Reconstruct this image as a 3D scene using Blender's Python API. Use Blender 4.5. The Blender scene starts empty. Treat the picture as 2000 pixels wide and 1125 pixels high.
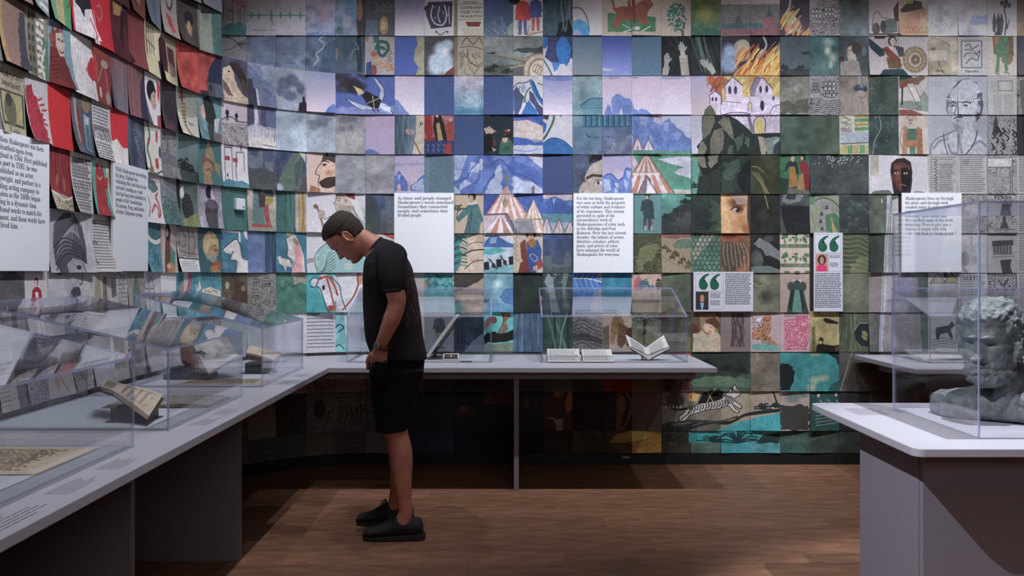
import bpy, bmesh, math, random
import numpy as np
from mathutils import Vector, Matrix, noise as mnoise
R = math.radians
rng = random.Random(7)
SC = bpy.context.scene
COL = SC.collection

# ------------------------------------------------------------------ camera
F = 1670.0                     # focal length in pixels of the 2000 px wide frame
EYE = 1.35
cam_d = bpy.data.cameras.new('camera'); cam = bpy.data.objects.new('camera', cam_d); COL.objects.link(cam)
cam.location = (0, 0, EYE); cam.rotation_euler = (R(90), 0, 0)
cam_d.sensor_width = 36; cam_d.lens = F / 2000 * 36; cam_d.shift_y = -31.5 / 2000
cam_d.clip_start = .02
SC.camera = cam
SC.view_settings.view_transform = 'Standard'; SC.view_settings.look = 'None'
SC.view_settings.exposure = 0.0; SC.view_settings.gamma = 1.0; SC.view_settings.use_curve_mapping = False
SC.cycles.max_bounces = 6; SC.cycles.diffuse_bounces = 3; SC.cycles.glossy_bounces = 3
SC.cycles.transparent_max_bounces = 24; SC.cycles.transmission_bounces = 4
SC.cycles.caustics_reflective = False; SC.cycles.caustics_refractive = False
SC.cycles.use_denoising = True

# ------------------------------------------------------------------ world and lights
wd = bpy.data.worlds.new('world'); SC.world = wd; wd.use_nodes = True
wd.node_tree.nodes['Background'].inputs[0].default_value = (.5, .5, .6, 1)
wd.node_tree.nodes['Background'].inputs[1].default_value = .05

def spot(name, loc, tgt, power, angle, blend, color, size=.03):
    l = bpy.data.lights.new(name, 'SPOT'); l.energy = power; l.color = color
    l.spot_size = R(angle); l.spot_blend = blend; l.shadow_soft_size = size
    o = bpy.data.objects.new(name, l); COL.objects.link(o); o.location = loc
    o.rotation_euler = (Vector(tgt) - Vector(loc)).to_track_quat('-Z', 'Y').to_euler(); return o

COOL = (.90, .93, 1.0)
# a row of wall-washing spots on the ceiling track in front of the papered wall: wide heads and narrow heads
for i, (x, p) in enumerate([(-1.25, 135), (-.2, 150), (.85, 150), (1.9, 150), (2.95, 150), (3.9, 130)]):
    spot('track_light', (x, 4.46, 3.85), (x, 6.0, .95), p, 90, 1., COOL, .02)
for i, (x, p) in enumerate([(-1.0, 95), (.3, 110), (1.5, 95), (2.7, 95), (3.9, 95)]):
    spot('track_light', (x, 4.44, 3.85), (x, 6.0, 1.2), p, 46, 1., COOL, .02)
for y, p, zt in [(4.3, 70, 1.1), (3.5, 115, 1.0), (2.7, 120, 1.0), (1.9, 100, 1.0)]:
    spot('track_light', (-.42, y, 3.85), (-2.03, y + .05, zt), p, 84, 1., COOL, .02)
# spots on the sculpture table and the key from the upper left
spot('track_light', (1.95, 3.0, 3.85), (1.95, 3.15, .8), 640, 40, .8, COOL, .02)
spot('track_light', (-1.41, 1.58, 3.85), (1.6, 2.9, .3), 820, 30, .5, COOL, .02)
# overhead fill added to raise the ambient light, weak and broad, not a fitting
l = bpy.data.lights.new('overhead_fill_light', 'AREA'); l.shape = 'RECTANGLE'; l.size = 3.5; l.size_y = 3; l.energy = 20; l.color = (1, .88, .84)
o = bpy.data.objects.new('overhead_fill_light', l); COL.objects.link(o); o.location = (.8, 1.2, 3.9)

l = bpy.data.lights.new('rear_fill_light', 'AREA'); l.shape = 'RECTANGLE'; l.size = 3.0; l.size_y = 1.0; l.energy = 30; l.color = (1, .86, .84)  # added fill from behind the camera, lifts the wall under the table
o = bpy.data.objects.new('rear_fill_light', l); COL.objects.link(o); o.location = (.9, -2.3, 2.7); o.rotation_euler = (R(80), 0, 0)

# ------------------------------------------------------------------ helpers
def px(x, y, D):
    """photo pixel at depth D -> world point"""
    return Vector(((x - 1000) / F * D, D, EYE - (y - 531) / F * D))

def mat(name, col, rough=.6, metal=0., var=.08, scale=30., bump=0., spec=.5, stretch=None, objrand=0.):
    m = bpy.data.materials.new(name); m.use_nodes = True; nt = m.node_tree; b = nt.nodes['Principled BSDF']
    tc = nt.nodes.new('ShaderNodeTexCoord'); mp = nt.nodes.new('ShaderNodeMapping')
    if stretch: mp.inputs['Scale'].default_value = stretch
    nz = nt.nodes.new('ShaderNodeTexNoise'); nz.inputs['Scale'].default_value = scale; nz.inputs['Detail'].default_value = 5
    nt.links.new(tc.outputs['Object'], mp.inputs[0]); nt.links.new(mp.outputs[0], nz.inputs['Vector'])
    rp = nt.nodes.new('ShaderNodeValToRGB')
    c = Vector(col)
    rp.color_ramp.elements[0].position = .3; rp.color_ramp.elements[1].position = .7
    rp.color_ramp.elements[0].color = (*[max(0, v * (1 - var)) for v in c], 1)
    rp.color_ramp.elements[1].color = (*[min(1, v * (1 + var)) for v in c], 1)
    nt.links.new(nz.outputs['Fac'], rp.inputs[0])
    out = rp.outputs[0]
    if objrand:
        oi = nt.nodes.new('ShaderNodeObjectInfo'); hs = nt.nodes.new('ShaderNodeHueSaturation')
        mr = nt.nodes.new('ShaderNodeMapRange'); mr.inputs['To Min'].default_value = 1 - objrand; mr.inputs['To Max'].default_value = 1 + objrand
        nt.links.new(oi.outputs['Random'], mr.inputs['Value']); nt.links.new(mr.outputs[0], hs.inputs['Value'])
        nt.links.new(out, hs.inputs['Color']); out = hs.outputs[0]
    nt.links.new(out, b.inputs['Base Color'])
    b.inputs['Roughness'].default_value = rough; b.inputs['Metallic'].default_value = metal
    b.inputs['Specular IOR Level'].default_value = spec
    if bump:
        bp = nt.nodes.new('ShaderNodeBump'); bp.inputs['Strength'].default_value = bump; bp.inputs['Distance'].default_value = .004
        nt.links.new(nz.outputs['Fac'], bp.inputs['Height']); nt.links.new(bp.outputs[0], b.inputs['Normal'])
    return m

def srgb(h):
    h = h.lstrip('#'); return tuple(((int(h[i:i + 2], 16) / 255) ** 2.2) for i in (0, 2, 4))

def link(name, me, m=None, parent=None, loc=None, smooth=False):
    o = bpy.data.objects.new(name, me); COL.objects.link(o)
    if m is not None:
        for mm in (m if isinstance(m, (list, tuple)) else [m]): me.materials.append(mm)
    if parent is not None: o.parent = parent
    if loc is not None: o.location = loc
    if smooth:
        me.polygons.foreach_set('use_smooth', [True] * len(me.polygons))
    return o

def mesh(name, verts, faces):
    me = bpy.data.meshes.new(name); me.from_pydata([tuple(v) for v in verts], [], faces); me.update(); return me

def bm_obj(name, bm, m, parent=None, smooth=False):
    me = bpy.data.meshes.new(name); bm.normal_update(); bm.to_mesh(me); bm.free()
    return link(name, me, m, parent, smooth=smooth)

def box(bm, x0, x1, y0, y1, z0, z1, bev=0., M=None):
    r = bmesh.ops.create_cube(bm, size=1)
    vs = r['verts']
    for v in vs: v.co = Vector(((x0 + x1) / 2 + v.co.x * (x1 - x0), (y0 + y1) / 2 + v.co.y * (y1 - y0), (z0 + z1) / 2 + v.co.z * (z1 - z0)))
    if bev:
        es = list({e for v in vs for e in v.link_edges})
        rr = bmesh.ops.bevel(bm, geom=es, offset=bev, segments=2, affect='EDGES', profile=.7)
        vs = list({v for f in rr['faces'] for v in f.verts} | {v for v in vs if v.is_valid})
    if M is not None: bmesh.ops.transform(bm, matrix=M, verts=vs)
    return vs

def boxo(name, b, m, parent=None, bev=0., M=None):
    bm = bmesh.new(); box(bm, *b, bev=bev, M=M); return bm_obj(name, bm, m, parent)

def prism(name, pts, z0, z1, m, parent=None, bev=0.):
    bm = bmesh.new(); n = len(pts)
    f = bm.faces.new([bm.verts.new((p[0], p[1], z0)) for p in pts])
    r = bmesh.ops.extrude_face_region(bm, geom=[f])
    for v in r['geom']:
        if isinstance(v, bmesh.types.BMVert): v.co.z = z1
    bmesh.ops.recalc_face_normals(bm, faces=bm.faces)
    if bev:
        es = [e for e in bm.edges if abs(e.verts[0].co.z - e.verts[1].co.z) < 1e-6]
        bmesh.ops.bevel(bm, geom=es, offset=bev, segments=2, affect='EDGES', profile=.6)
    return bm_obj(name, bm, m, parent)

def empty(name, loc=(0, 0, 0), rz=0.):
    o = bpy.data.objects.new(name, None); COL.objects.link(o); o.location = loc; o.rotation_euler.z = rz; o.empty_display_size = .05; return o

def tag(o, label=None, cat=None, group=None, kind=None):
    if label: o['label'] = label
    if cat: o['category'] = cat
    if group: o['group'] = group
    if kind: o['kind'] = kind
    return o

def mathbold(s):
    o = ''
    for ch in s:
        if 'A' <= ch <= 'Z': o += chr(0x1D400 + ord(ch) - 65)
        elif 'a' <= ch <= 'z': o += chr(0x1D41A + ord(ch) - 97)
        elif '0' <= ch <= '9': o += chr(0x1D7CE + ord(ch) - 48)
        else: o += ch
    return o

def text_mesh(s, serif=True, res=2, thin=0.):
    """flat triangulated lettering of one line, baseline at y=0, em size 1; returns (verts Nx2, tris)"""
    c = bpy.data.curves.new('lettering', 'FONT'); c.body = mathbold(s) if serif else s; c.resolution_u = res; c.offset = thin
    o = bpy.data.objects.new('lettering', c); COL.objects.link(o)
    dg = bpy.context.evaluated_depsgraph_get(); dg.update()
    me = o.evaluated_get(dg).to_mesh(); me.calc_loop_triangles()
    v = np.array([(p.co.x, p.co.y) for p in me.vertices]).reshape(-1, 2)
    t = np.array([tuple(q.vertices) for q in me.loop_triangles], dtype=int).reshape(-1, 3)
    o.evaluated_get(dg).to_mesh_clear(); bpy.data.objects.remove(o); bpy.data.curves.remove(c)
    return v, t

# ------------------------------------------------------------------ materials
M_floorbase = mat('floor_screed', (.05, .035, .028), .8)
M_plank = mat('oak_plank', (.20, .098, .058), .46, var=.30, scale=5.5, stretch=(1.0, 3.2, 1), objrand=.13, bump=.05, spec=.35)
M_wall = mat('dark_wall_paint', (.03, .03, .034), .9)
M_ceil = mat('dark_ceiling_paint', (.02, .02, .022), .95)
M_black = mat('black_baseboard_paint', (.008, .008, .009), .6)
M_top = mat('pale_grey_laminate', (.385, .375, .425), .42, var=.02, scale=60, spec=.4)
M_panel = mat('mauve_grey_laminate', (.20, .185, .225), .55, var=.05, scale=80)
M_deck = mat('pale_blue_deck', (.46, .49, .54), .7, var=.02)
M_board = mat('white_board', (.78, .79, .85), .7, var=.01)
M_ink = mat('dark_blue_ink', (.035, .038, .06), .7)
M_cap = mat('grey_caption_ink', (.15, .15, .18), .7)
M_green = mat('green_ink', (.004, .10, .05), .7)
M_blk = mat('black_cradle_acrylic', (.022, .024, .028), .45)
M_pageW = mat('white_book_page', (.62, .60, .57), .8, var=.05)
M_pageY = mat('aged_book_page', (.52, .43, .32), .85, var=.12, scale=25)
M_leather = mat('brown_leather', (.10, .045, .028), .6, var=.3)

def glass_mat(name, tint, edge=False):
    m = bpy.data.materials.new(name); m.use_nodes = True; nt = m.node_tree; nt.nodes.remove(nt.nodes['Principled BSDF'])
    out = nt.nodes['Material Output']
    lw = nt.nodes.new('ShaderNodeLayerWeight'); lw.inputs['Blend'].default_value = .5
    pw = nt.nodes.new('ShaderNodeMath'); pw.operation = 'POWER'; pw.inputs[1].default_value = 4.2
    ml = nt.nodes.new('ShaderNodeMath'); ml.operation = 'MULTIPLY_ADD'; ml.inputs[1].default_value = .92; ml.inputs[2].default_value = .045
    nt.links.new(lw.outputs['Facing'], pw.inputs[0]); nt.links.new(pw.outputs[0], ml.inputs[0])
    tr = nt.nodes.new('ShaderNodeBsdfTransparent'); tr.inputs[0].default_value = (*tint, 1)
    gl = nt.nodes.new('ShaderNodeBsdfGlossy'); gl.inputs['Roughness'].default_value = .015; gl.inputs['Color'].default_value = (.95, .95, 1, 1)
    mx = nt.nodes.new('ShaderNodeMixShader')
    if edge:
        pb = nt.nodes.new('ShaderNodeBsdfPrincipled'); pb.inputs['Base Color'].default_value = (.42, .45, .68, 1); pb.inputs['Roughness'].default_value = .15
        m2 = nt.nodes.new('ShaderNodeMixShader'); m2.inputs[0].default_value = .55
        nt.links.new(tr.outputs[0], m2.inputs[1]); nt.links.new(pb.outputs[0], m2.inputs[2]); nt.links.new(m2.outputs[0], out.inputs[0])
        return m
    nt.links.new(ml.outputs[0], mx.inputs[0]); nt.links.new(tr.outputs[0], mx.inputs[1]); nt.links.new(gl.outputs[0], mx.inputs[2])
    nt.links.new(mx.outputs[0], out.inputs[0]); return m
M_glass = glass_mat('clear_acrylic', (.975, .978, .985))
M_edge = glass_mat('polished_acrylic_edge', (.75, .78, .9), True)

# ------------------------------------------------------------------ room shell
YW, XL, ZC = 6.01, -2.03, 4.0
CX, CY, CR = -.95, 4.93, 1.08           # arc that joins the left wall to the back wall
KX = YW / F
def zrow(r): return EYE + (531.5 - (-7 + 77 * r)) * KX      # top of paper row r
ZLOW = zrow(2)                           # the low curved wall ends here
floor = boxo('floor', (-2.2, 4.7, -2.6, 6.2, -.12, -.006), M_floorbase); tag(floor, kind='structure')
ceil = boxo('ceiling', (-2.2, 4.7, -2.6, 6.2, ZC, ZC + .1), M_ceil); tag(ceil, kind='structure')
wall_back = boxo('wall_back', (-2.2, 4.7, YW, YW + .12, -.006, ZC), M_wall); tag(wall_back, kind='structure')
wall_right = boxo('wall_right', (4.6, 4.72, -2.6, YW, -.006, ZC), M_wall); tag(wall_right, kind='structure')
wall_rear = boxo('wall_rear', (-2.2, 4.7, -2.72, -2.6, -.006, ZC), M_wall); tag(wall_rear, kind='structure')

def path(s):
    """point and inward normal on the wall line; s=0 where the arc meets the flat back wall, growing to the left"""
    q = CR * math.pi / 2
    if s <= 0: return Vector((CX - s, YW)), Vector((0, -1))
    if s < q:
        a = s / CR; return Vector((CX - CR * math.sin(a), CY + CR * math.cos(a))), Vector((math.sin(a), -math.cos(a)))
    return Vector((XL, CY - (s - q))), Vector((1, 0))
def s_of_px(p):
    lo, hi = -1., 6.
    for _ in range(50):
        m_ = (lo + hi) / 2; P, _n = path(m_)
        if P.x / P.y * F + 1000 > p: lo = m_
        else: hi = m_
    return lo
SEAM = {0: s_of_px(713.5)}
for i, p in enumerate([655, 598, 538, 482, 431, 384, 342, 311, 280, 247, 213, 177, 135, 90, 45, -8]): SEAM[-1 - i] = s_of_px(p)
SEAM[-17] = SEAM[-16] + .196; SEAM[-18] = SEAM[-17] + .196
STALL = SEAM[-5]

def curved_wall():
    bm = bmesh.new(); T = .1
    def strip(s0, s1, z1, n):
        inn, out = [], []
        for i in range(n + 1):
            P, N = path(s0 + (s1 - s0) * i / n); inn.append(P); out.append(P - N * T)
        ring = inn + out[::-1]
        f = bm.faces.new([bm.verts.new((p.x, p.y, -.006)) for p in ring])
        r = bmesh.ops.extrude_face_region(bm, geom=[f])
        for v in r['geom']:
            if isinstance(v, bmesh.types.BMVert): v.co.z = z1
    strip(.02, STALL, ZLOW, 14); strip(STALL, STALL + .36, ZC, 8); strip(STALL + .36, 7.5 + .0, ZC, 40)
    bmesh.ops.recalc_face_normals(bm, faces=bm.faces)
    return bm_obj('wall_left', bm, M_wall)
wall_left = curved_wall(); tag(wall_left, kind='structure')
bm = bmesh.new(); ring = []
for s in np.linspace(.25, 7.4, 60):
    P, N = path(s); ring.append((P + N * .001, P + N * .012))
vs = [[bm.verts.new((p.x, p.y, z)) for p in (a, b) for z in (0, .074)] for a, b in ring]
for a, b in zip(vs, vs[1:]):
    bm.faces.new((a[2], b[2], b[3], a[3])); bm.faces.new((a[3], b[3], b[1], a[1]))
bb = bm_obj('baseboard_left', bm, M_black); tag(bb, kind='structure')
bb = boxo('baseboard_back', (-.97, 4.59, YW - .012, YW - .0005, 0, .074), M_black, bev=.002); tag(bb, kind='structure')
pl = boxo('outlet_plate', (.775, .825, YW - .018, YW - .0125, .043, .056), M_top, bev=.001)
tag(pl, 'small grey plate on the black baseboard beneath the back table', 'plate')

# floor planks, each its own board
pm = mesh('plank', [], [])
bm = bmesh.new(); box(bm, -.6, .6, -.0945, .0945, -.0055, 0, bev=.0012); bm.to_mesh(pm); bm.free(); pm.materials.append(M_plank)
y = .9; k = 0
while y < 5.98:
    x = -2.0 - .6 + [0, .45, .9, .2, .7][k % 5]
    w = min(.19, 5.995 - y)
    while x < 4.55:
        x0, x1 = max(x, -2.0), min(x + 1.2, 4.58)
        if x1 - x0 > .05 and not (y > 2.0 and x1 < -1.9):
            o = bpy.data.objects.new('plank', pm); COL.objects.link(o); o.parent = floor
            o.location = ((x0 + x1) / 2, y + w / 2, 0); o.scale = ((x1 - x0 - .0006) / 1.2, w / .19, 1)
        x += 1.2
    y += .19; k += 1
nf = boxo('floor', (-2.0, 4.58, -2.59, .9, -.0055, 0), M_plank); nf.name = 'floor_board_field'; nf.parent = floor; tag(nf, kind='stuff')

# ------------------------------------------------------------------ the printed papers: one image drawn here, in wall coordinates
CW, CH, C0, NC, NR = 96, 128, -18, 41, 12
AW, AH = CW * NC, CH * NR
PW, PH = 57.8, 77.0
ART = np.zeros((AH, AW, 3), np.float32)
nrs = np.random.RandomState(3)
def vnoise(h, w, cell, seed):
    r = np.random.RandomState(seed); gh, gw = int(h / cell) + 3, int(w / cell) + 3
    g = r.rand(gh, gw).astype(np.float32)
    yy = np.arange(h, dtype=np.float32) / cell; xx = np.arange(w, dtype=np.float32) / cell
    yi, xi = yy.astype(int), xx.astype(int); fy, fx = yy - yi, xx - xi
    fy = fy * fy * (3 - 2 * fy); fx = fx * fx * (3 - 2 * fx)
    a = g[yi][:, xi]; b = g[yi][:, xi + 1]; c = g[yi + 1][:, xi]; d = g[yi + 1][:, xi + 1]
    fx = fx[None]; fy = fy[:, None]
    return (a * (1 - fx) + b * fx) * (1 - fy) + (c * (1 - fx) + d * fx) * fy
N1 = vnoise(AH, AW, 46, 1); N2 = vnoise(AH, AW, 19, 2); N3 = vnoise(AH, AW, 7, 5); N4 = vnoise(AH, AW, 2.2, 4)
FB = .5 * N1 + .3 * N2 + .2 * N3 - .5                     # -.5 .. .5
ENG = np.clip(np.sin((N2 * 9 + N3 * 4 + N1 * 10) * 6.0) * 1.6 - .1, 0, 1) * (.35 + .65 * (N2 + N3 > .85))
STI = (N4 > .58).astype(np.float32)
GRAIN = nrs.rand(AH, AW).astype(np.float32) - .5
def H(h): return np.array([int(h[i:i + 2], 16) / 255 for i in (0, 2, 4)], np.float32)

_off = [0., 0.]; _clip = [None]
def XY(p): return ((p[0] + _off[0] - 713.5) / PW - C0) * CW, ((p[1] + _off[1] + 7) / PH) * CH
def at(c=None, r=None, clip=True, w=1, h=1):
    """draw inside one sheet in its own 58 x 77 units; at() returns to wall units"""
    if c is None: _off[:] = [0., 0.]; _clip[0] = None; return
    _off[:] = [713.5 + PW * c, -7 + PH * r]
    _clip[0] = ((c - C0) * CW, r * CH, (c - C0 + w) * CW, (r + h) * CH) if clip else None
def within(c, r, w=1, h=1):
    _off[:] = [0., 0.]; _clip[0] = ((c - C0) * CW, r * CH, (c - C0 + w) * CW, (r + h) * CH)
def _bb(x0, y0, x1, y1):
    x0, y0, x1, y1 = int(math.floor(x0)), int(math.floor(y0)), int(math.ceil(x1)) + 1, int(math.ceil(y1)) + 1
    cx0, cy0, cx1, cy1 = _clip[0] or (0, 0, AW, AH)
    x0, y0, x1, y1 = max(x0, cx0), max(y0, cy0), min(x1, cx1), min(y1, cy1)
    return None if x1 <= x0 or y1 <= y0 else (x0, y0, x1, y1)
def _mix(b, a, col, var):
    x0, y0, x1, y1 = b; c = H(col) if isinstance(col, str) else col
    if var: c = np.clip(c[None, None] * (1 + var * 2 * FB[y0:y1, x0:x1, None] + var * .5 * (N3[y0:y1, x0:x1, None] - .5)), 0, 1)
    a = a[..., None]; ART[y0:y1, x0:x1] = ART[y0:y1, x0:x1] * (1 - a) + c * a
def P(col, *pts, al=1., var=.15, wob=0.):
    """filled polygon; pts x,y,x,y..."""
    q = [XY((pts[i], pts[i + 1])) for i in range(0, len(pts), 2)]
    xs, ys = [p[0] for p in q], [p[1] for p in q]
    b = _bb(min(xs) - 2, min(ys) - 2, max(xs) + 2, max(ys) + 2)
    if not b: return
    X, Y = np.meshgrid(np.arange(b[0], b[2]) + .5, np.arange(b[1], b[3]) + .5)
    if wob:
        X = X + (N3[b[1]:b[3], b[0]:b[2]] - .5) * wob * 2; Y = Y + (N2[b[1]:b[3], b[0]:b[2]] - .5) * wob * 2
    ins = np.zeros(X.shape, bool); n = len(q)
    for i in range(n):
        (ax, ay), (bx, by) = q[i], q[(i + 1) % n]
        if ay == by: continue
        ins ^= ((ay > Y) != (by > Y)) & (X < (bx - ax) * (Y - ay) / (by - ay) + ax)
    _mix(b, ins.astype(np.float32) * al, col, var)
def E(col, cx, cy, rx, ry, rot=0., al=1., var=.2, soft=.12):
    var *= .6; x, y = XY((cx, cy)); rx *= CW / PW; ry *= CH / PH; m_ = max(rx, ry) + 2
    b = _bb(x - m_, y - m_, x + m_, y + m_)
    if not b: return
    X, Y = np.meshgrid(np.arange(b[0], b[2]) + .5 - x, np.arange(b[1], b[3]) + .5 - y)
    c, s = math.cos(rot), math.sin(rot)
    d = np.sqrt(((X * c + Y * s) / rx) ** 2 + ((-X * s + Y * c) / ry) ** 2)
    _mix(b, np.clip((1 - d) / soft, 0, 1) * al, col, var)
def L(col, w, *pts, al=1.):
    """polyline stroke of width w"""
    q = [XY((pts[i], pts[i + 1])) for i in range(0, len(pts), 2)]; w = w * CW / PW / 2
    for (ax, ay), (bx, by) in zip(q, q[1:]):
        b = _bb(min(ax, bx) - w - 1, min(ay, by) - w - 1, max(ax, bx) + w + 1, max(ay, by) + w + 1)
        if not b: continue
        X, Y = np.meshgrid(np.arange(b[0], b[2]) + .5, np.arange(b[1], b[3]) + .5)
        dx, dy = bx - ax, by - ay; t = np.clip(((X - ax) * dx + (Y - ay) * dy) / max(dx * dx + dy * dy, 1e-6), 0, 1)
        d = np.hypot(X - ax - t * dx, Y - ay - t * dy)
        _mix(b, np.clip(w + .6 - d, 0, 1) * al, col, 0)
def S(col, w, *pts, al=1., n=8):
    """smooth stroke through the points"""
    p = [(pts[i], pts[i + 1]) for i in range(0, len(pts), 2)]; p = [p[0]] + p + [p[-1]]; o = []
    for i in range(1, len(p) - 2):
        for k in range(n):
            t = k / n; a, b, c, d = p[i - 1:i + 3]
            o += [.5 * (2 * b[j] + (c[j] - a[j]) * t + (2 * a[j] - 5 * b[j] + 4 * c[j] - d[j]) * t * t + (3 * b[j] - a[j] - 3 * c[j] + d[j]) * t ** 3) for j in (0, 1)]
    o += list(p[-1]); L(col, w, *o, al=al)
def TXT(s, x, y, wd, col, hgt=None, serif=True, al=1.):
    """printed word with its baseline at y, stretched to width wd"""
    v, t = text_mesh(s, serif, 1)
    if not len(v): return
    k = wd / max(v[:, 0].max(), .01); ky = (hgt / .7) if hgt else k
    for a, b, c in t: P(col, x + v[a, 0] * k, y - v[a, 1] * ky, x + v[b, 0] * k, y - v[b, 1] * ky, x + v[c, 0] * k, y - v[c, 1] * ky, var=0, al=al)
def LINES(x0, y0, x1, y1, n, col, w=1., al=.8, seed=0, rag=.15, words=True):
    r = random.Random(seed + int(x0 * 7 + y0)); 
    for i in range(n):
        y = y0 + (y1 - y0) * i / max(n - 1, 1); x = x0; e = x1 - r.random() * rag * (x1 - x0)
        while x < e:
            l = r.uniform(2, 7) if words else e - x
            L(col, w, x, y, min(x + l, e), y, al=al); x += l + 1.6
def FOLDS(x0, y0, x1, y1, n, dark, light, seed=1, al=.6, lean=0):
    r = random.Random(seed)
    for i in range(n):
        x = r.uniform(x0, x1); c = dark if i % 2 else light
        S(c, r.uniform(1.5, 5), x, y0, x + r.uniform(-5, 5) + lean * .4, (y0 + y1) / 2, x + r.uniform(-8, 8) + lean, y1, al=al * r.uniform(.4, 1))
def TUFT(x, y, s, col, n=7, seed=2, w=2.):
    r = random.Random(seed)
    for i in range(n):
        a = math.pi * (i + .5) / n + r.uniform(-.1, .1); l = s * r.uniform(.7, 1.1)
        S(col, w, x, y, x + math.cos(a) * l * .6, y - math.sin(a) * l * .8, x + math.cos(a) * l * 1.1, y - math.sin(a) * l * .7)

def base(c, r, top, bot, st):
    x0, y0 = (c - C0) * CW, r * CH; sl = (slice(y0, y0 + CH), slice(x0, x0 + CW))
    t = np.linspace(0, 1, CH, dtype=np.float32)[:, None, None]
    a = H(top) * (1 - t) + H(bot) * t; a = np.repeat(a, CW, axis=1)
    fb = FB[sl][..., None]; g = GRAIN[sl][..., None]
    k = {'w': .42, 'n': .15, 'c': .06, 'e': .2, 't': .1, 'h': .25, 's': .25, 'd': .62}[st]
    a = a * (1 + k * fb + .05 * g)
    if st == 'w': a = a + .06 * (N2[sl][..., None] - .5)
    if st == 'e': a = a * (1 - .62 * ENG[sl][..., None])
    if st == 's': a = a * (1 - .35 * STI[sl][..., None])
    if st == 'h':
        yy = np.arange(CH)[:, None] + 3 * N2[sl] * 3
        a = a * (1 - .3 * (np.sin(yy * 1.25) > .2)[..., None])
    ART[sl] = np.clip(a, 0, 1)
    if st == 't':
        at(c, r); LINES(5, 8, 53, 71, 17, '2a2830', 1.3, .55, seed=c * 31 + r); at()

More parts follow.
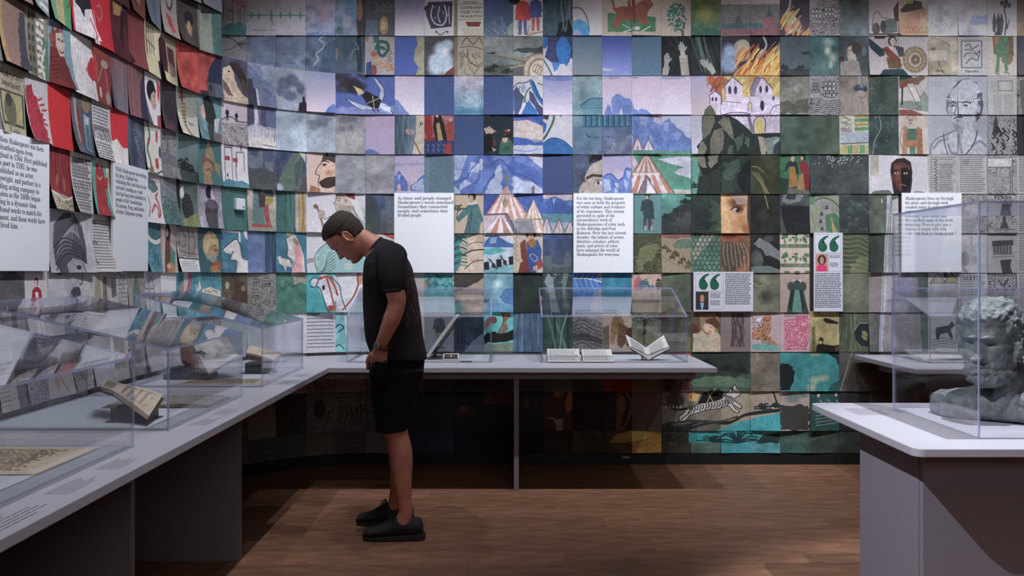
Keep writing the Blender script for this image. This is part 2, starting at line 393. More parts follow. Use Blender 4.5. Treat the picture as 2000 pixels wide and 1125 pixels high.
# ground colours of every sheet, row by row from the left; top-bottom and the kind of print
BASE = {
0: (-16, """8a6a5cn 8a8a70n 6f8c9cn a52a2en c0202en 40282an 5a3a30n 5a5a5cn 4e4848n 463838n 3c3c40n 716b6cn
 77727an 77727an 6e6674-505c74w 4a5468w 34343an 5a5a7a-8b7f8cn 857e88n 8a8276n 2b3658-34404en 8f8587n 2a3a42d 867f8bn 7c7068n 7c7068n
 7c7068n 54603a-2f4a40d 64706c-5c4044h 64706c-5c4044h 38323ad 7e787ae 485154d 857a7an 7a6a60-a0604ad 7d7880w 837c86w 857e80n 5c5048n"""),
1: (-16, """8a6a5cn 6a8a78n 6a8a70n 9a3030n c0202en 4a262an 6a3a30n 56606en 857874n 3a302ed 50524cn 77727an
 606b86w 66738ew 50647ew 46586an 938c90n 4256a0c 555058d 9a9080n 6f7878d 76807cd b5b0bcn 58728a-74808ac 3f50a4-7c8accc 52708ac
 2a2e30d 2c3234d 7a7476w 3c3840d 5d6872h 3f6a70-55706cd 4c5456d a9a0a2n b0a8a8n a09484w a8a4a6n b2a69cn 4a4a5a-5a4c50n"""),
2: (-16, """8a6a5cn 7a8a84n 5f9070n c8202en c8202en 54222ad 7c3438n b8ac86n 8a7a62n a83c36w 9c3a36w 4a4a60w
 74809ew 8d93a6w 8c92ba-c9b5c6c 4c5faac 4c5faac c0b0cc-dcd4e0c 42568ec b9aab8-5a8ab4w 42568ec c8c4ccn 868ec8-dccce0c 8aa2aa-6f98a0w cdb6cc-c8bad8c d0b6d0-d4c4dcc
 cdb6d4-dcd0e0c aca4cc-c8b0b4c b8b0c8-c8b890c e0b860w 807f74d b0aab0e 8a7c70d 42524ad b9b2acn aeb0bac a6a8b4c b4b0aen 9a9690e"""),
3: (-16, """8a6a5cn 86876en 70909en a8a8acn 8c3832n 7b5358-6a6a76n 7c4e52n c8bec2n 4a3032d 9a9890-c0b4a6n 5c8488w b7a9b1n
 68708e-b8b0b8w 94a4b4w 8e98a6w 84848f-98958fw a88fb2-a898bcc 6b8098w 7a3038n 3f5488c 25323cn 4c64c4-c8b8c8w c2bfcan 6488a0-56708ew 56709a-62688aw b4a8cc-b4b4d0c
 b4b8d8c bcb8ccc a8a4b4d 9a8a88d 4a6054w 4f5e4ew b0b0a0n 3c4c4ad c2b2a6n acacb6n a4a5b2n b0aab0e 3c3838n"""),
4: (-16, """a89a88n b4b0b2n d8262ac 5a5a62n b8b0a8n d02630c 4c5468w c4bcb0n 8b8a8ce 627878-5a6a66n 3f6a6cn c8c2c8n
 46537c-4c4c50w 3c4872-4c4c52w cdb0a2c 8e909aw 8f8f97w a89ac4-c8b8c8c 617c90n 5a76c4w 5a76c4w 5f76c0w 3f5084c 4b5672d a8a0cc-c0b4d0c 62a084-6aa08cw
 62a088-60a48cw 4f7c68-40544ad 2f3c36d 3c3f2cd 3f7058d 40474ad 464d4ed c9c4ccn c6c2c8n b4b0aet b8b4b6t b4b0b2e b8b4b4t"""),
5: (-16, """aaaabcc aaaabcc 9a2c30d b4b0b0t b4b0aen aaaabcc aaaabcc c0b8b8n 7f7f82-40605ed 4a5a54d 8b8496w 3f6a66n
 b8a898-7f8078n 3d6662d c6c2cac c6c4ccc 42547e-5c6068w ccccdcc ccccdcc c6ae96c 3c58aew 4460b0w 4464b8-a8c0ccw ccccdcc ccccdcc 5f9092n
 5fb0a0-3f4c50w 33403ad d09468w 2c302ad 4a5052d 8a9478n 3c4648d 5a6058w ccccdcc ccccdcc a4a2a4e b8b4b4e b4b0b0t"""),
6: (-16, """aaaabcc aaaabcc 9a98a0n a4a2a8n b0aaaat aaaabcc aaaabcc 3f7080w a0908an a8a09ce 34555an 3c6c84w
 56709a-5a6a98w 3c7088w c4c2cac 88b4b8c c6c2cac ccccdcc ccccdcc c8b09cd b8cadaw c0b0a0n 3a5084-4c545ew ccccdcc ccccdcc 666a48e
 98886cn 557866d 84543cd 282a2ad c8b4a4n b8b6d0c 5f6c50h 3c423ad ccccdcc ccccdcc b0b0b4n a8a4a4n b4aeb0t"""),
7: (-16, """6e6a72d b0a8acn 8f8d92n 8b8a90n 9a9490n a8a4a6e 7a786en a09aa0n b0aebcc 45808cw 45808cw 4a463ed
 8a8680e 3f7060w 45909aw a0a4a8w b0b0b4n a8a09an 58a0a0w 7a6a60-a8968ad 6fa0b4w 2b3532d 3a4444d 3f70b4w 2f7c9cw b89c8an
 55604ed b4b4ccc b4b4ccc 6a6a58d a89088n b4b4ccc 6a6a5ad 8a7c7cn 8f7c80n b0acaen b0acaet aaa6aae b0a6a8t"""),
8: (-16, """a8a090n 8f8c94e a89c94n a49e98e 8c8a90n b0a8a0n a09898e 9a9490n a8a0a0n 8aa0a0n 8f8c90e 7a8488n
 80888cn aca8b0n aca8b0n 6fb0b4w c0c0ccc a8a098n 70747ac 2a3648w 55b0acw 46627ew 40605ad 8c8480s b49a80n 70705ad
 4a4c40d 5a4c3cd 7c6a6an b0989cn b496a0n 9c8c5cd 4a5240d 5c5c58d a4959an b4aea6n a4a4a0n aaa4a8e a8a0a4n"""),
9: (-16, """8c8880n 908c88e 94908en 8a8888e 908a88n 8c8c8cn 8a8684e 90908cn 8c8a88n 8a8888e 90888an 8a8884e
 8c8880e 908c84n 8c8884e 8c8a88n 888488e 606870n 50586an 4a5468n 505a60n 58606cn 60706an 4c504cd 8c3030d 6a6460n
 7a4038d 405044d 40584cd 6a6254d 2f7878w 2f7878w 4a4844d 48403cd 6a6058d 907c80n 8c8078n 8a8480n 88807cn"""),
10: (-16, """8c8880n 908c88e 94908en 8a8888e 908a88n 8c8c8cn 8a8684e 90908cn 8c8a88n 8a8888e 90888an 8a8884e
 9a9690n 5c5c58e 948c8ce 948c8ce 8c8a88e 3c4050n 343c54n 30384en 34384cn 343840n 504038n 3c2c28d 3a302cn 3c3030n
 3c443cd 605850d 8c8068n 948474n 94847cn 22403ed 282a2cd 403834d 5c5450d 8c7c80n 8c8078n 8a8480n 88807cn"""),
11: (-16, """8c8880n 908c88e 94908en 8a8888e 908a88n 8c8c8cn 8a8684e 90908cn 8c8a88n 8a8888e 90888an 8a8884e
 708078e 6c7878e 887c78h 807878e 807880n 404458n 3c486cn 283040n 2c3038n 2c2c34n 3c342cn 5a4c34d 5c4430d 805c28d
 3c382cd 4a6458d 30808cw 3c8088w 2f4a44d 303c34d 343c34d 403c38d 5c5450d 8c7c80n 8c8078n 8a8480n 88807cn"""),
}
for r, (c0_, s_) in BASE.items():
    toks = s_.split(); assert len(toks) == 39, (r, len(toks))
    for i, tk in enumerate(toks):
        st = tk[-1]; b_ = tk[:-1]; tp, bt = b_.split('-') if '-' in b_ else (b_, b_)
        base(c0_ + i, r, tp, bt, st)
for r in range(12):
    for c_ in (-18, -17): base(c_, r, '8c8680', '7a7478', 'n')
INK = '2c2a30'
def ship(x, y, s, col=INK, w=.9):
    S(col, w, x - s, y, x - s * .5, y + s * .35, x + s * .5, y + s * .35, x + s, y - s * .1)
    L(col, w, x - s, y, x + s, y - s * .1)
    for k in (-.5, 0, .5):
        L(col, w, x + k * s, y, x + k * s, y - s * 1.7)
        for q in (.35, .95): P('c2bcc0', x + k * s - s * .2, y - s * q, x + k * s + s * .22, y - s * q, x + k * s + s * .2, y - s * (q + .45), x + k * s - s * .17, y - s * (q + .45), al=.7); L(col, w * .8, x + k * s - s * .22, y - s * q, x + k * s + s * .22, y - s * q, x + k * s + s * .2, y - s * (q + .45), x + k * s - s * .18, y - s * (q + .45), x + k * s - s * .22, y - s * q)
def figure(x, y, h, coat, legs, skin='b08a72', hat=None, skirt=False, hair='3a2c28', ol=None):
    """standing figure, feet at y"""
    u = h / 8
    if skirt: P(legs, x - u * .9, y - h * .58, x + u * .9, y - h * .58, x + u * 1.9, y, x - u * 1.9, y)
    else:
        P(legs, x - u * .8, y - h * .5, x - u * .05, y - h * .5, x - u * .3, y, x - u * .95, y); P(legs, x + u * .05, y - h * .5, x + u * .85, y - h * .5, x + u * .9, y, x + u * .3, y)
    P(coat, x - u * 1.25, y - h * .80, x - u * .4, y - h * .86, x + u * .4, y - h * .86, x + u * 1.25, y - h * .80, x + u * 1.6, y - h * .52, x + u * 1.0, y - h * .50, x + u * 1.0, y - h * .42, x - u * 1.0, y - h * .42, x - u * 1.0, y - h * .52, x - u * 1.6, y - h * .54)
    E(hair, x, y - h * .935, u * .52, u * .62); E(skin, x - u * .08, y - h * .915, u * .40, u * .52)
    if hat: P(hat, x - u * .9, y - h * .95, x + u * .9, y - h * .97, x + u * .5, y - h * 1.03, x - u * .5, y - h * 1.02)
    if ol: L(ol, .8, x - u * 1.25, y - h * .80, x - u * 1.6, y - h * .54, x - u, y - h * .42, x + u, y - h * .42, x + u * 1.6, y - h * .52, x + u * 1.25, y - h * .80)
def flames(x0, x1, y0, y1, n, seed=1, cols=('d8a058', 'c8703c', 'b04c2c', 'e0b868')):
    r = random.Random(seed)
    for i in range(n):
        x = r.uniform(x0, x1); y = r.uniform(y0 + (y1 - y0) * .3, y1); l = r.uniform(.2, .5) * (y1 - y0)
        S(cols[i % len(cols)], r.uniform(1.5, 4), x, y, x + l * .25, y - l * .5, x + l * .7, y - l, al=.8)
def leafy(x, y, rx, ry, col, dk, n=60, seed=1):
    r = random.Random(seed)
    for i in range(n):
        a = r.uniform(0, 6.28); q = r.random() ** .5; E(col if r.random() < .6 else dk, x + rx * q * math.cos(a), y + ry * q * math.sin(a), r.uniform(1.5, 3.5), r.uniform(1.2, 2.6), r.uniform(0, 3), al=.85)
def tent(x, yt, yb, hw, c1='d08878', c2='ddd0d8', n=7, ol='6a5060', band=None):
    for i in range(n):
        a, b = -1 + 2 * i / n, -1 + 2 * (i + 1) / n
        P(c1 if i % 2 == 0 else c2, x, yt, x + b * hw, yb, x + a * hw, yb)
    L(ol, 1.2, x - hw, yb, x, yt, x + hw, yb)
    if band:
        t = (band - yt) / (yb - yt)
        for i in range(8):
            xx = x - hw * t + 2 * hw * t * (i + .5) / 8; E('ddd0cc', xx, band + 2, hw * t / 8, 3.5); 
        L('a07868', 1, x - hw * t, band - 1, x + hw * t, band - 1)
def cloud(x, y, s, col, n=14, seed=1, al=.5):
    r = random.Random(seed)
    for i in range(n): E(col, x + r.gauss(0, s * .45), y + r.gauss(0, s * .28), r.uniform(.2, .5) * s, r.uniform(.15, .36) * s, al=al, soft=.6)
def face_profile(x, y, s, skin, line='5a4038', flip=1):
    """profile looking left, s = head height, x,y = centre"""
    f = flip; q = [(.35, -.5), (-.05, -.52), (-.32, -.38), (-.38, -.15), (-.36, -.06), (-.54, .10), (-.52, .15), (-.40, .17), (-.44, .22), (-.40, .26), (-.43, .31), (-.36, .35), (-.38, .45), (-.22, .52), (.02, .46), (.15, .7), (.5, .7), (.5, -.3)]
    pp = []
    for a, b in q: pp += [x + f * a * s, y + b * s]
    P(skin, *pp); L(line, .9, *pp[2:30]); E(line, x - f * .22 * s, y - .06 * s, .06 * s, .03 * s); S(line, 1, x - f * .34 * s, y - .15 * s, x - f * .22 * s, y - .2 * s, x - f * .08 * s, y - .14 * s)
def front_face(x, y, rx, ry, skin, dark='4a3a34', hair=None):
    if hair: E(hair, x, y - ry * .25, rx * 1.25, ry * 1.15)
    E(skin, x, y, rx, ry)
    for s in (-1, 1):
        E(dark, x + s * rx * .42, y - ry * .12, rx * .2, ry * .08, al=.8); S(dark, .8, x + s * rx * .65, y - ry * .28, x + s * rx * .4, y - ry * .36, x + s * rx * .15, y - ry * .28, al=.8)
    S(dark, .7, x, y - ry * .1, x - rx * .12, y + ry * .28, x + rx * .1, y + ry * .32, al=.6); S(dark, 1, x - rx * .3, y + ry * .58, x, y + ry * .54, x + rx * .3, y + ry * .58, al=.8)

# ---------- top row, left of the corner
within(-5, 0); P('2f5a5a', 424, 64, 448, 47, 470, 44, 482, 52, 482, 70, 424, 70); at()
for x, w_, t, b in ((461, 11, 4, 46), (474, 7, 14, 46), (433, 9, 0, 42)):
    L('3c3640', 1, x - w_ / 2, b, x - w_ / 2, t, x + w_ / 2, t, x + w_ / 2, b)
    for k in range(3): L('3c3640', 1, x - w_ / 2 + k * w_ / 2, t, x - w_ / 2 + k * w_ / 2, t - 3)
    E('3c3640', x, (t + b) / 2, 1, 2)
P('8a4040', 458, 3, 478, 3, 475, 9, 461, 9, al=.8); S('3c3640', 1, 446, 20, 451, 24, 457, 20); S('3c3640', 1, 446, 36, 451, 40, 457, 36); L('3c3640', 1, 451, 24, 451, 14)
at()
for x, s_ in ((491, 1.), (505, 1.2), (529, 1.5), (548, 1.), (566, 1.1), (586, 1.2)):
    for a, b in ((-4, -9), (4, -8), (0, -12), (-4, 8), (4, 9), (0, 12)): E('6d7478', x + a * s_, 32 + b * s_, 4.5 * s_, 5 * s_, al=.55); 
    E('2f5a58', x + 1, 31, 2.5, 7 * s_, al=.8)
L('2c5a56', 2, 484, 31, 596, 31); L('2c5a56', 1.6, 529, 22, 533, 46); LINES(494, 59, 541, 59, 1, '4c4448', 1, .5)
TXT('OCTO. XX', 494, 61, 47, '55505a', 4)
within(-2, 0); E('7a5a66', 634, 30, 10, 24, al=.55, soft=.6); P('3f4f78', 598, 66, 620, 62, 634, 70, 598, 70, al=.7); P('4a5a80', 640, 66, 655, 60, 655, 70, 640, 70, al=.7)
within(-1, 0); P('3e5a72', 670, 0, 699, 0, 699, 45, 690, 40, 680, 20); E('6e6e78', 678, 42, 10, 14, al=.6); E('34464e', 664, 60, 8, 8); P('2e2a2c', 697, 0, 715, 0, 715, 70, 700, 70, 697, 50)
E('6a4a3a', 703, 22, 6, 22, al=.8); within(0, 0); E('6a5a3c', 750, 50, 9, 19, al=.9); E('8a744c', 749, 50, 4, 10, al=.6); P('3c5060', 716, 38, 738, 40, 738, 70, 714, 70, al=.6)
for k in range(9): S('5a5450', 1, 732 + k * 4, 5 + k % 3 * 5, 738 + k * 4, 14, 731 + k * 4, 26, al=.7)
within(-1, 1)
E('3a4e5a', 682, 96, 14, 30, al=.7); E('50606c', 690, 120, 14, 18, al=.6); E('8a7470', 658, 107, 3.5, 12, al=.8); FOLDS(698, 70, 713, 140, 10, '26303a', '4a5a66', 3)
E('2e3c48', 668, 64, 9, 9); S('6d7c86', 1.4, 684, 118, 690, 100, 700, 96, 694, 84)
within(-2, 1)
S('9aa4b4', 2.2, 636, 70, 624, 79, 634, 88, 628, 98, 618, 106, 622, 116, 612, 130, al=.85); S('8a94a8', 1.2, 624, 79, 636, 84, 640, 92, al=.8); E('3c4658', 600, 121, 14, 9, al=.8, soft=.6); P('3c506c', 634, 90, 655, 80, 655, 150, 622, 150, al=.5)
within(-3, 1); E('3c4658', 598, 121, 14, 9, al=.6, soft=.6); LINES(540, 105, 578, 106, 1, '4a5670', 1.2, .6); TXT('LE SCULP', 540, 109, 36, '48546c', 4.4); at(); TXT('LINGVA  VIRO', 516, 126, 62, '48546c', 4.4)
within(-5, 1); S('3c3a40', 1.4, 441, 75, 455, 78, 466, 87, 482, 86); S('3c3a40', 1.2, 441, 98, 452, 97, 466, 87); 
for k in range(5): S('3c3a40', 1, 464, 87, 472, 83 + k * 3, 481, 79 + k * 5)
# ---------- c0..c9 rows 0,1
within(0, 1); P('3d6660', 729, 72, 741, 72, 741, 84, 730, 86); S('2f5c56', 6, 735, 96, 742, 84, 756, 86, 758, 98, 748, 110, 740, 104, 742, 94, 750, 96); P('6a5048', 713, 70, 729, 70, 729, 147, 713, 147, al=.0)
P('a8846c', 726, 110, 736, 104, 744, 118, 770, 128, 770, 140, 740, 132, 732, 124); E('9a5a4c', 731, 106, 7, 6); E('8a4238', 731, 138, 6, 12); P('3a4878', 716, 124, 726, 120, 728, 147, 716, 147)
for k in range(10): S('6a4c40', .9, 752 + k % 4 * 5, 90 + k * 5, 758 + k % 3 * 4, 94 + k * 5, 752 + k % 5 * 4, 99 + k * 4, al=.8)
P('a85a48', 716, 72, 722, 72, 718, 84, 713, 80)
within(1, 1); P('949078', 813, 72, 829, 70, 829, 147, 812, 147, 818, 132, 808, 118, 810, 100, 816, 88); 
within(2, 1); P('4a4a50', 829, 72, 887, 70, 887, 80, 860, 90, 846, 110, 836, 147, 829, 147, al=.9); 
for x, y, r_ in ((862, 98, 18), (850, 118, 16), (874, 90, 14), (868, 118, 22), (852, 132, 20), (876, 136, 16)): E('9fb0c2', x, y, r_, r_, soft=.5)
E('c6ccd6', 870, 104, 10, 12, al=.7, soft=.7); P('6e4034', 872, 140, 887, 130, 887, 147, 868, 147)
within(2, 0); P('2f2a3a', 836, 6, 884, 4, 882, 52, 842, 56, 838, 44, 832, 30); S('847c8c', 2.4, 846, 12, 842, 30, 850, 46, 866, 48, 872, 30, 868, 12); S('847c8c', 2, 858, 14, 856, 32, 860, 44); S('847c8c', 1.6, 876, 14, 878, 46)
for k in range(7): E('6a6478', 850 + k % 4 * 8, 16 + k * 5, 2.4, 2.4, al=.7)
E('2f2a3a', 834, 18, 5, 6); S('2f2a3a', 1.2, 852, 60, 860, 68, 872, 60); E('2f2a3a', 852, 62, 2, 2); E('2f2a3a', 874, 62, 2, 2)
within(3, 0); P('5a5040', 887, 0, 894, 0, 894, 70, 887, 70); L('4a4034', .8, 895, 10, 945, 10); L('4a4034', .8, 895, 39, 945, 39)
TXT('Lorraine', 905, 8, 30, '3c342e', 4.5); TXT('LOTHARIN', 899, 19, 44, '2f2a28', 5); TXT('GIAE NOVA', 899, 27, 44, '2f2a28', 5); TXT('DESCRIPTIO', 899, 35, 44, '2f2a28', 5)
P('5a2a26', 909, 43, 940, 43, 936, 52, 914, 52); 
for k in range(8): S('6a5c48', 1.2, 903 + k * 5, 56, 908 + k * 5, 64, 902 + k * 5, 70, al=.8)
within(3, 1); P('7a6e58', 887, 70, 894, 70, 894, 147, 887, 147); S('5c5240', 1.6, 902, 88, 912, 76, 924, 88, 936, 76, 942, 88); S('5c5240', 1.2, 899, 94, 920, 92, 944, 98)
rr = random.Random(9)
for k in range(22):
    x, y = rr.uniform(897, 940), rr.uniform(100, 144); S('5e5644', .9, x, y, x + rr.uniform(-5, 8), y + 5, x + rr.uniform(-3, 9), y + 9, al=.7)
L('4f4636', 1.2, 914, 98, 912, 112, 920, 122, 932, 130, 945, 120); L('4f6a4c', 1.4, 925, 146, 934, 132, 945, 126); LINES(897, 103, 908, 115, 4, '3c342e', .9, .7)
within(4, 0); P('3c4a58', 945, 48, 960, 44, 966, 34, 968, 46, 978, 50, 978, 36, 982, 32, 986, 50, 1003, 54, 1003, 70, 945, 70, al=.9); E('55645c', 1000, 56, 8, 16, .5); 
for k in range(10): E('6a7480', 950 + k * 4.5, 56 + k % 3 * 4, 1.4, 1)
within(5, 0); figure(1021, 67, 74, '8a2c2c', '3c3c60', skin='a08878', hair='6a5a58'); P('8a2c2c', 1009, 18, 1020, 12, 1032, 18, 1037, 40, 1006, 40); figure(1046, 60, 68, '2f3a66', '7a3a3c', skin='a08878', hair='5a4a48'); P('2f3a66', 1036, 10, 1054, 10, 1058, 34, 1034, 36); L('6a5048', 1, 1010, 64, 1058, 62); L('6a4c40', 2.5, 1030, 68, 1061, 61)
L('2c2628', .8, 1012, 40, 1010, 58); L('2c2628', .8, 1034, 50, 1030, 66)
within(6, 0); P('15191d', 1086, 70, 1092, 44, 1108, 40, 1119, 30, 1119, 70); FOLDS(1063, 0, 1115, 60, 9, '1e2c34', '4c5c60', 5)
within(7, 0); P('2c5ea6', 1119, 42, 1130, 38, 1144, 44, 1152, 60, 1150, 70, 1119, 70); S('3c4e56', 2.4, 1119, 17, 1134, 18, 1146, 36, 1150, 60); P('6b5a8a', 1119, 60, 1132, 62, 1140, 70, 1119, 70, al=.6)
within(8, 0, 2); P('32583e', 1187, 26, 1280, 34, 1280, 62, 1187, 62); P('6a3a30', 1196, 18, 1215, 14, 1236, 14, 1252, 4, 1270, 0, 1276, 12, 1266, 22, 1262, 40, 1270, 46, 1252, 48, 1248, 38, 1216, 40, 1206, 50, 1208, 58, 1196, 54, 1198, 40, 1206, 30); S('6a3a30', 4, 1200, 18, 1196, 4, 1190, -4); P('5a2c28', 1234, 0, 1240, 0, 1242, 46, 1236, 46)
P('6a3a30', 1226, 0, 1231, 0, 1231, 16, 1226, 16)
for k in range(12): L('3c2420', .8, 1204 + k * 5, 20 + k % 3 * 4, 1206 + k * 5, 30 + k % 2 * 4, al=.7)
E('9a9a88', 1244, 56, 6, 4); L('9a9a88', 2, 1218, 62, 1236, 56); L('9a9a88', 2, 1252, 62, 1270, 52); L('8a8a78', 1.4, 1216, 48, 1228, 54); LINES(1238, 6, 1293, 30, 5, '5a5048', .8, .4)
within(10, 0); leafy(1322, 36, 19, 28, '28584c', '1c423c', 110, 3); P('4a4038', 1329, 58, 1335, 58, 1336, 70, 1331, 70)
within(11, 0); E('77763a', 1378, 28, 24, 22, al=.85, soft=.7); P('24443a', 1351, 52, 1368, 58, 1380, 54, 1409, 60, 1409, 70, 1351, 70, al=.8, wob=4)
at(); within(12, 0, 2); P('8a7c78', 1409, -7, 1523, -7, 1523, 10, 1409, 10); 
for k in range(9): S('4e6062', 1.6, 1412, 16 + k * 3.4, 1450, 14 + k * 3.6, 1490, 18 + k * 3.3, 1520, 15 + k * 3.5, al=.5)
P('3c4c50', 1409, 44, 1523, 46, 1523, 52, 1409, 52, al=.7); P('5a3e42', 1409, 56, 1500, 50, 1500, 70, 1409, 70); P('664248', 1488, 36, 1514, 34, 1516, 70, 1488, 70); P('3c4446', 1495, 34, 1502, 18, 1510, 34); P('3c4446', 1434, 46, 1442, 28, 1450, 46); L('2c3436', 1, 1442, 28, 1442, 24); L('2c3436', 1.2, 1502, 20, 1502, 14); P('33474a', 1409, 47, 1490, 47, 1490, 55, 1409, 57)
for k in range(22): L('3a2c30', .7, 1412 + k * 5, 58, 1412 + k * 5, 68, al=.7)
within(14, 0); P('7a88a0', 1538, 20, 1546, 26, 1562, 44, 1556, 60, 1532, 70, 1540, 46, 1534, 30); flames(1524, 1550, 20, 70, 26, 4, ('b0703c', '9a5230', 'b88a4c', 'a85c34')); flames(1556, 1580, 50, 74, 12, 6, ('a0523a', 'b0703c', '9a5a40', 'a88060')); S('8a98ae', 3, 1544, -5, 1542, 12, 1536, 28)
within(15, 0); [ship(x, y, 14, '3a363c') for x, y in ((1594, 40), (1620, 36), (1638, 40))]; P('8a848a', 1581, 0, 1600, 0, 1600, 8, 1581, 14, al=.5)
for k in range(9): S('3a363c', 1, 1582, 46 + k * 3, 1598, 48 + k * 3, 1612, 45 + k * 3, 1638, 48 + k * 3, al=.7)
within(16, 0); E('3c4446', 1648, 26, 8, 20, al=.7, soft=.7)
within(17, 0); P('3a4644', 1728, 40, 1750, 36, 1752, 62, 1722, 66, al=.8); E('46403e', 1710, 56, 8, 12); E('3c3a38', 1724, 52, 6, 12); S('4a4444', 1.2, 1702, 60, 1706, 30, 1714, 24, 1722, 34, 1740, 38); P('4a2c2c', 1744, 18, 1756, 0, 1756, 44, 1746, 40); L('3a3432', 3, 1698, 67, 1755, 66); 
within(18, 0); P('7e746c', 1755, 0, 1812, 0, 1812, 14, 1755, 20, al=.8); P('3a3630', 1757, 22, 1770, 8, 1784, 2, 1800, 6, 1800, 18, 1784, 22, 1762, 26); P('6f6c40', 1768, 0, 1782, 0, 1784, 8, 1770, 10); 
for k in range(8): S('5a4030', .9, 1764 + k * 6, 52, 1770 + k * 6, 60, 1762 + k * 6, 66, al=.8)
within(20, 0); P('555f7e', 1890, 44, 1902, 32, 1918, 34, 1927, 30, 1927, 50, 1900, 52, al=.75, wob=5)
within(19, 0); [L('5a5460', .8, 1820 + k * 6, 44 + (k * 7) % 9, 1823 + k * 6, 45 + (k * 7) % 9) for k in range(7)]
within(21, 0); S('35343a', 2, 1961, 68, 1964, 40, 1960, 20); [E('46454a', x, y, 4, 5) for x, y in ((1956, 8), (1964, 6), (1962, 14), (1970, 12))]; [P('3f3e44', x, 62, x + 5, 64, x + 7, 42, x + 3, 24, x - 1, 42) for x in (1938, 1946, 1952)]; P('3f3e44', 1962, 56, 1972, 34, 1966, 58); P('35343a', 1940, 68, 1950, 54, 1956, 68)
within(22, 0); P('6a5a46', 1985, 45, 2043, 40, 2043, 70, 1985, 70, al=.8)
# ---------- row 1
within(4, 1, 2); P('8a8a8c', 945, 78, 1003, 74, 1061, 84, 1061, 92, 1000, 88, 945, 92, al=.5); P('3c4644', 1000, 100, 1030, 92, 1050, 94, 1061, 90, 1061, 104, 1020, 104, al=.9, wob=4); P('4a4d48', 945, 128, 1000, 126, 1061, 134, 1061, 147, 945, 147, al=.7, wob=4)
TUFT(956, 140, 12, '2c2e2c', 9, 1); TUFT(990, 142, 10, '2c2e2c', 8, 2); TUFT(966, 132, 8, '2c2e2c', 6, 3); P('2e3434', 951, 104, 968, 103, 966, 108); L('8e8068', 3, 966, 107, 1028, 119); L('4c4238', 1, 966, 109, 1028, 121)
E('7a6450', 1052, 138, 33, 36); E('b8a896', 1052, 138, 30, 33); E('8a7460', 1054, 140, 25, 28); E('c4b6a4', 1055, 141, 22, 25)
for k in range(5): E('7a6450', 1046 + k * 5, 132 + k * 3, 6, 9, .5); E('c0b09c', 1046 + k * 5, 132 + k * 3, 4.4, 7.5, .5)
L('9a8a70', 3, 998, 132, 1024, 127); LINES(1026, 84, 1055, 84, 1, '4a5050', 1, .4)
within(6, 1); P('2a6ab8', 1061, 70, 1072, 70, 1074, 86, 1066, 96, 1061, 96); P('3e4270', 1070, 70, 1119, 70, 1119, 116, 1108, 110, 1094, 122, 1080, 124, 1064, 112, 1070, 92); P('2a6cba', 1096, 72, 1108, 78, 1116, 96, 1112, 118, 1106, 130, 1100, 124, 1092, 126, 1084, 106, 1086, 88); P('3c78bc', 1078, 122, 1094, 122, 1090, 134, 1082, 140); S('2c2c48', 1.2, 1096, 72, 1084, 92, 1090, 122); S('2c2c48', 1.2, 1108, 78, 1116, 98, 1110, 122); S('3a6a5a', 2.4, 1062, 118, 1072, 134, 1078, 147)
within(8, 1); P('a4aac8', 1177, 132, 1190, 133, 1200, 136, 1190, 139, 1177, 138, al=.8)
within(10, 1, 2); FOLDS(1345, 70, 1400, 140, 18, '20282a', '5c7472', 4, .6, 20); FOLDS(1300, 70, 1345, 100, 5, '30383a', '6a6c68', 7, .5, 18)
def handup(x, y, s, ang, col='94928e', dk='3a3c3c'):
    c_, s_ = math.cos(ang), math.sin(ang); T = lambda u, v: (x + u * c_ - v * s_, y + u * s_ + v * c_)
    P(col, *T(-.28 * s, .9 * s), *T(.28 * s, .9 * s), *T(.24 * s, .2 * s), *T(.32 * s, -.1 * s), *T(-.3 * s, -.1 * s), *T(-.24 * s, .2 * s))
    for i, (o_, l_) in enumerate(((-.24, .5), (-.08, .75), (.09, .7), (.24, .45))): L(col, s * .16, *T(o_ * s, 0), *T(o_ * s, -l_ * s)); L(dk, .6, *T((o_ + .09) * s, 0), *T((o_ + .09) * s, -l_ * s * .8))
    L(col, s * .16, *T(.28 * s, .1 * s), *T(.5 * s, -.2 * s))
within(10, 1); handup(1302, 118, 17, 0.1); handup(1332, 98, 18, -.15, 'a09c96'); P('9a968e', 1326, 110, 1342, 108, 1346, 147, 1330, 147); P('9a968e', 1294, 132, 1308, 130, 1304, 147, 1293, 147)
within(11, 1); handup(1378, 126, 17, -.9, '96948e'); P('9a968e', 1380, 126, 1388, 122, 1398, 140, 1390, 146)
within(12, 1, 2); P('2c2a32', 1409, 70, 1523, 70, 1523, 100, 1480, 130, 1440, 147, 1409, 147, al=.8)
E('9c9080', 1448, 100, 18, 22); E('a49682', 1452, 98, 14, 20); [E('7c90b4', x, y, a, b, soft=.5) for x, y, a, b in ((1424, 104, 17, 22), (1420, 124, 18, 22), (1430, 128, 14, 16))]; E('9cacc8', 1424, 100, 8, 14, al=.7, soft=.7)
P('c87c44', 1430, 147, 1446, 130, 1466, 116, 1468, 128, 1490, 116, 1508, 96, 1520, 88, 1523, 84, 1523, 147, al=.95); P('d8ac5c', 1450, 147, 1470, 128, 1490, 126, 1504, 106, 1512, 118, 1523, 100, 1523, 147, al=.9); flames(1434, 1520, 92, 150, 60, 5, ('d8a858', 'c46c3a', 'b4542c', 'e4c070', 'c87840')); S('9aa09c', 4, 1491, 74, 1496, 92, 1480, 114); S('6c7684', 3, 1523, 84, 1518, 96, 1512, 104)
at()
within(14, 1); TUFT(1530, 136, 12, '2e3438', 7, 4); TUFT(1562, 138, 12, '2e3438', 8, 5); P('343a3e', 1523, 138, 1580, 134, 1580, 147, 1523, 147, al=.8, wob=3); P('3a4248', 1562, 103, 1580, 101, 1580, 108, 1568, 108)
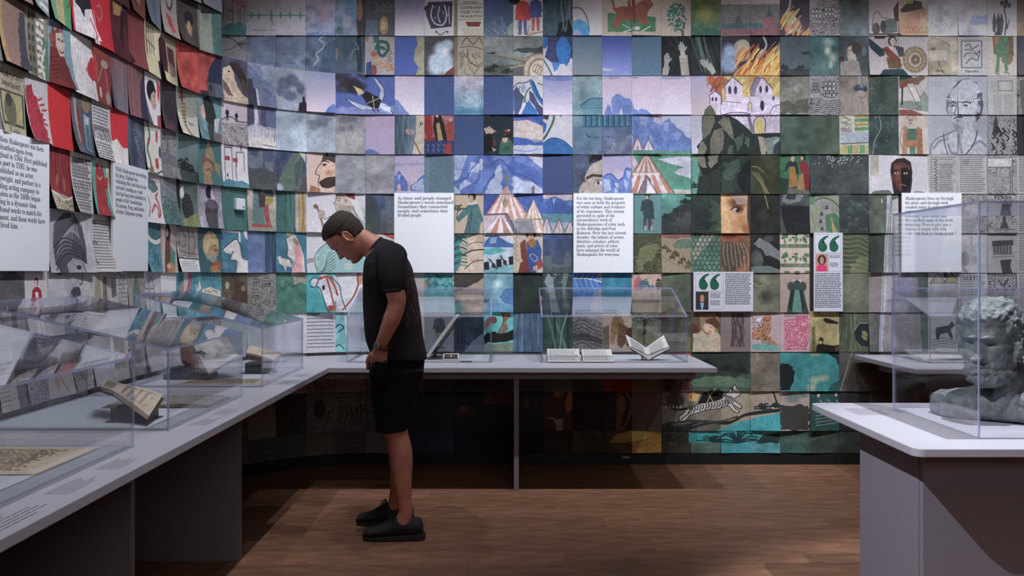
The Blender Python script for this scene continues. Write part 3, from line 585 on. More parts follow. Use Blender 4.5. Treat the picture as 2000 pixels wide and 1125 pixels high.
within(15, 1); [E('a4ac98', x, y, a, b, al=.8, soft=.6) for x, y, a, b in ((1618, 84, 14, 10), (1616, 100, 10, 12), (1626, 112, 10, 12), (1622, 126, 6, 10))]; E('c8c8a8', 1616, 100, 5, 8, al=.6, soft=.8)
within(16, 1); E('4a3c3a', 1668, 98, 15, 14); E('a39a92', 1662, 104, 10, 14); P('a39a92', 1655, 114, 1672, 112, 1672, 124, 1658, 124); P('8a827e', 1641, 122, 1656, 118, 1676, 120, 1682, 147, 1641, 147); E('4a3c3a', 1672, 96, 10, 12); E('6d7a80', 1687, 102, 5, 10, al=.7); S('4a4242', 1, 1656, 98, 1654, 106, 1657, 108); E('4a2c34', 1643, 114, 6, 4); E('3e3432', 1660, 100, 1.4, 1)
within(17, 1); P('3a3836', 1706, 70, 1727, 72, 1732, 70, 1727, 78, 1708, 78); 
at()
P('2c4248', 1697, 76, 1712, 88, 1724, 98, 1728, 108, 1718, 112, 1700, 96, 1697, 90); P('7a4038', 1722, 96, 1732, 92, 1758, 116, 1760, 130, 1740, 120); P('6a5238', 1730, 112, 1748, 118, 1762, 126, 1758, 134, 1734, 134); P('2f4548', 1724, 136, 1762, 134, 1774, 147, 1716, 147); P('4c4a50', 1746, 90, 1764, 94, 1766, 110, 1756, 112); E('4a3a36', 1742, 82, 9, 10); E('b0a098', 1743, 84, 6.5, 8.5); P('453c3a', 1737, 84, 1741, 92, 1748, 90, 1750, 84, 1746, 94, 1738, 94); P('3c3836', 1726, 74, 1762, 71, 1756, 66, 1740, 64, 1732, 68)
E('b8a89c', 1741, 95, 5, 4); within(18, 1); E('6a5844', 1786, 117, 25, 26); E('a08a6c', 1786, 117, 23, 24); E('7a6850', 1786, 117, 17, 18); E('b0a48e', 1786, 117, 14, 15); E('6f5f4c', 1787, 117, 9, 10); E('a89878', 1787, 117, 3, 3)
for k in range(16): E('5c4c3c', 1786 + 20 * math.cos(k * .39), 117 + 21 * math.sin(k * .39), 1.2, 1.2); L('7a6a58', .7, 1786 + 6 * math.cos(k * .39), 117 + 6 * math.sin(k * .39), 1786 + 14 * math.cos(k * .39), 117 + 15 * math.sin(k * .39))
within(19, 1); P('8c7c68', 1812, 120, 1870, 120, 1870, 147, 1812, 147, al=.5); P('b4aa9c', 1816, 100, 1848, 98, 1848, 118, 1816, 118); L('5a4c3c', 1.2, 1834, 120, 1830, 136, 1826, 140); L('5a4c3c', 1.2, 1832, 122, 1840, 140); S('4a3c30', 1.4, 1828, 140, 1834, 138, 1842, 142); E('b4a898', 1862, 92, 8, 12); P('a89a88', 1856, 106, 1868, 104, 1868, 140, 1858, 140); L('6a5c4c', 1, 1840, 82, 1856, 92); E('7a6a58', 1822, 97, 6, 3)
within(20, 1); L('3c3a40', 1.2, 1877, 82, 1916, 82, 1916, 132, 1877, 132, 1877, 82); LINES(1875, 74, 1912, 79, 2, '4a484e', 1, .7); S('3c3a40', 1.3, 1884, 92, 1892, 88, 1898, 96, 1910, 90); S('3c3a40', 1.3, 1882, 112, 1890, 104, 1906, 106, 1912, 100, 1908, 118, 1896, 114, 1886, 124); S('3c3a40', 1.2, 1884, 98, 1900, 100, 1908, 110); E('8c888c', 1896, 108, 8, 5, al=.6); TXT('Expositum', 1884, 141, 26, '3c3a40', 4.5)
within(21, 1); P('6e5444', 1938, 72, 1978, 72, 1979, 110, 1940, 106, al=.9); E('7a6450', 1966, 114, 12, 14, al=.9); P('5a7c60', 1946, 72, 1968, 72, 1970, 100, 1966, 108, 1968, 138, 1962, 140, 1958, 112, 1952, 112, 1950, 142, 1942, 140, 1946, 112, 1944, 96); P('a86a50', 1940, 72, 1950, 72, 1950, 84, 1942, 90); S('5a6a50', 1.6, 1942, 142, 1950, 144); S('5a6a50', 1.6, 1960, 140, 1970, 143)
# ---------- row 2
within(-4, 2); P('98a2b8', 508, 150, 540, 147, 540, 185, 520, 170, al=.6, wob=8); P('4a5578', 482, 150, 500, 160, 520, 190, 540, 205, 540, 224, 500, 224, 482, 200, al=.5, wob=8); P('3c3a50', 482, 176, 493, 176, 494, 190, 501, 196, 501, 224, 482, 224); P('a8a8b4', 499, 190, 503, 194, 506, 224, 501, 224)
within(-3, 2); [E('4a5474', x, y, a, b, al=.75, soft=.4) for x, y, a, b in ((556, 176, 14, 16), (572, 168, 14, 14), (586, 180, 10, 14), (566, 196, 16, 12), (548, 190, 8, 12))]; E('8d93a8', 572, 184, 6, 8, al=.5, soft=.6); P('2c2434', 582, 224, 584, 208, 590, 206, 590, 196, 594, 196, 595, 206, 600, 208, 600, 224)
within(-2, 2); P('5a74be', 634, 224, 640, 214, 650, 206, 655, 208, 655, 224)
within(-1, 2, 2); P('8a90c0', 655, 212, 771, 206, 771, 224, 655, 224, al=.6, wob=4); cloud(682, 166, 32, '38343c', 26, 3, .75); E('2c2a2e', 694, 172, 16, 16, al=.8, soft=.3)
P('c8b47c', 690, 170, 706, 176, 712, 186, 706, 184, 700, 188, 698, 182); P('262428', 706, 188, 716, 178, 730, 186, 740, 190, 746, 200, 740, 212, 728, 212, 718, 204); L('a8a888', 1.4, 718, 202, 742, 192); L('a8a888', 1.4, 728, 188, 732, 212)
P('aab4cc', 741, 190, 744, 176, 734, 160, 726, 149, 736, 156, 750, 172, 752, 186, 747, 198); P('aab4cc', 728, 210, 708, 206, 690, 200, 676, 195, 692, 208, 706, 216, 726, 216); L('262a40', 1, 726, 149, 738, 158, 750, 174, 751, 188, 747, 198); L('262a40', 1, 676, 195, 692, 208, 706, 215, 728, 215, 746, 214)
P('aab4cc', 744, 200, 754, 204, 764, 214, 766, 222, 752, 216, 740, 212); E('c0c4d0', 759, 212, 6, 4, .7); L('5a2c40', 1.4, 764, 216, 768, 222); L('5a2c40', 1.6, 730, 216, 734, 220); L('5a2c40', 1.6, 738, 216, 742, 220)
within(1, 2); P('6f84c8', 771, 194, 778, 196, 790, 212, 802, 224, 771, 224); P('90a2d8', 778, 206, 786, 214, 780, 222, al=.6)
within(3, 2); cloud(918, 170, 16, 'c8bcc4', 12, 5, .4); cloud(920, 200, 20, '9fc4d8', 16, 6, .35); E('6a7278', 906, 194, 6, 8, al=.7, soft=.6); [S('c0d4e0', 1, 896 + k * 5, 186 + k % 3 * 6, 904 + k * 5, 196, 898 + k * 5, 210, al=.6) for k in range(8)]; P('3f7ea4', 887, 212, 905, 206, 930, 216, 945, 208, 945, 224, 887, 224, al=.6, wob=5)
within(5, 2); P('4a5480', 1003, 178, 1010, 170, 1016, 182, 1024, 190, 1018, 210, 1012, 224, 1005, 224); P('2f6cb6', 1026, 206, 1032, 196, 1040, 206, 1048, 216, 1050, 224, 1018, 224); P('484c74', 1034, 178, 1042, 184, 1052, 204, 1061, 212, 1061, 224, 1052, 224, 1044, 208, 1034, 196); P('2f6cb6', 1034, 160, 1042, 160, 1048, 172, 1056, 190, 1061, 196, 1061, 208, 1050, 196, 1040, 178); S('2c3458', 1.3, 1004, 172, 1012, 164, 1020, 164, 1030, 162, 1038, 158, 1044, 168, 1050, 186, 1061, 198); S('2c3458', 1.1, 1016, 170, 1014, 180, 1024, 192, 1028, 204); E('8aa4c8', 1022, 174, 4, 9, .2); S('3a6a5a', 2, 1024, 200, 1028, 182, 1036, 172); P('2f6cb6', 1003, 190, 1007, 194, 1005, 210, 1003, 224); L('4c6a5c', 1.6, 1050, 164, 1061, 168)
within(6, 2); P('6478c0', 1061, 147, 1119, 147, 1119, 158, 1090, 160, 1061, 156, al=.7, wob=4)
within(7, 2, 2, 2); P('4c7c94', 1130, 205, 1150, 192, 1177, 192, 1177, 207, 1136, 210, al=.75); S('2c5878', 1.4, 1134, 207, 1152, 194, 1160, 192, 1177, 193); L('2c5878', 1.4, 1136, 211, 1177, 210); P('4a86a0', 1138, 212, 1177, 212, 1177, 248, 1140, 248, al=.45)
within(7, 3, 2); P('3c7290', 1138, 224, 1235, 224, 1235, 246, 1140, 248, al=.75); P('7c98a2', 1119, 224, 1137, 224, 1137, 245, 1119, 250, al=.6)
for k in range(9): L('2a547a', 2.4, 1144 + k * 11, 212 if k < 3 else 224, 1144 + k * 11, 247); L('8ab0ba', 1.4, 1148 + k * 11, 214 if k < 3 else 226, 1148 + k * 11, 246, al=.6)
L('2a5070', 1.4, 1136, 249, 1235, 248); P('8894a8', 1180, 300, 1200, 280, 1235, 262, 1235, 270, 1210, 300, al=.5, wob=4); P('7a8aa0', 1150, 301, 1166, 280, 1177, 284, 1166, 301, al=.4)
within(7, 3, 2); S('25303c', 1.2, 1146, 262, 1150, 268, 1153, 266); TXT('le temple de Thésée', 1146, 270, 58, '2a3642', 4.5, serif=False)
at(); within(8, 2); P('6a84cc', 1180, 224, 1186, 204, 1192, 206, 1196, 190, 1204, 184, 1212, 186, 1220, 192, 1230, 192, 1236, 204, 1236, 224); P('a8b8e0', 1192, 200, 1194, 196, 1196, 216, 1194, 220); P('c0c8e0', 1208, 224, 1214, 208, 1216, 222); within(9, 2); P('6a84cc', 1235, 200, 1238, 212, 1246, 216, 1252, 212, 1262, 215, 1270, 222, 1271, 224, 1235, 224)
for c_ in (8, 9, 10, 11): within(c_, 2); P('8a98cc', 713.5 + PW * c_, 147, 772 + PW * c_, 147, 772 + PW * c_, 153, 713.5 + PW * c_, 155, al=.6, wob=6)
within(9, 3, 2); P('6580c6', 1235, 224, 1272, 224, 1276, 232, 1276, 240, 1292, 246, 1298, 236, 1306, 234, 1316, 244, 1330, 256, 1340, 266, 1351, 270, 1351, 296, 1235, 296, wob=3); [P('a0b2de', *q, al=.5, wob=3) for q in ((1250, 228, 1268, 226, 1262, 250, 1250, 244), (1296, 240, 1306, 238, 1304, 262, 1298, 254), (1320, 254, 1332, 262, 1322, 276, 1314, 262), (1262, 262, 1280, 270, 1268, 282))]; [P('4564b4', *q, al=.4, wob=4) for q in ((1270, 250, 1290, 262, 1292, 286, 1276, 276), (1306, 256, 1318, 276, 1300, 288), (1240, 240, 1250, 262, 1240, 270))]
P('5a927e', 1235, 294, 1351, 294, 1351, 301, 1235, 301)
tent(1245, 268, 293, 12, 'b89aa0', 'd8ccd4', 5); tent(1266, 272, 293, 11, 'b8acc0', 'd8d0dc', 5); L('6a5060', 1, 1245, 268, 1245, 262); L('6a5060', 1, 1266, 272, 1266, 264)
within(11, 2, 3, 3); P('b8b4ce', 1351, 224, 1380, 224, 1372, 270, 1351, 272, al=.5)
within(11, 2, 3); P('c8a868', 1412, 147, 1523, 147, 1523, 195, 1440, 196, 1400, 196, 1398, 176); flames(1430, 1520, 140, 190, 40, 8, ('e0c070', 'd8a858', 'cc8a4c', 'e8d080')); P('b86848', 1378, 150, 1396, 156, 1410, 152, 1424, 158, 1410, 172, 1408, 196, 1398, 182, 1388, 168); flames(1380, 1410, 146, 184, 16, 9, ('b4583c', 'c87848', '9a4c34'))
# castle
LILAC, PUR = 'ccbcd4', '5c4868'
within(11, 2, 3, 2)
P(LILAC, 1400, 204, 1418, 196, 1440, 190, 1480, 190, 1523, 190, 1523, 260, 1474, 260, 1468, 240, 1420, 250, 1400, 224); P(LILAC, 1416, 194, 1416, 170, 1430, 153, 1449, 170, 1449, 192); L(PUR, 1.6, 1411, 174, 1430, 152, 1450, 168); L(PUR, 1, 1416, 172, 1416, 194); P(LILAC, 1466, 190, 1466, 174, 1478, 154, 1490, 155, 1508, 176, 1508, 198, 1466, 198); P('8c7c98', 1465, 176, 1476, 154, 1486, 155, 1476, 176, 1474, 190, 1465, 188); L(PUR, 1.5, 1464, 176, 1476, 153, 1490, 154, 1508, 174); P(LILAC, 1386, 202, 1386, 186, 1396, 179, 1408, 188, 1408, 202); L(PUR, 1.5, 1386, 202, 1386, 186, 1396, 179, 1409, 188, 1409, 203); L(PUR, 1, 1409, 198, 1446, 201)
for x, y, a, b in ((1425, 177, 2.5, 7), (1436, 177, 2.5, 7), (1485, 176, 2, 6), (1497, 175, 2, 6), (1488, 206, 3.4, 9), (1391, 194, 1.3, 3), (1398, 194, 1.3, 3), (1510, 192, 1.4, 3)): E(PUR, x, y, a + 1, b + 1.4); E('3c3c5c' if y != 206 else '2f3450', x, y, a, b)
E('c8b878', 1464, 208, 3, 8); L(PUR, 1, 1460, 217, 1460, 202, 1464, 199, 1468, 202, 1468, 217)
for k in range(12): L('8a7898', .7, 1402 + k % 5 * 22, 204 + k * 4, 1420 + k % 5 * 22, 205 + k * 4, al=.6)
S(PUR, 1.6, 1406, 226, 1430, 220, 1460, 222, 1464, 230); S(PUR, 1.2, 1502, 222, 1510, 208, 1523, 204)
for k in range(14): S(PUR, .9, 1406 + k * 8, 226, 1410 + k * 8, 230, 1414 + k * 8, 226, al=.8)
E('d0b868', 1483, 249, 10, 18); P('2a3238', 1470, 262, 1523, 260, 1523, 272, 1470, 270); S(PUR, 1.6, 1473, 262, 1472, 240, 1482, 230, 1494, 236, 1494, 258); 
for k in range(5): L(PUR, .9, 1476 + k * 5, 222, 1477 + k * 4, 230)
P('7a6888', 1458, 226, 1464, 226, 1474, 262, 1466, 258)
# rocks below
within(11, 3, 3); P('2c3432', 1372, 224, 1400, 224, 1412, 230, 1424, 228, 1440, 236, 1462, 254, 1472, 264, 1523, 268, 1523, 301, 1366, 301, 1360, 286, 1372, 272, 1370, 244); P('7a8a80', 1490, 268, 1523, 268, 1523, 301, 1496, 301, al=.9, wob=3); P('8ac0ac', 1508, 276, 1523, 268, 1516, 292, al=.7); P('3c4450', 1512, 282, 1523, 274, 1523, 301, 1508, 301); P('a09280', 1480, 266, 1490, 268, 1496, 284, 1494, 301, 1486, 301)
ROCK = '6f6c5c'
for q in ((1372, 232, 1384, 208, 1394, 222, 1396, 240, 1386, 262, 1374, 274, 1370, 256), (1386, 274, 1396, 256, 1410, 250, 1414, 262, 1412, 290, 1404, 301, 1386, 301), (1402, 240, 1414, 230, 1424, 232, 1430, 252, 1434, 276, 1422, 262, 1410, 250), (1362, 296, 1366, 280, 1374, 276, 1380, 290, 1376, 301, 1362, 301)): P(ROCK, *q, wob=2)
for q in ((1434, 272, 1452, 260, 1450, 282, 1440, 296), (1424, 282, 1432, 284, 1430, 301, 1420, 301), (1454, 266, 1464, 270, 1462, 290, 1454, 280)): P('4c5c50', *q, wob=2)
within(11, 2); P('56604e', 1374, 224, 1376, 214, 1386, 204, 1394, 214, 1398, 224)
at()
# ---------- row 3
within(-4, 3); P('9a98a8', 482, 224, 498, 224, 499, 262, 482, 268); P('4a4662', 482, 224, 496, 224, 497, 258, 482, 264); P('b8b0bc', 497, 224, 502, 224, 506, 252, 498, 262); P('5a648c', 503, 224, 540, 224, 540, 262, 506, 258); P('504a66', 509, 232, 520, 232, 521, 262, 510, 258); P('b4b0bc', 482, 266, 500, 260, 540, 268, 540, 282, 482, 290); P('c4bcb8', 482, 284, 540, 280, 540, 301, 482, 301); L('3c3a4c', 1.2, 512, 294, 540, 296); L('3c3a4c', 1, 538, 268, 536, 286)
for k in range(8): L('7a7488', .7, 484 + k * 7, 264, 482 + k * 7, 282, al=.7)
within(-3, 3); cloud(585, 240, 16, '6a7688', 10, 3, .3); within(-2, 3); cloud(620, 244, 26, '626878', 18, 4, .45); within(-1, 3); cloud(676, 236, 24, '5a5a68', 18, 5, .5); P('a0a4a4', 660, 262, 713, 256, 713, 301, 655, 301, al=.4, wob=10)
within(0, 3); P('5c70b8', 713, 296, 720, 290, 730, 292, 740, 297, 744, 301, 713, 301)
within(1, 3); P('4a5c74', 771, 224, 800, 224, 806, 260, 796, 301, 771, 301, al=.9); P('5c8090', 790, 224, 820, 224, 818, 246, 800, 262, al=.6); P('c0b0a0', 812, 224, 829, 224, 829, 301, 806, 301, 812, 262); E('b88c90', 800, 258, 9, 6, .3); L('8c7058', 3, 788, 224, 806, 270, 822, 301); FOLDS(773, 226, 796, 300, 8, '38485c', '6a8494', 3, .5); TXT('D', 820, 246, 6, '3a3030', 6); 
within(2, 3); P('b87078', 829, 224, 887, 224, 887, 260, 829, 272, al=.7); P('962c30', 830, 224, 842, 224, 846, 262, 838, 276, 830, 260); P('2c2426', 848, 230, 860, 226, 868, 244, 874, 276, 852, 276, 846, 250); P('a08c60', 852, 244, 858, 240, 866, 274, 856, 276); P('a04038', 870, 244, 884, 238, 887, 276, 874, 280); E('c8a890', 854, 228, 3, 4); E('c8a890', 880, 236, 3, 4); P('2f3c74', 829, 277, 887, 275, 887, 301, 829, 301); [L('8c8c64', 1.4, 836 + k % 5 * 10, 282 + k // 5 * 9, 838 + k % 5 * 10, 286 + k // 5 * 9) for k in range(10)]; P('a03838', 870, 282, 880, 278, 884, 301, 868, 301); [S('d0909c', 1, 864 + k * 6, 228, 870 + k * 6, 236, 876 + k * 6, 230, al=.6) for k in range(3)]
within(4, 3); P('1a2026', 952, 224, 972, 224, 960, 232); E('8c8878', 954, 256, 9, 5, .3); P('a89c88', 945, 252, 956, 248, 970, 258, 950, 262); E('c0a090', 960, 258, 5, 4); P('1c1c20', 945, 266, 960, 262, 966, 290, 945, 301); P('5c3030', 962, 274, 968, 272, 968, 284, 963, 284); P('3f6a58', 978, 276, 994, 270, 1003, 282, 1003, 301, 974, 301, 976, 286); E('c09884', 986, 271, 6, 8); P('2c2830', 974, 266, 1000, 262, 1000, 268, 978, 270); P('3c2c30', 982, 262, 984, 254, 996, 254, 997, 262); E('b03840', 990, 256, 4, 3); E('b8b0a0', 994, 255, 2.4, 2.4); L('402c38', 1.4, 994, 254, 997, 246); P('b08878', 960, 286, 970, 292, 964, 296); E('264c44', 990, 290, 8, 5, al=.6)
within(5, 3); P('3c58b8', 1003, 224, 1061, 224, 1061, 246, 1048, 240, 1040, 230, 1020, 232, 1003, 228, wob=3); P('d4c0bc', 1003, 238, 1030, 236, 1061, 248, 1061, 274, 1003, 268); P('3f5cba', 1003, 268, 1024, 270, 1046, 278, 1061, 276, 1061, 284, 1030, 284, 1003, 284, wob=2); P('b8c0d8', 1003, 284, 1061, 284, 1061, 301, 1003, 301, al=.8); S('5c7cc4', 2, 1003, 292, 1030, 296, 1050, 290, al=.6)
within(6, 3); P('4a4048', 1061, 224, 1074, 224, 1070, 236, 1061, 234); P('2f66b0', 1061, 238, 1068, 244, 1066, 256, 1061, 262); S('34584c', 4, 1083, 224, 1080, 240, 1070, 260, 1062, 272); S('6a9080', 1.2, 1084, 226, 1080, 242, 1070, 262); P('2c66b0', 1061, 280, 1074, 271, 1088, 270, 1104, 278, 1119, 292, 1119, 301, 1061, 301); S('1c3468', 1.2, 1061, 280, 1078, 270, 1100, 275, 1119, 292); S('2050a0', 1.2, 1063, 286, 1086, 276, 1106, 286); L('4a4048', 1.4, 1090, 224, 1096, 230)
# ---------- row 4
within(-3, 4); P('566a60', 540, 374, 552, 340, 574, 304, 588, 296, 592, 312, 588, 340, 582, 372, 560, 378); P('3c4a46', 574, 330, 590, 312, 586, 345, 578, 372, al=.7); P('a8a4a0', 583, 301, 596, 301, 596, 324, 592, 316, 584, 306); E('a0a8bc', 546, 372, 10, 10, al=.8, soft=.5); P('4c4648', 590, 352, 600, 350, 600, 378, 584, 378)
within(-4, 4); P('5a6270', 482, 301, 540, 301, 540, 330, 482, 336, al=.2); [P('6c7480', *q, al=.8) for q in ((504, 306, 514, 306, 514, 340, 504, 340), (484, 316, 504, 318, 504, 340, 484, 340), (518, 326, 534, 326, 534, 344, 518, 344))]; E('45494a', 512, 352, 26, 18, al=.8, soft=.4); P('44474a', 482, 346, 540, 344, 540, 378, 482, 378, al=.7)
within(-2, 4); P('d0ab96', 656, 312, 632, 308, 628, 322, 621, 328, 623, 333, 616, 342, 618, 346, 624, 346, 621, 352, 622, 356, 620, 364, 626, 372, 636, 374, 656, 378); P('4a3c38', 629, 312, 640, 300, 656, 300, 656, 322, 640, 316, 630, 318); E('7c8c88', 648, 305, 8, 4); P('3c302c', 622, 358, 632, 352, 640, 348, 656, 346, 656, 364, 640, 370, 628, 368); E('b45c48', 643, 340, 12, 9, al=.55, soft=.8); S('4a3430', 1.2, 632, 308, 628, 322, 622, 328, 616, 342, 624, 346, 621, 356, 622, 366); E('3a2c2c', 634, 325, 4, 2); S('3a2c2c', 1.4, 628, 319, 636, 318, 644, 321); P('9a6c50', 606, 364, 624, 370, 626, 378, 602, 378)
within(-1, 4); E('a4a6a4', 714, 330, 30, 22, al=.5, soft=.5); cloud(672, 310, 18, '9a9aa0', 10, 2, .4); cloud(686, 356, 22, '7c7c86', 12, 3, .4); within(0, 4); E('a4a6a4', 724, 322, 22, 22, al=.6, soft=.3); P('80808a', 713, 346, 740, 340, 768, 322, 771, 322, 771, 370, 713, 378, al=.6, wob=6); P('a0a29c', 714, 352, 724, 356, 726, 378, 713, 378, al=.5)
within(1, 4); P('5068b8', 771, 346, 780, 334, 788, 344, 800, 362, 812, 356, 829, 340, 829, 378, 771, 378, wob=2); P('b8c4dc', 776, 342, 784, 340, 780, 354, al=.7); P('c0c8d8', 804, 362, 826, 348, 829, 372, 806, 370, al=.7); P('c89894', 776, 362, 782, 358, 784, 374, 776, 374); P('c09090', 797, 360, 801, 352, 803, 374, 796, 374); P('ccc4cc', 771, 372, 829, 372, 829, 378, 771, 378, al=.6); P('7c7ca8', 771, 320, 829, 318, 829, 324, 771, 326, al=.4)
within(2, 4); LINES(840, 306, 884, 374, 19, '3c5060', 1., .7, rag=.1)
within(3, 4, 3); P('d4cad8', 1018, 301, 1061, 301, 1061, 330, 1044, 320, 1034, 308, al=.8, wob=3)
for q in ((887, 301, 915, 303, 905, 330, 896, 350, 887, 352), (920, 318, 936, 322, 932, 350, 912, 362, 896, 372, 900, 358, 914, 348), (936, 312, 944, 314, 942, 334, 935, 334), (950, 372, 956, 356, 966, 344, 970, 326, 978, 322, 982, 344, 978, 356, 984, 374, 980, 378, 946, 378), (960, 300, 984, 300, 1000, 312, 990, 326, 976, 316, 964, 318), (1000, 340, 1020, 352, 1040, 356, 1061, 372, 1061, 378, 1000, 378), (887, 362, 900, 372, 900, 378, 887, 378)): P('bcc6e0', *q, al=.85, wob=3)
for q in ((944, 308, 960, 322, 976, 318, 990, 330, 1000, 344, 1024, 346, 1061, 366, 1061, 344, 1044, 330, 1010, 318, 1000, 306, 960, 301), (908, 350, 926, 336, 940, 340, 930, 360)): P('3c58b0', *q, al=.6, wob=5)
S('3450a8', 1.8, 888, 358, 900, 352, 914, 344, 920, 332, 930, 322, 938, 308, al=.9); S('3450a8', 1.6, 944, 372, 956, 352, 966, 340); S('3450a8', 1.8, 962, 318, 978, 314, 992, 326, 1004, 338, 1026, 346, 1050, 360, al=.9)
for k in range(12): S('5470c0', 1, 890 + k * 4, 306 + k, 888 + k * 3, 320 + k, 888 + k * 2, 334, al=.6)
P('cc9890', 985, 366, 991, 362, 998, 378, 978, 378); E('7c7c60', 990, 348, 4, 7); L('8c8c70', 1.2, 990, 356, 990, 366); P('7c6c70', 1038, 366, 1044, 362, 1044, 378, 1038, 378)
within(7, 4); P('3c4048', 1148, 301, 1177, 301, 1177, 322, 1160, 318, 1150, 322); P('231f20', 1150, 318, 1156, 304, 1170, 301, 1177, 301, 1177, 320, 1162, 312); P('b8aaa0', 1177, 312, 1160, 320, 1152, 326, 1146, 336, 1142, 346, 1142, 352, 1132, 366, 1130, 374, 1136, 378, 1177, 378); E('ccc0b8', 1160, 334, 9, 8, al=.5, soft=.8); P('4c403a', 1144, 346, 1156, 340, 1177, 342, 1177, 347, 1158, 345, 1146, 351); E('e0dcd8', 1168, 357, 7, 4); E('6a7070', 1168, 357, 3.6, 4); E('20201f', 1168, 357, 1.6, 1.8); S('4a3e3a', 1.2, 1160, 358, 1166, 352, 1176, 352); E('5c4c46', 1142, 353, 3, 4, al=.6); E('8a7468', 1138, 374, 3, 2)
within(8, 4); P('c8b8c8', 1177, 330, 1235, 336, 1235, 350, 1177, 350, al=.5, wob=4); P('6680cc', 1177, 346, 1186, 338, 1196, 340, 1208, 352, 1216, 344, 1220, 330, 1228, 328, 1235, 334, 1235, 378, 1177, 378); [P('b4c0e2', *q, al=.8, wob=2) for q in ((1178, 352, 1190, 350, 1194, 372, 1180, 374), (1200, 356, 1208, 358, 1206, 376, 1198, 376), (1218, 350, 1228, 356, 1222, 374), (1222, 334, 1232, 336, 1228, 352))]; S('3c58b0', 1.4, 1178, 346, 1192, 340, 1206, 352, 1218, 346, 1222, 330, 1234, 332); S('3c58b0', 1.2, 1196, 352, 1202, 366, 1214, 376)
within(9, 4, 2); P('c8c8dc', 1285, 312, 1320, 308, 1351, 308, 1351, 350, 1320, 342, 1312, 334, 1336, 328, 1300, 318, wob=1); P('5f9c82', 1293, 318, 1330, 326, 1316, 338, 1351, 350, 1351, 360, 1320, 358, 1293, 350, al=.8, wob=2); P('5ab09c', 1310, 356, 1351, 354, 1351, 370, 1320, 368, al=.7); P('c4c0b4', 1316, 368, 1351, 370, 1351, 378, 1318, 378)
within(9, 4, 2); P('c8b4c8', 1235, 305, 1248, 322, 1240, 336, 1235, 340); tent(1262, 300, 376, 54, 'c4846c', 'd8ccd4', 9, '6a4c58', 338); P('8a7480', 1262, 342, 1248, 376, 1270, 376, 1272, 350); P('d8d0dc', 1264, 348, 1262, 376, 1280, 376); L('7a5c60', 2, 1262, 344, 1246, 377); L('7a5c60', 2, 1262, 344, 1284, 377)
within(11, 4, 2); P('62a08c', 1351, 301, 1372, 301, 1364, 345, 1360, 378, 1351, 378); P('262c2c', 1366, 301, 1409, 301, 1409, 320, 1396, 340, 1380, 350, 1372, 344, 1362, 318); P('7a7868', 1360, 301, 1374, 301, 1380, 330, 1370, 328, 1360, 312, wob=2); P('7a7868', 1384, 301, 1404, 301, 1400, 318, 1388, 330, 1382, 322, wob=2); P('2f3a34', 1360, 378, 1364, 346, 1384, 340, 1409, 326, 1409, 378); P('1f2426', 1442, 330, 1467, 312, 1467, 378, 1450, 378, 1440, 356, wob=4); P('4a6450', 1412, 320, 1440, 312, 1446, 330, 1430, 350, 1412, 352, al=.7, wob=8); TUFT(1356, 366, 12, '2c3a38', 6, 3)
within(13, 4); [S('8c8450', 1.2, 1467 + k * 3, 336 + k * 3, 1484 + k * 2, 344 + k * 6, 1496 + k * 2, 372 + k * 2, al=.8) for k in range(7)]; S('7c7a64', 2, 1468, 326, 1480, 328, 1492, 338, al=.7)
within(14, 4); P('3c7450', 1523, 301, 1580, 301, 1580, 345, 1523, 350, al=.9); P('b07c40', 1542, 326, 1554, 326, 1558, 362, 1540, 366); P('2c3440', 1536, 320, 1545, 316, 1556, 318, 1560, 340, 1554, 340, 1552, 326, 1542, 326, 1532, 338); E('c0a088', 1548, 312, 4, 6); P('8c2c30', 1560, 318, 1576, 316, 1582, 340, 1580, 370, 1566, 374, 1564, 340); P('b08450', 1560, 344, 1568, 338, 1572, 374, 1556, 374); E('3c2c2c', 1569, 310, 5, 6); E('c0a088', 1566, 311, 3, 4); P('2c4438', 1523, 346, 1540, 350, 1538, 378, 1523, 378); S('4c3c30', 1.4, 1524, 338, 1534, 332); P('6c6c5c', 1540, 366, 1580, 372, 1580, 378, 1536, 378)
within(15, 4, 2); rr = random.Random(4)
for k in range(60): E('b0b8b4', rr.gauss(1636, 18), rr.gauss(314, 5), 1.5, 1.2, rr.uniform(0, 3), al=.85)
for k in range(50): x, y = rr.uniform(1582, 1694), rr.uniform(320, 375); S('5a625c', 1, x, y, x + 4, y - 4, x + 8, y - 1, al=.5)
within(17, 4, 2); P('b4aea0', 1699, 302, 1716, 303, 1715, 345, 1699, 344); P('5f7064', 1700, 378, 1706, 372, 1734, 370, 1742, 378); P('7c8c84', 1786, 372, 1800, 374, 1806, 378, 1780, 378); P('332a2c', 1738, 336, 1740, 320, 1750, 312, 1766, 310, 1778, 318, 1781, 336, 1780, 356, 1776, 378, 1744, 378, 1740, 350); P('6c3c34', 1744, 322, 1760, 318, 1776, 324, 1777, 345, 1770, 366, 1758, 374, 1748, 364, 1744, 344); P('251e24', 1759, 330, 1770, 328, 1778, 336, 1776, 360, 1768, 372, 1760, 374); P('8c5444', 1748, 326, 1757, 324, 1758, 352, 1750, 352, al=.8); [P('e0dce0', x, 338, x + 7, 337, x + 8, 341, x + 1, 341) for x in (1746, 1764)]; [E('1c181c', x, 339, 1.6, 1.8) for x in (1750, 1768)]; L('2a2024', 2, 1744, 334, 1755, 333); L('2a2024', 2, 1762, 332, 1774, 333); S('8c5c50', 1.8, 1755, 362, 1761, 360, 1768, 363); P('7c4438', 1740, 340, 1743, 340, 1744, 356, 1741, 354)
within(20, 4); E('77747a', 1887, 318, 6, 6, al=.6); at()
within(21, 4); L('5a565c', 1, 1931, 328, 1972, 328, 1972, 378); L('5a565c', 1, 1976, 314, 1976, 378); P('c8c4c4', 1929, 312, 1974, 312, 1974, 326, 1929, 326)
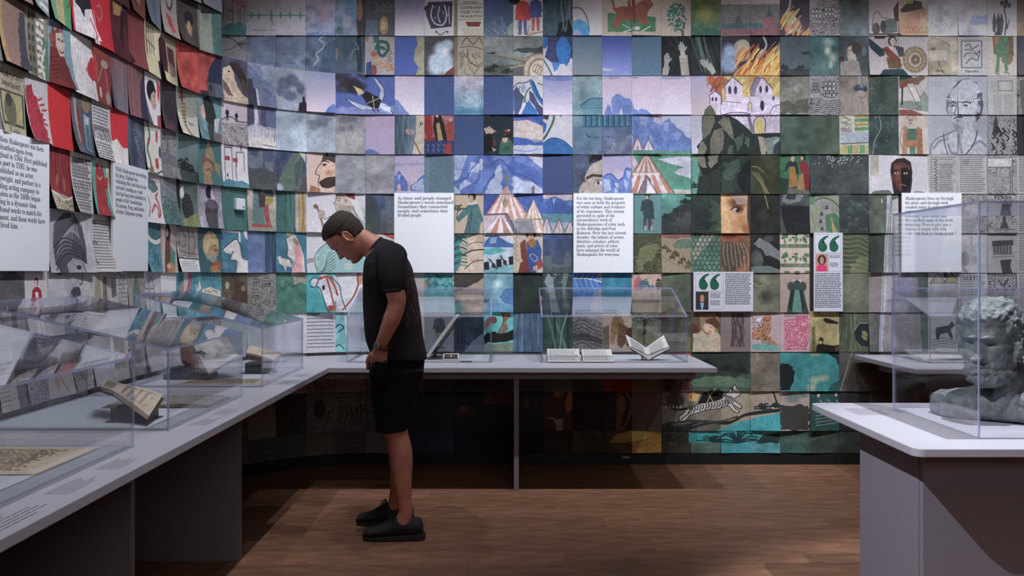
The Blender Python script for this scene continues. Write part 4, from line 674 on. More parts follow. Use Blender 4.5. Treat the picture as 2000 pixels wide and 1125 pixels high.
within(19, 4); P('b8b2ac', 1820, 316, 1862, 316, 1862, 372, 1820, 372, al=.55); LINES(1834, 322, 1860, 370, 15, '4c484c', 1, .75); [S('6a6668', 1.4, 1824, 312 + k * 6, 1830, 316 + k * 6, 1824, 318 + k * 6, al=.7) for k in range(10)]
# ---------- row 5
within(-4, 5); P('b0a090', 482, 378, 540, 378, 540, 412, 482, 412); P('8c8878', 482, 414, 540, 416, 540, 455, 482, 455, al=.8); P('5a7a78', 496, 384, 512, 380, 516, 400, 516, 448, 492, 448, 494, 404); P('3c4a48', 494, 378, 512, 378, 510, 388, 494, 388); P('a04848', 514, 410, 524, 404, 528, 440, 532, 448, 490, 448, 492, 442, 520, 442); P('4a3a38', 504, 388, 520, 386, 518, 410, 508, 412); P('9a8838', 520, 396, 534, 390, 534, 402, 520, 408); P('4c5c58', 512, 382, 532, 378, 536, 392, 518, 392)
within(-3, 5); FOLDS(541, 378, 576, 455, 14, '2f5250', '4a7672', 5, .5); P('a89c90', 577, 378, 598, 378, 598, 455, 577, 455); P('a08058', 582, 378, 594, 378, 594, 455, 582, 455); FOLDS(582, 378, 594, 455, 4, '8a6a44', 'b89868', 6, .6)
within(-2, 5, 2); E('b8c4c0', 705, 430, 26, 30, al=.8); P('9cc0bc', 690, 424, 713, 412, 713, 455, 670, 455, al=.6); E('c4b0a4', 668, 398, 14, 20); face_profile(670, 396, 34, 'c8b0a4'); [S('8c8880', 1.4, 664 + k * 2.4, 404, 662 + k * 3.4, 416 + k % 3 * 4, 668 + k * 4, 430 + k % 4 * 3, al=.9) for k in range(16)]; [S('d4d0d0', 1.6, 680 + k * 2, 388, 690 + k * 2, 400 + k, 696 + k * 2, 416 + k * 2, al=.9) for k in range(8)]; P('8a4048', 672, 376, 692, 380, 694, 392, 680, 388); E('9a9490', 676, 394, 3, 4); S('8a6c58', 4, 618, 404, 622, 414, 630, 440, 634, 455); E('7c6050', 616, 406, 4.5, 4.5); E('c0a898', 628, 420, 8, 9); [L('4a3c38', .8, 622, 414 + k * 4, 634, 416 + k * 4) for k in range(4)]; S('4a3c38', .9, 634, 430, 646, 424, 640, 436)
within(0, 5); E('3a4444', 716, 430, 30, 56, al=.75, soft=.15); P('687074', 752, 378, 771, 378, 771, 455, 756, 455, al=.6); P('4c6044', 713, 430, 724, 440, 730, 455, 713, 455, al=.7)
within(3, 5); P('4c767a', 918, 400, 934, 400, 940, 418, 944, 430, 938, 436, 936, 455, 906, 455, 912, 434, 914, 418, 896, 434, 890, 428, 906, 408); E('3a2c2a', 922, 386, 8, 8); E('b89880', 920, 390, 5, 8); S('d8d0c8', 3, 916, 398, 922, 400, 930, 396); P('3a3432', 914, 380, 932, 380, 930, 376, 916, 376); TUFT(896, 412, 14, '4a5a48', 7, 2); L('5c4c3c', 1.6, 892, 426, 896, 404); S('2c5054', 1, 922, 402, 920, 430, 916, 455)
within(4, 5, 2); P('3c58a8', 945, 378, 1061, 378, 1061, 420, 1050, 400, 1036, 410, 1020, 400, 980, 378, 945, 410, al=.7, wob=3); P('a8a4b0', 1000, 426, 1061, 426, 1061, 455, 1000, 455); tent(990, 362, 430, 48, 'd09484', 'ddccd0', 11, '7c6070'); P('c0a8b4', 945, 420, 970, 416, 990, 418, 975, 455, 945, 455); [P('c88474' if k % 2 else 'ddd4dc', 978, 418, 945 + k * 13, 455, 958 + k * 13, 455) for k in range(5)]; P('7a7088', 984, 418, 1003, 455, 1012, 455, 990, 416); L('6a5c6c', 3, 946, 420, 990, 418, 1010, 455); tent(1042, 390, 455, 30, 'd0a088', 'dcd0d8', 8, '7c6c78'); P('8c8898', 1004, 432, 1040, 430, 1046, 455, 1010, 455); L('a09870', 3, 1008, 429, 1061, 428); E('8c8c60', 987, 398, 6, 9, al=.8)
within(6, 5); P('d0b4b8', 1061, 378, 1119, 378, 1119, 392, 1061, 390, al=.9, wob=3); P('4060b0', 1061, 400, 1074, 388, 1084, 386, 1096, 390, 1104, 400, 1119, 404, 1119, 420, 1061, 420); P('b0c4e0', 1078, 390, 1086, 388, 1082, 402, al=.7); P('5a90a0', 1061, 418, 1119, 418, 1119, 434, 1061, 434); [tent(x, y, 455, 13, 'bca0a8', 'd8ccd0', 5) for x, y in ((1068, 424), (1092, 428), (1113, 432))]; P('a8b8b0', 1061, 449, 1119, 449, 1119, 455, 1061, 455, al=.4)
within(9, 5); figure(1264, 449, 68, '35484c', '35525a', skin='b89884', hat='2c3c40'); P('2f4850', 1257, 412, 1276, 412, 1278, 428, 1258, 428); L('7a4848', 1, 1257, 426, 1278, 426); [P('8c3c48', x, 432, x + 5, 432, x + 4, 440, x + 1, 440) for x in (1258, 1269)]; [P('b0a098', x, 440, x + 4, 440, x + 5, 449, x, 449) for x in (1258, 1270)]; E('5c7476', 1275, 450, 14, 1.5, al=.6)
within(10, 5); P('3c4246', 1293, 424, 1310, 416, 1330, 400, 1346, 392, 1351, 388, 1351, 455, 1293, 455, wob=2); P('5c6264', 1310, 440, 1340, 414, 1351, 416, 1351, 440, al=.5, wob=6); TUFT(1300, 426, 10, '263434', 6, 1); TUFT(1322, 414, 10, '263434', 6, 2); TUFT(1338, 398, 11, '263434', 7, 3); TUFT(1346, 386, 9, '263434', 6, 4)
within(11, 5); P('4a6448', 1390, 390, 1409, 400, 1409, 440, 1386, 436, al=.6, wob=8); TUFT(1384, 448, 22, '20302c', 9, 2, 2.4); TUFT(1402, 450, 18, '54644c', 7, 3, 1.5)
within(12, 5, 1, 2); P('e0b078', 1409, 378, 1420, 378, 1416, 396, 1426, 430, 1430, 455, 1409, 455, al=.8); E('5c3426', 1440, 398, 24, 13, al=.75, soft=.6); [S('b8a898', 1.5, 1424 + k * 3, 378, 1432 + k * 3, 386, 1440 + k * 2.4, 400, al=.8) for k in range(10)]; E('4c2c22', 1440, 410, 14, 9, al=.8, soft=.5); E('b0a090', 1437, 412, 8, 5); E('3a2420', 1440, 411, 4.4, 4.6); E('e8dcc8', 1437, 409, 1.4, 1.4); S('5c3a2c', 1.6, 1426, 410, 1438, 404, 1450, 408); E('d08c54', 1442, 432, 14, 12, al=.7, soft=.7); E('b05c38', 1456, 446, 10, 12, al=.8, soft=.6); P('3a2c24', 1460, 378, 1467, 378, 1467, 455, 1462, 455, 1458, 420, al=.8)
within(12, 6); P('9a4c38', 1409, 455, 1450, 455, 1446, 470, 1424, 474, 1409, 468, wob=3); E('5c2c24', 1424, 463, 14, 4, al=.7); P('54483c', 1409, 478, 1440, 474, 1456, 486, 1450, 520, 1420, 532, 1409, 520, wob=8); [S('9c9280' if k % 2 else '5c4c3c', 1.5, 1412 + k * 3, 476, 1408 + k * 4, 494, 1414 + k * 3.6, 514 + k % 4 * 4, al=.75) for k in range(15)]
within(13, 5); S('9a8c50', 2, 1492, 378, 1496, 392, 1500, 408, al=.8); E('454c38', 1490, 420, 14, 12, al=.4, soft=.8)
within(14, 5); P('8c9094', 1530, 378, 1560, 378, 1570, 384, 1562, 396, 1540, 400, 1526, 396, al=.7, wob=3); P('3c3f44', 1538, 378, 1556, 380, 1552, 392, 1534, 390); P('1e1f23', 1524, 402, 1580, 404, 1580, 455, 1536, 455, 1528, 430, al=.8)
within(15, 5); P('8a8a88', 1581, 396, 1600, 388, 1622, 398, 1636, 410, 1638, 455, 1600, 455, 1594, 430, 1604, 410, al=.9); S('56544e', 2, 1584, 400, 1604, 388, 1626, 394, 1640, 408); P('4a7a54', 1612, 420, 1630, 416, 1641, 430, 1641, 455, 1612, 455); P('a89468', 1622, 422, 1634, 455, 1624, 455); P('5c8458', 1581, 380, 1592, 378, 1592, 396, 1581, 400); S('8a8070', 3, 1581, 412, 1590, 436, 1588, 455); [ship(x, y, 3, '3a3a40', .7) for x, y in ((1604, 420), (1602, 434), (1604, 448), (1614, 408))]
within(16, 5); rr = random.Random(6)
for k in range(60): x, y = rr.uniform(1642, 1696), rr.uniform(382, 450); S('6a726c' if k % 2 else '363e3e', 1.2, x, y, x + 4, y - 3, x + 7, y + 1, al=.5)
within(17, 5, 1, 5); P('b8bcc8', 1732, 378, 1742, 378, 1736, 455, 1728, 600, 1722, 690, 1714, 690, 1722, 560, 1730, 430, al=.8); L('6a7894', 1.4, 1741, 378, 1732, 455, 1722, 600, 1716, 690); P('a8a0a8', 1736, 455, 1755, 455, 1755, 700, 1718, 700, 1728, 580, al=.75); E('c0c4b8', 1722, 394, 1.6, 5); P('c8bcb8', 1742, 392, 1755, 388, 1755, 455, 1738, 455, al=.8)
within(20, 5); P('b4b0b0', 1870, 400, 1927, 396, 1927, 455, 1870, 455, al=.3)
within(21, 5); TXT('NEWES', 1940, 391, 34, '2c2a30', 7); L('4a484c', 1, 1944, 396, 1976, 396, 1976, 410, 1944, 410, 1944, 396); [S('3c3a40', 1.4, 1954 + k * 6, 396, 1952 + k * 6, 410) for k in range(3)]; E('55535a', 1960, 428, 4, 7); P('55535a', 1956, 432, 1964, 432, 1968, 446, 1950, 446); L('4a484c', .8, 1940, 448, 1980, 448)
# ---------- row 6
within(-4, 6); P('2c4058', 518, 455, 540, 455, 540, 532, 518, 532, al=.8); FOLDS(519, 455, 539, 530, 6, '22344a', '46607a', 2, .6)
within(-3, 6); P('c0b8bc', 560, 470, 576, 462, 584, 476, 592, 500, 594, 532, 568, 532, 572, 512, 562, 500, 564, 486); P('c88c8c', 572, 480, 584, 478, 590, 500, 588, 532, 572, 532, 576, 500); E('c8b4a8', 570, 470, 5, 7); P('b8a050', 562, 464, 576, 460, 577, 456, 570, 459, 566, 454, 564, 459, 559, 457); P('8c7468', 574, 466, 584, 476, 580, 482, 573, 476); P('c0b8b0', 546, 504, 566, 508, 570, 522, 560, 520, 558, 530, 554, 520, 546, 514); S('3c3c44', .9, 560, 470, 562, 486, 560, 500, 574, 512, 568, 532); E('c0b8b0', 547, 505, 4, 4)
within(-2, 6); P('8cb4b0', 655, 470, 636, 478, 620, 492, 614, 508, 620, 532, 655, 532); S('3c5458', 1, 655, 470, 636, 478, 620, 492, 614, 508, 620, 532); [S('4a6468', .9, 655, 486 + k * 6, 640, 500 + k * 5, 634 - k * 2, 530, al=.8) for k in range(7)]; E('c4aca0', 606, 508, 7, 5); [L('4a3c38', .8, 598, 508 + k * 3, 612, 505 + k * 3) for k in range(3)]
within(-1, 6); P('b8c0bc', 672, 514, 690, 514, 688, 526, 674, 526, al=.8)
within(0, 6); P('b84840', 740, 455, 771, 458, 771, 470, 755, 464, al=.9); P('b84840', 760, 478, 771, 480, 771, 498, al=.8); P('4c8084', 713, 455, 722, 462, 716, 476)
within(3, 6); P('3a7e80', 887, 455, 910, 460, 896, 480, 904, 500, 892, 532, 887, 532, wob=5); [S('2c4848' if k % 2 else '46a4a0', 2, 888, 466 + k * 7, 898, 462 + k * 7, 912, 470 + k * 6, al=.8) for k in range(9)]; S('3c2f2c', 2, 905, 498, 922, 490, 945, 488); S('6a5040', 1.6, 908, 524, 926, 510, 945, 508); S('3c2f2c', 1.8, 888, 462, 910, 466, 930, 458, al=.7); P('1f3434', 887, 455, 945, 455, 930, 462, 905, 466, 890, 470, al=.6); S('6a5444', 1.2, 912, 480, 930, 474, 945, 476)
within(4, 6); P('d8c8c8', 945, 455, 1003, 455, 1003, 470, 945, 470, al=.7); P('4468b4', 945, 478, 956, 464, 972, 462, 990, 474, 1003, 478, 1003, 484, 945, 484); P('b8d0e0', 958, 466, 972, 464, 968, 476, 956, 478, al=.6); P('4fb4bc', 945, 486, 974, 484, 990, 490, 960, 498, 945, 496); P('5aa8b0', 945, 520, 1003, 514, 1003, 532, 945, 532, al=.7); [P('2c2c34', x, y, x + 10, y - 2, x + 11, y + 13, x + 1, y + 15) for x, y in ((969, 507), (993, 502), (945, 512))]; [L('3c3438', 2.4, *q) for q in ((956, 506, 970, 524), (978, 500, 990, 518))]; [E('3c3438', x, y, 4, 5) for x, y in ((964, 518), (986, 512))]
within(5, 6); P('c4b49c', 1003, 455, 1014, 455, 1014, 532, 1003, 532); P('843c34', 1016, 476, 1026, 468, 1030, 500, 1036, 532, 1012, 532, 1018, 504); P('34549c', 1028, 474, 1050, 470, 1058, 490, 1056, 508, 1044, 520, 1048, 532, 1034, 532, 1030, 500); P('9a4048', 1046, 512, 1058, 506, 1061, 520, 1050, 526); E('5c3a2c', 1037, 460, 11, 8); E('c49c80', 1037, 464, 6, 7); E('a06a38', 1039, 476, 8, 9); E('c0a088', 1016, 508, 6, 4, .4); S('b0a8a0', 1.2, 1034, 500, 1044, 510, 1050, 504, 1040, 496, 1034, 500); P('c0a088', 1040, 520, 1050, 518, 1050, 528, 1042, 528); [S('8c7454', .9, 1006, 460 + k * 9, 1010, 464 + k * 9, 1006, 468 + k * 9) for k in range(8)]
within(6, 6); P('5c6870', 1061, 512, 1064, 500, 1078, 500, 1080, 514, 1100, 518, 1104, 494, 1108, 488, 1114, 496, 1116, 518, 1119, 532, 1061, 532, al=.9); P('444a4c', 1061, 522, 1119, 520, 1119, 532, 1061, 532, al=.6); [E('7c8890', 1066 + k * 5, 516 + k % 3 * 4, 1.2, 1) for k in range(10)]
within(9, 6); rr = random.Random(8)
for k in range(90): x, y = rr.uniform(1236, 1292), rr.uniform(457, 530); L('2f342a' if k % 3 else '9a9868', 1, x, y, x + rr.uniform(3, 8), y + rr.uniform(-3, 3), al=.55)
P('a4a272', 1250, 490, 1270, 476, 1288, 480, 1280, 500, 1262, 510, 1250, 532, 1244, 520, al=.45, wob=8); P('3c4238', 1236, 455, 1293, 455, 1293, 470, 1262, 474, 1240, 500, al=.4, wob=8)
within(10, 6); P('8c5c58', 1293, 455, 1351, 455, 1351, 464, 1320, 468, 1293, 466, wob=2); P('5c7460', 1314, 478, 1324, 470, 1346, 468, 1351, 482, 1330, 488, 1316, 486, wob=2); rr = random.Random(2)
for x, y in ((1298, 484), (1306, 490), (1312, 502), (1322, 498), (1334, 506), (1328, 512), (1344, 514), (1342, 520), (1318, 494)): E('5a4a3c', x, y, 6, 3.4); L('3a3028', .9, x - 3, y + 2, x - 5, y + 6); L('3a3028', .9, x + 3, y + 2, x + 5, y + 6); E('8a5048' if x % 3 else '4a5058', x, y - 4, 2, 3)
S('8a7454', 1.4, 1293, 500, 1320, 516, 1351, 522)
within(11, 6); P('b09c8c', 1375, 455, 1400, 455, 1372, 490, 1356, 510, 1351, 500, 1360, 474, al=.7)
for j in range(9):
    for i in range(7): x, y = 1354 + i * 9 + (j % 2) * 4.5, 458 + j * 8.6; S('2c4440', 1, x - 4.5, y, x - 4, y + 6, x, y + 8, x + 4, y + 6, x + 4.5, y, al=.9)
within(13, 6); P('787c80', 1472, 478, 1482, 466, 1500, 472, 1510, 482, 1524, 492, 1523, 510, 1504, 500, 1496, 500, 1486, 486, wob=2); E('4c5450', 1478, 505, 14, 20, al=.9, soft=.3); P('6c7874', 1467, 520, 1500, 518, 1523, 526, 1523, 532, 1467, 532); E('4a524c', 1500, 468, 12, 8, al=.9, soft=.4); rr = random.Random(3); [L('6c7468', .8, 1470 + rr.random() * 20, 494 + rr.random() * 24, 1472 + rr.random() * 20, 498 + rr.random() * 24, al=.5) for k in range(30)]
within(14, 6)
for y in (481, 517): P('5c8c68', 1523, y - 3, 1580, y - 3, 1580, y + 4, 1523, y + 4); [E('a84848', 1530 + k * 13, y, 2.6, 2.6) for k in range(5)]
for y in (475, 511):
    for k in range(3): leafy(1533 + k * 20, y - 9, 5, 8, '3c6a48', '54805c', 16, k); L('3c6a48', 1.4, 1533 + k * 20, y - 4, 1533 + k * 20, y + 3); E('54805c', 1543 + k * 20, y - 5, 2.6, 3)
for k in range(3): E('54805c', 1536 + k * 20, 530, 6, 2.4)
within(16, 6); [S('30382c' if k % 2 else '8a8f62', 1.1, 1641, 462 + k * 4.4, 1656, 466 + k * 4.2, 1676, 462 + k * 4.6, 1698, 474 + k * 4.2, al=.6) for k in range(15)]; P('9a9868', 1660, 520, 1680, 500, 1698, 496, 1698, 532, 1655, 532, al=.45, wob=6)
within(20, 6); E('8c9498', 1893, 498, 18, 22, al=.8, soft=.3); E('5a6468', 1884, 506, 9, 14, al=.6); P('6c7074', 1878, 516, 1890, 532, 1884, 532, 1872, 510, al=.7); L('6c7074', 1.2, 1897, 462, 1897, 480)
within(21, 6); P('4a484c', 1937, 472, 1978, 470, 1978, 480, 1937, 482); P('7c7a7c', 1938, 482, 1976, 480, 1976, 496, 1938, 496); L('4a484c', 1, 1938, 497, 1978, 496); [L('3c3a3e', 1.6, 1942 + k * 6, 482, 1942 + k * 6, 495) for k in range(6)]; P('46444a', 1952, 508, 1974, 506, 1972, 520, 1976, 532, 1956, 532); L('5a585c', 1, 1937, 502, 1980, 500)
# ---------- row 7
within(-2, 7, 2); P('3f9aa0', 598, 532, 655, 532, 655, 609, 598, 609); P('c0c0c8', 625, 540, 634, 536, 650, 545, 668, 560, 676, 580, 690, 600, 700, 609, 665, 609, 660, 600, 655, 585, 645, 606, 640, 600, 630, 580, 620, 560, 612, 560); P('c4c4cc', 650, 540, 713, 534, 713, 609, 672, 609, 664, 575); S('2f3450', 1.6, 626, 542, 616, 556, 626, 566, 636, 596, 642, 608); S('2f3450', 1.4, 640, 540, 662, 556, 668, 580, 676, 604)
E('b4b4c0', 615, 552, 8, 8); S('2f3450', 1.4, 604, 552, 612, 544, 622, 546, 616, 560, 606, 560); S('a8483c', 4, 624, 546, 640, 542, 652, 556, 660, 575); S('a8483c', 3.4, 638, 544, 646, 570, 652, 596); E('5a3c48', 646, 600, 6, 5); E('2c2c3c', 632, 562, 3, 5); P('a8483c', 640, 597, 654, 596, 656, 604, 642, 607); S('a8483c', 3, 700, 556, 690, 580, 670, 604); P('b08878', 698, 536, 713, 536, 713, 556, 698, 556); S('a8483c', 3, 702, 532, 698, 544, 700, 558)
within(-4, 7); ship(500, 552, 7, '46423e'); ship(520, 556, 8, '46423e'); ship(498, 576, 8, '46423e'); [S('504c48', .9, 484 + k * 9, 590 + k % 3 * 4, 490 + k * 9, 586, 496 + k * 8, 594, al=.8) for k in range(6)]
within(-3, 7); P('8a8878', 570, 532, 598, 532, 598, 560, 584, 552, 576, 556, wob=6); S('2c4438', 1.3, 545, 556, 556, 566, 560, 550, 570, 560, 580, 556)
at(-7, 7, w=2); P('c0b4a0', 70, 30, 90, 26, 112, 34, 112, 60, 80, 54, 66, 44); P('c8bcaa', 62, 14, 68, 28, 60, 34); P('c8bcaa', 54, 20, 62, 34, 56, 42); [L('54483c', .8, 76 + k * 4, 30 + k % 4, 80 + k * 4, 34 + k % 4) for k in range(8)]; P('b04858', 36, 0, 42, 0, 40, 28, 30, 44, 34, 20); P('9c8474', 8, 24, 20, 18, 30, 26, 26, 38, 12, 36); P('b8b0a4', 22, 0, 34, 0, 34, 20, 26, 34, 22, 30)
at(-5, 7); E('a08c74', 14, 24, 5, 7); P('5c4c3c', 6, 30, 22, 32, 24, 77, 4, 77); P('4c342c', 30, 10, 50, 20, 56, 60, 40, 77, 26, 60); E('7a6450', 48, 30, 5, 6)
within(1, 7); E('8ca0a8', 812, 542, 10, 8, al=.6); within(2, 7); P('9a7c64', 829, 550, 845, 548, 838, 562, 829, 566); P('c0b4ac', 868, 548, 887, 556, 887, 540, al=.8); rr = random.Random(5); [E('3c9098' if k % 2 else '2c6a70', rr.uniform(835, 885), rr.uniform(534, 565), 4, 3, rr.uniform(0, 3), al=.8) for k in range(60)]
P('4a90a0', 829, 566, 887, 560, 887, 609, 829, 609, al=.2)
within(3, 7); P('3c3634', 887, 532, 945, 532, 945, 548, 920, 560, 900, 566, 887, 560, al=.9); P('b4a08c', 887, 572, 910, 562, 945, 544, 945, 580, 920, 590, 887, 596, al=.8, wob=3); P('60a0a0', 887, 590, 905, 586, 900, 609, 887, 609, al=.8)
within(4, 7); E('c0dce4', 972, 556, 12, 11, soft=.8); P('3c6cac', 975, 580, 985, 566, 1003, 562, 1003, 598, 985, 590, al=.8, wob=3); P('4a80b4', 945, 598, 970, 590, 1003, 600, 1003, 609, 945, 609, al=.6, wob=4); [L('4a84a8', 1.4, 992 + k * 3, 544, 992 + k * 3, 556) for k in range(4)]; L('4a84a8', 1.6, 990, 544, 1003, 542)
within(6, 7); P('8ca4a8', 1070, 535, 1080, 545, 1084, 575, 1094, 609, 1076, 609, 1072, 570, 1064, 552, al=.8, wob=2); P('68807c', 1100, 534, 1110, 536, 1104, 570, 1112, 600, 1100, 600, 1098, 560, al=.8, wob=2); rr = random.Random(7); [E('c0ccd0', rr.uniform(1080, 1119), rr.uniform(534, 556), .8, .8) for k in range(14)]
within(7, 7); S('c8d0c8', 2, 1121, 545, 1145, 545, 1176, 552); [L('2c50a0' if k % 2 else '7ca0d8', 1.3, 1124 + k * 5, 546, 1132 + k * 5, 533, al=.8) for k in range(9)]; [L('2c50a0' if k % 2 else '7ca0d8', 1.3, 1122 + k * 5, 547, 1132 + k * 5, 572, al=.8) for k in range(9)]; P('a08c84', 1168, 532, 1177, 532, 1177, 548, 1170, 546); P('9c8c88', 1160, 572, 1177, 562, 1177, 609, 1150, 609, al=.7)
within(9, 7); P('b0505c', 1238, 548, 1250, 542, 1256, 552, 1256, 566, 1238, 566); E('a8806c', 1246, 540, 4, 5); P('2c2826', 1238, 538, 1254, 536, 1250, 530, 1242, 530); E('4a6a78', 1256, 556, 12, 8, al=.8); [S('3c6470', 1.4, 1250, 556, 1258 + k * 2, 548 + k * 2, 1266, 546 + k * 5) for k in range(6)]; E('5c5040', 1286, 558, 7, 8); P('2c2826', 1280, 550, 1292, 550, 1286, 545); E('3c6a80', 1274, 562, 4, 5); P('a8988c', 1238, 566, 1293, 568, 1290, 600, 1278, 600, 1276, 580, 1250, 580, 1246, 600, 1238, 600)
within(13, 7); E('9c9c84', 1492, 548, 18, 9, .4, al=.5, soft=.8); E('2c2e26', 1496, 580, 18, 18, al=.6, soft=.7); S('a0a08c', 1.2, 1470, 552, 1480, 560, 1494, 558, al=.7)
within(14, 7); P('2c4c44', 1545, 556, 1556, 548, 1566, 556, 1578, 609, 1536, 609); P('5c8c7c', 1552, 562, 1560, 562, 1566, 609, 1546, 609); [E('3c4c46', x, 560, 7, 9) for x in (1544, 1568)]; P('28342f', 1546, 566, 1538, 600, 1544, 604, 1552, 566); P('28342f', 1564, 566, 1572, 600, 1566, 604, 1560, 566); E('b49c88', 1556, 540, 5, 6); E('6c5c44', 1556, 535, 6, 4); S('c8c0b8', 2.4, 1549, 548, 1556, 551, 1563, 548); E('3c4c46', 1556, 558, 8, 10)
within(19, 7); [P('a89878', x - 14, 553, x, 536, x + 14, 553) for x in (1832, 1858)]; [L('3c342c', 1.3, x - 15, 553, x, 535, x + 15, 553) for x in (1832, 1858)]; L('3c342c', 1, 1816, 554, 1874, 554); [L('4c443a', .8, x + k * 4, 553, x + k * 4, 540 + abs(k) * 4) for x in (1832, 1858) for k in (-2, -1, 0, 1, 2)]; P('3c3a3c', 1842, 536, 1846, 530, 1850, 536, 1849, 544, 1843, 544); P('8c8c90', 1816, 556, 1874, 556, 1874, 572, 1816, 572, al=.4)
within(18, 7, 1, 2); P('3f4c44', 1792, 532, 1812, 532, 1812, 686, 1800, 686, al=.8); P('a4989c', 1755, 532, 1788, 532, 1794, 686, 1755, 686, al=.5)
within(20, 7); TXT('SHTS', 1878, 549, 36, '4c4a4e', 9); within(21, 7); L('3c3a40', 1, 1942, 540, 1984, 540, 1984, 566, 1942, 566, 1942, 540); S('3c3a40', 1.4, 1950, 548, 1958, 558, 1968, 546, 1960, 562); LINES(1930, 540, 1938, 600, 12, '3c3a40', 1, .7)
# ---------- row 8
within(-2, 8); LINES(600, 622, 653, 675, 9, '3c3a44', 1.4, .8, rag=.06); S('3c6464', 1.6, 600, 614, 618, 616, 626, 612); [E('4a7470', 602 + k * 4, 613, 2, 2.6) for k in range(6)]
within(-1, 8); P('c4c4cc', 672, 609, 713, 609, 713, 690, 680, 690, 676, 650, al=.8); S('2f3450', 2, 656, 640, 664, 634, 672, 640, 662, 648); P('8c9098', 676, 640, 696, 632, 713, 640, 713, 670, 690, 660, al=.7, wob=4); S('2f3450', 1.6, 655, 676, 664, 672, 672, 680)
within(1, 8); LINES(812, 612, 818, 640, 5, '2c2830', 1.6, .8); within(2, 8); figure(858, 676, 62, '3c4046', '6a6458', skin='8c8078'); E('4a5054', 860, 678, 12, 2)
within(4, 8); P('8c6250', 978, 609, 996, 609, 996, 620, 988, 630, 992, 642, 984, 652, 974, 652, 980, 642, 984, 630, 980, 618); S('3a2c28', 1.2, 978, 609, 984, 624, 978, 642, 972, 652); E('6c3c38', 966, 626, 5, 7); P('8c5c54', 946, 646, 956, 636, 962, 624, 955, 620, 946, 630); P('20201e', 945, 656, 962, 652, 984, 650, 1003, 646, 1003, 664, 960, 668, 945, 672, wob=4); P('75705c', 945, 672, 1003, 668, 1003, 686, 945, 686, al=.8); TUFT(954, 656, 7, '1c1c1c', 6, 1); TUFT(966, 654, 7, '1c1c1c', 6, 2)
within(5, 8); FOLDS(1004, 609, 1060, 686, 12, '26384c', '6a88a4', 6, .5); within(3, 8); FOLDS(888, 609, 930, 686, 9, '1c2630', '3c4c5a', 7, .5); P('6c7c8c', 905, 686, 930, 660, 945, 650, 945, 686, al=.7, wob=3)
within(6, 8); [S(col, w, x0, 609, x1, 645, x2, 690, al=.8) for col, w, x0, x1, x2 in (('7c9480', 5, 1074, 1092, 1108), ('54705f', 4, 1090, 1094, 1100), ('8ca48c', 3, 1110, 1098, 1092), ('2c4438', 5, 1080, 1084, 1078), ('6c8470', 4, 1066, 1078, 1086), ('2c403a', 4, 1112, 1108, 1112))]
within(7, 8); [S('34302e', 1.2, 1119, 632 + k * 7, 1138, 626 + k * 7, 1156, 636 + k * 7, 1177, 642 + k * 7, al=.8) for k in range(7)]; P('a09a98', 1130, 609, 1177, 609, 1177, 632, 1150, 622, al=.9); P('2c2a2a', 1119, 650, 1150, 652, 1177, 662, 1177, 672, 1150, 664, 1119, 664, al=.5, wob=4)
within(8, 8); P('8c6c40', 1196, 620, 1210, 612, 1218, 630, 1222, 654, 1214, 672, 1204, 668, 1204, 650, 1198, 668, 1192, 650); P('6c4c34', 1208, 630, 1226, 640, 1222, 668, 1214, 680, 1206, 674); P('5c2c2c', 1222, 642, 1235, 640, 1235, 672, 1224, 676); E('c0a48c', 1230, 630, 4, 6); P('b06c58', 1190, 655, 1196, 650, 1200, 668, 1194, 674); P('3c3834', 1177, 640, 1190, 636, 1190, 686, 1177, 686, al=.6)
within(9, 8, 2); leafy(1262, 622, 30, 10, '3c4434', '5c6048', 50, 4); P('3a322c', 1256, 624, 1262, 624, 1260, 686, 1254, 686); leafy(1326, 624, 22, 12, '3c4034', '545844', 40, 5); P('7c7458', 1235, 655, 1300, 650, 1351, 660, 1351, 686, 1235, 686, al=.6, wob=4); P('6c2c30', 1286, 612, 1302, 612, 1304, 628, 1286, 626, al=.7)
within(11, 8); P('b0a088', 1353, 650, 1380, 642, 1400, 650, 1409, 660, 1409, 686, 1353, 686, wob=3); P('8c6c50', 1366, 618, 1396, 612, 1407, 630, 1400, 648, 1380, 654, 1368, 644); E('c8a488', 1384, 642, 13, 9, .5); P('5c3c28', 1376, 626, 1396, 620, 1407, 634, 1400, 644, 1392, 636, 1380, 632); E('a05c4c', 1386, 648, 4, 3, al=.6); P('b89c84', 1396, 660, 1409, 654, 1409, 672, 1398, 676); P('5c2c2c', 1351, 632, 1360, 636, 1366, 650, 1351, 652); E('3a2c24', 1388, 640, 2, .8, .5)
within(12, 8); rr = random.Random(6)
for k in range(16): x = 1430 + rr.random() * 22; S('46383c', 1.5, x, 614, x + rr.uniform(-5, 5), 630, x + rr.uniform(-7, 7), 650, x + rr.uniform(-9, 9), 676, al=.8)
within(13, 8); P('b07858', 1468, 650, 1478, 640, 1490, 636, 1490, 622, 1500, 614, 1506, 620, 1506, 640, 1500, 656, 1508, 664, 1522, 672, 1516, 676, 1500, 668, 1494, 668, 1496, 680, 1488, 680, 1486, 662, 1468, 658); rr = random.Random(5); [E('5c3828', rr.uniform(1470, 1504), rr.uniform(622, 664), 1.3, 1.1) for k in range(60)]; P('5f9c94', 1468, 672, 1500, 668, 1523, 676, 1523, 684, 1468, 682); P('d0ccd0', 1474, 626, 1488, 620, 1488, 634); S('5c3828', 1, 1490, 622, 1486, 630, 1492, 636)
within(14, 8); P('b85870', 1532, 626, 1552, 624, 1558, 618, 1578, 616, 1580, 650, 1576, 682, 1532, 682, wob=1); rr = random.Random(5); [E('dcb0b8', rr.uniform(1533, 1578), rr.uniform(626, 681), .9, .7) for k in range(260)]; LINES(1532, 611, 1558, 620, 5, '3c3438', .9, .7)
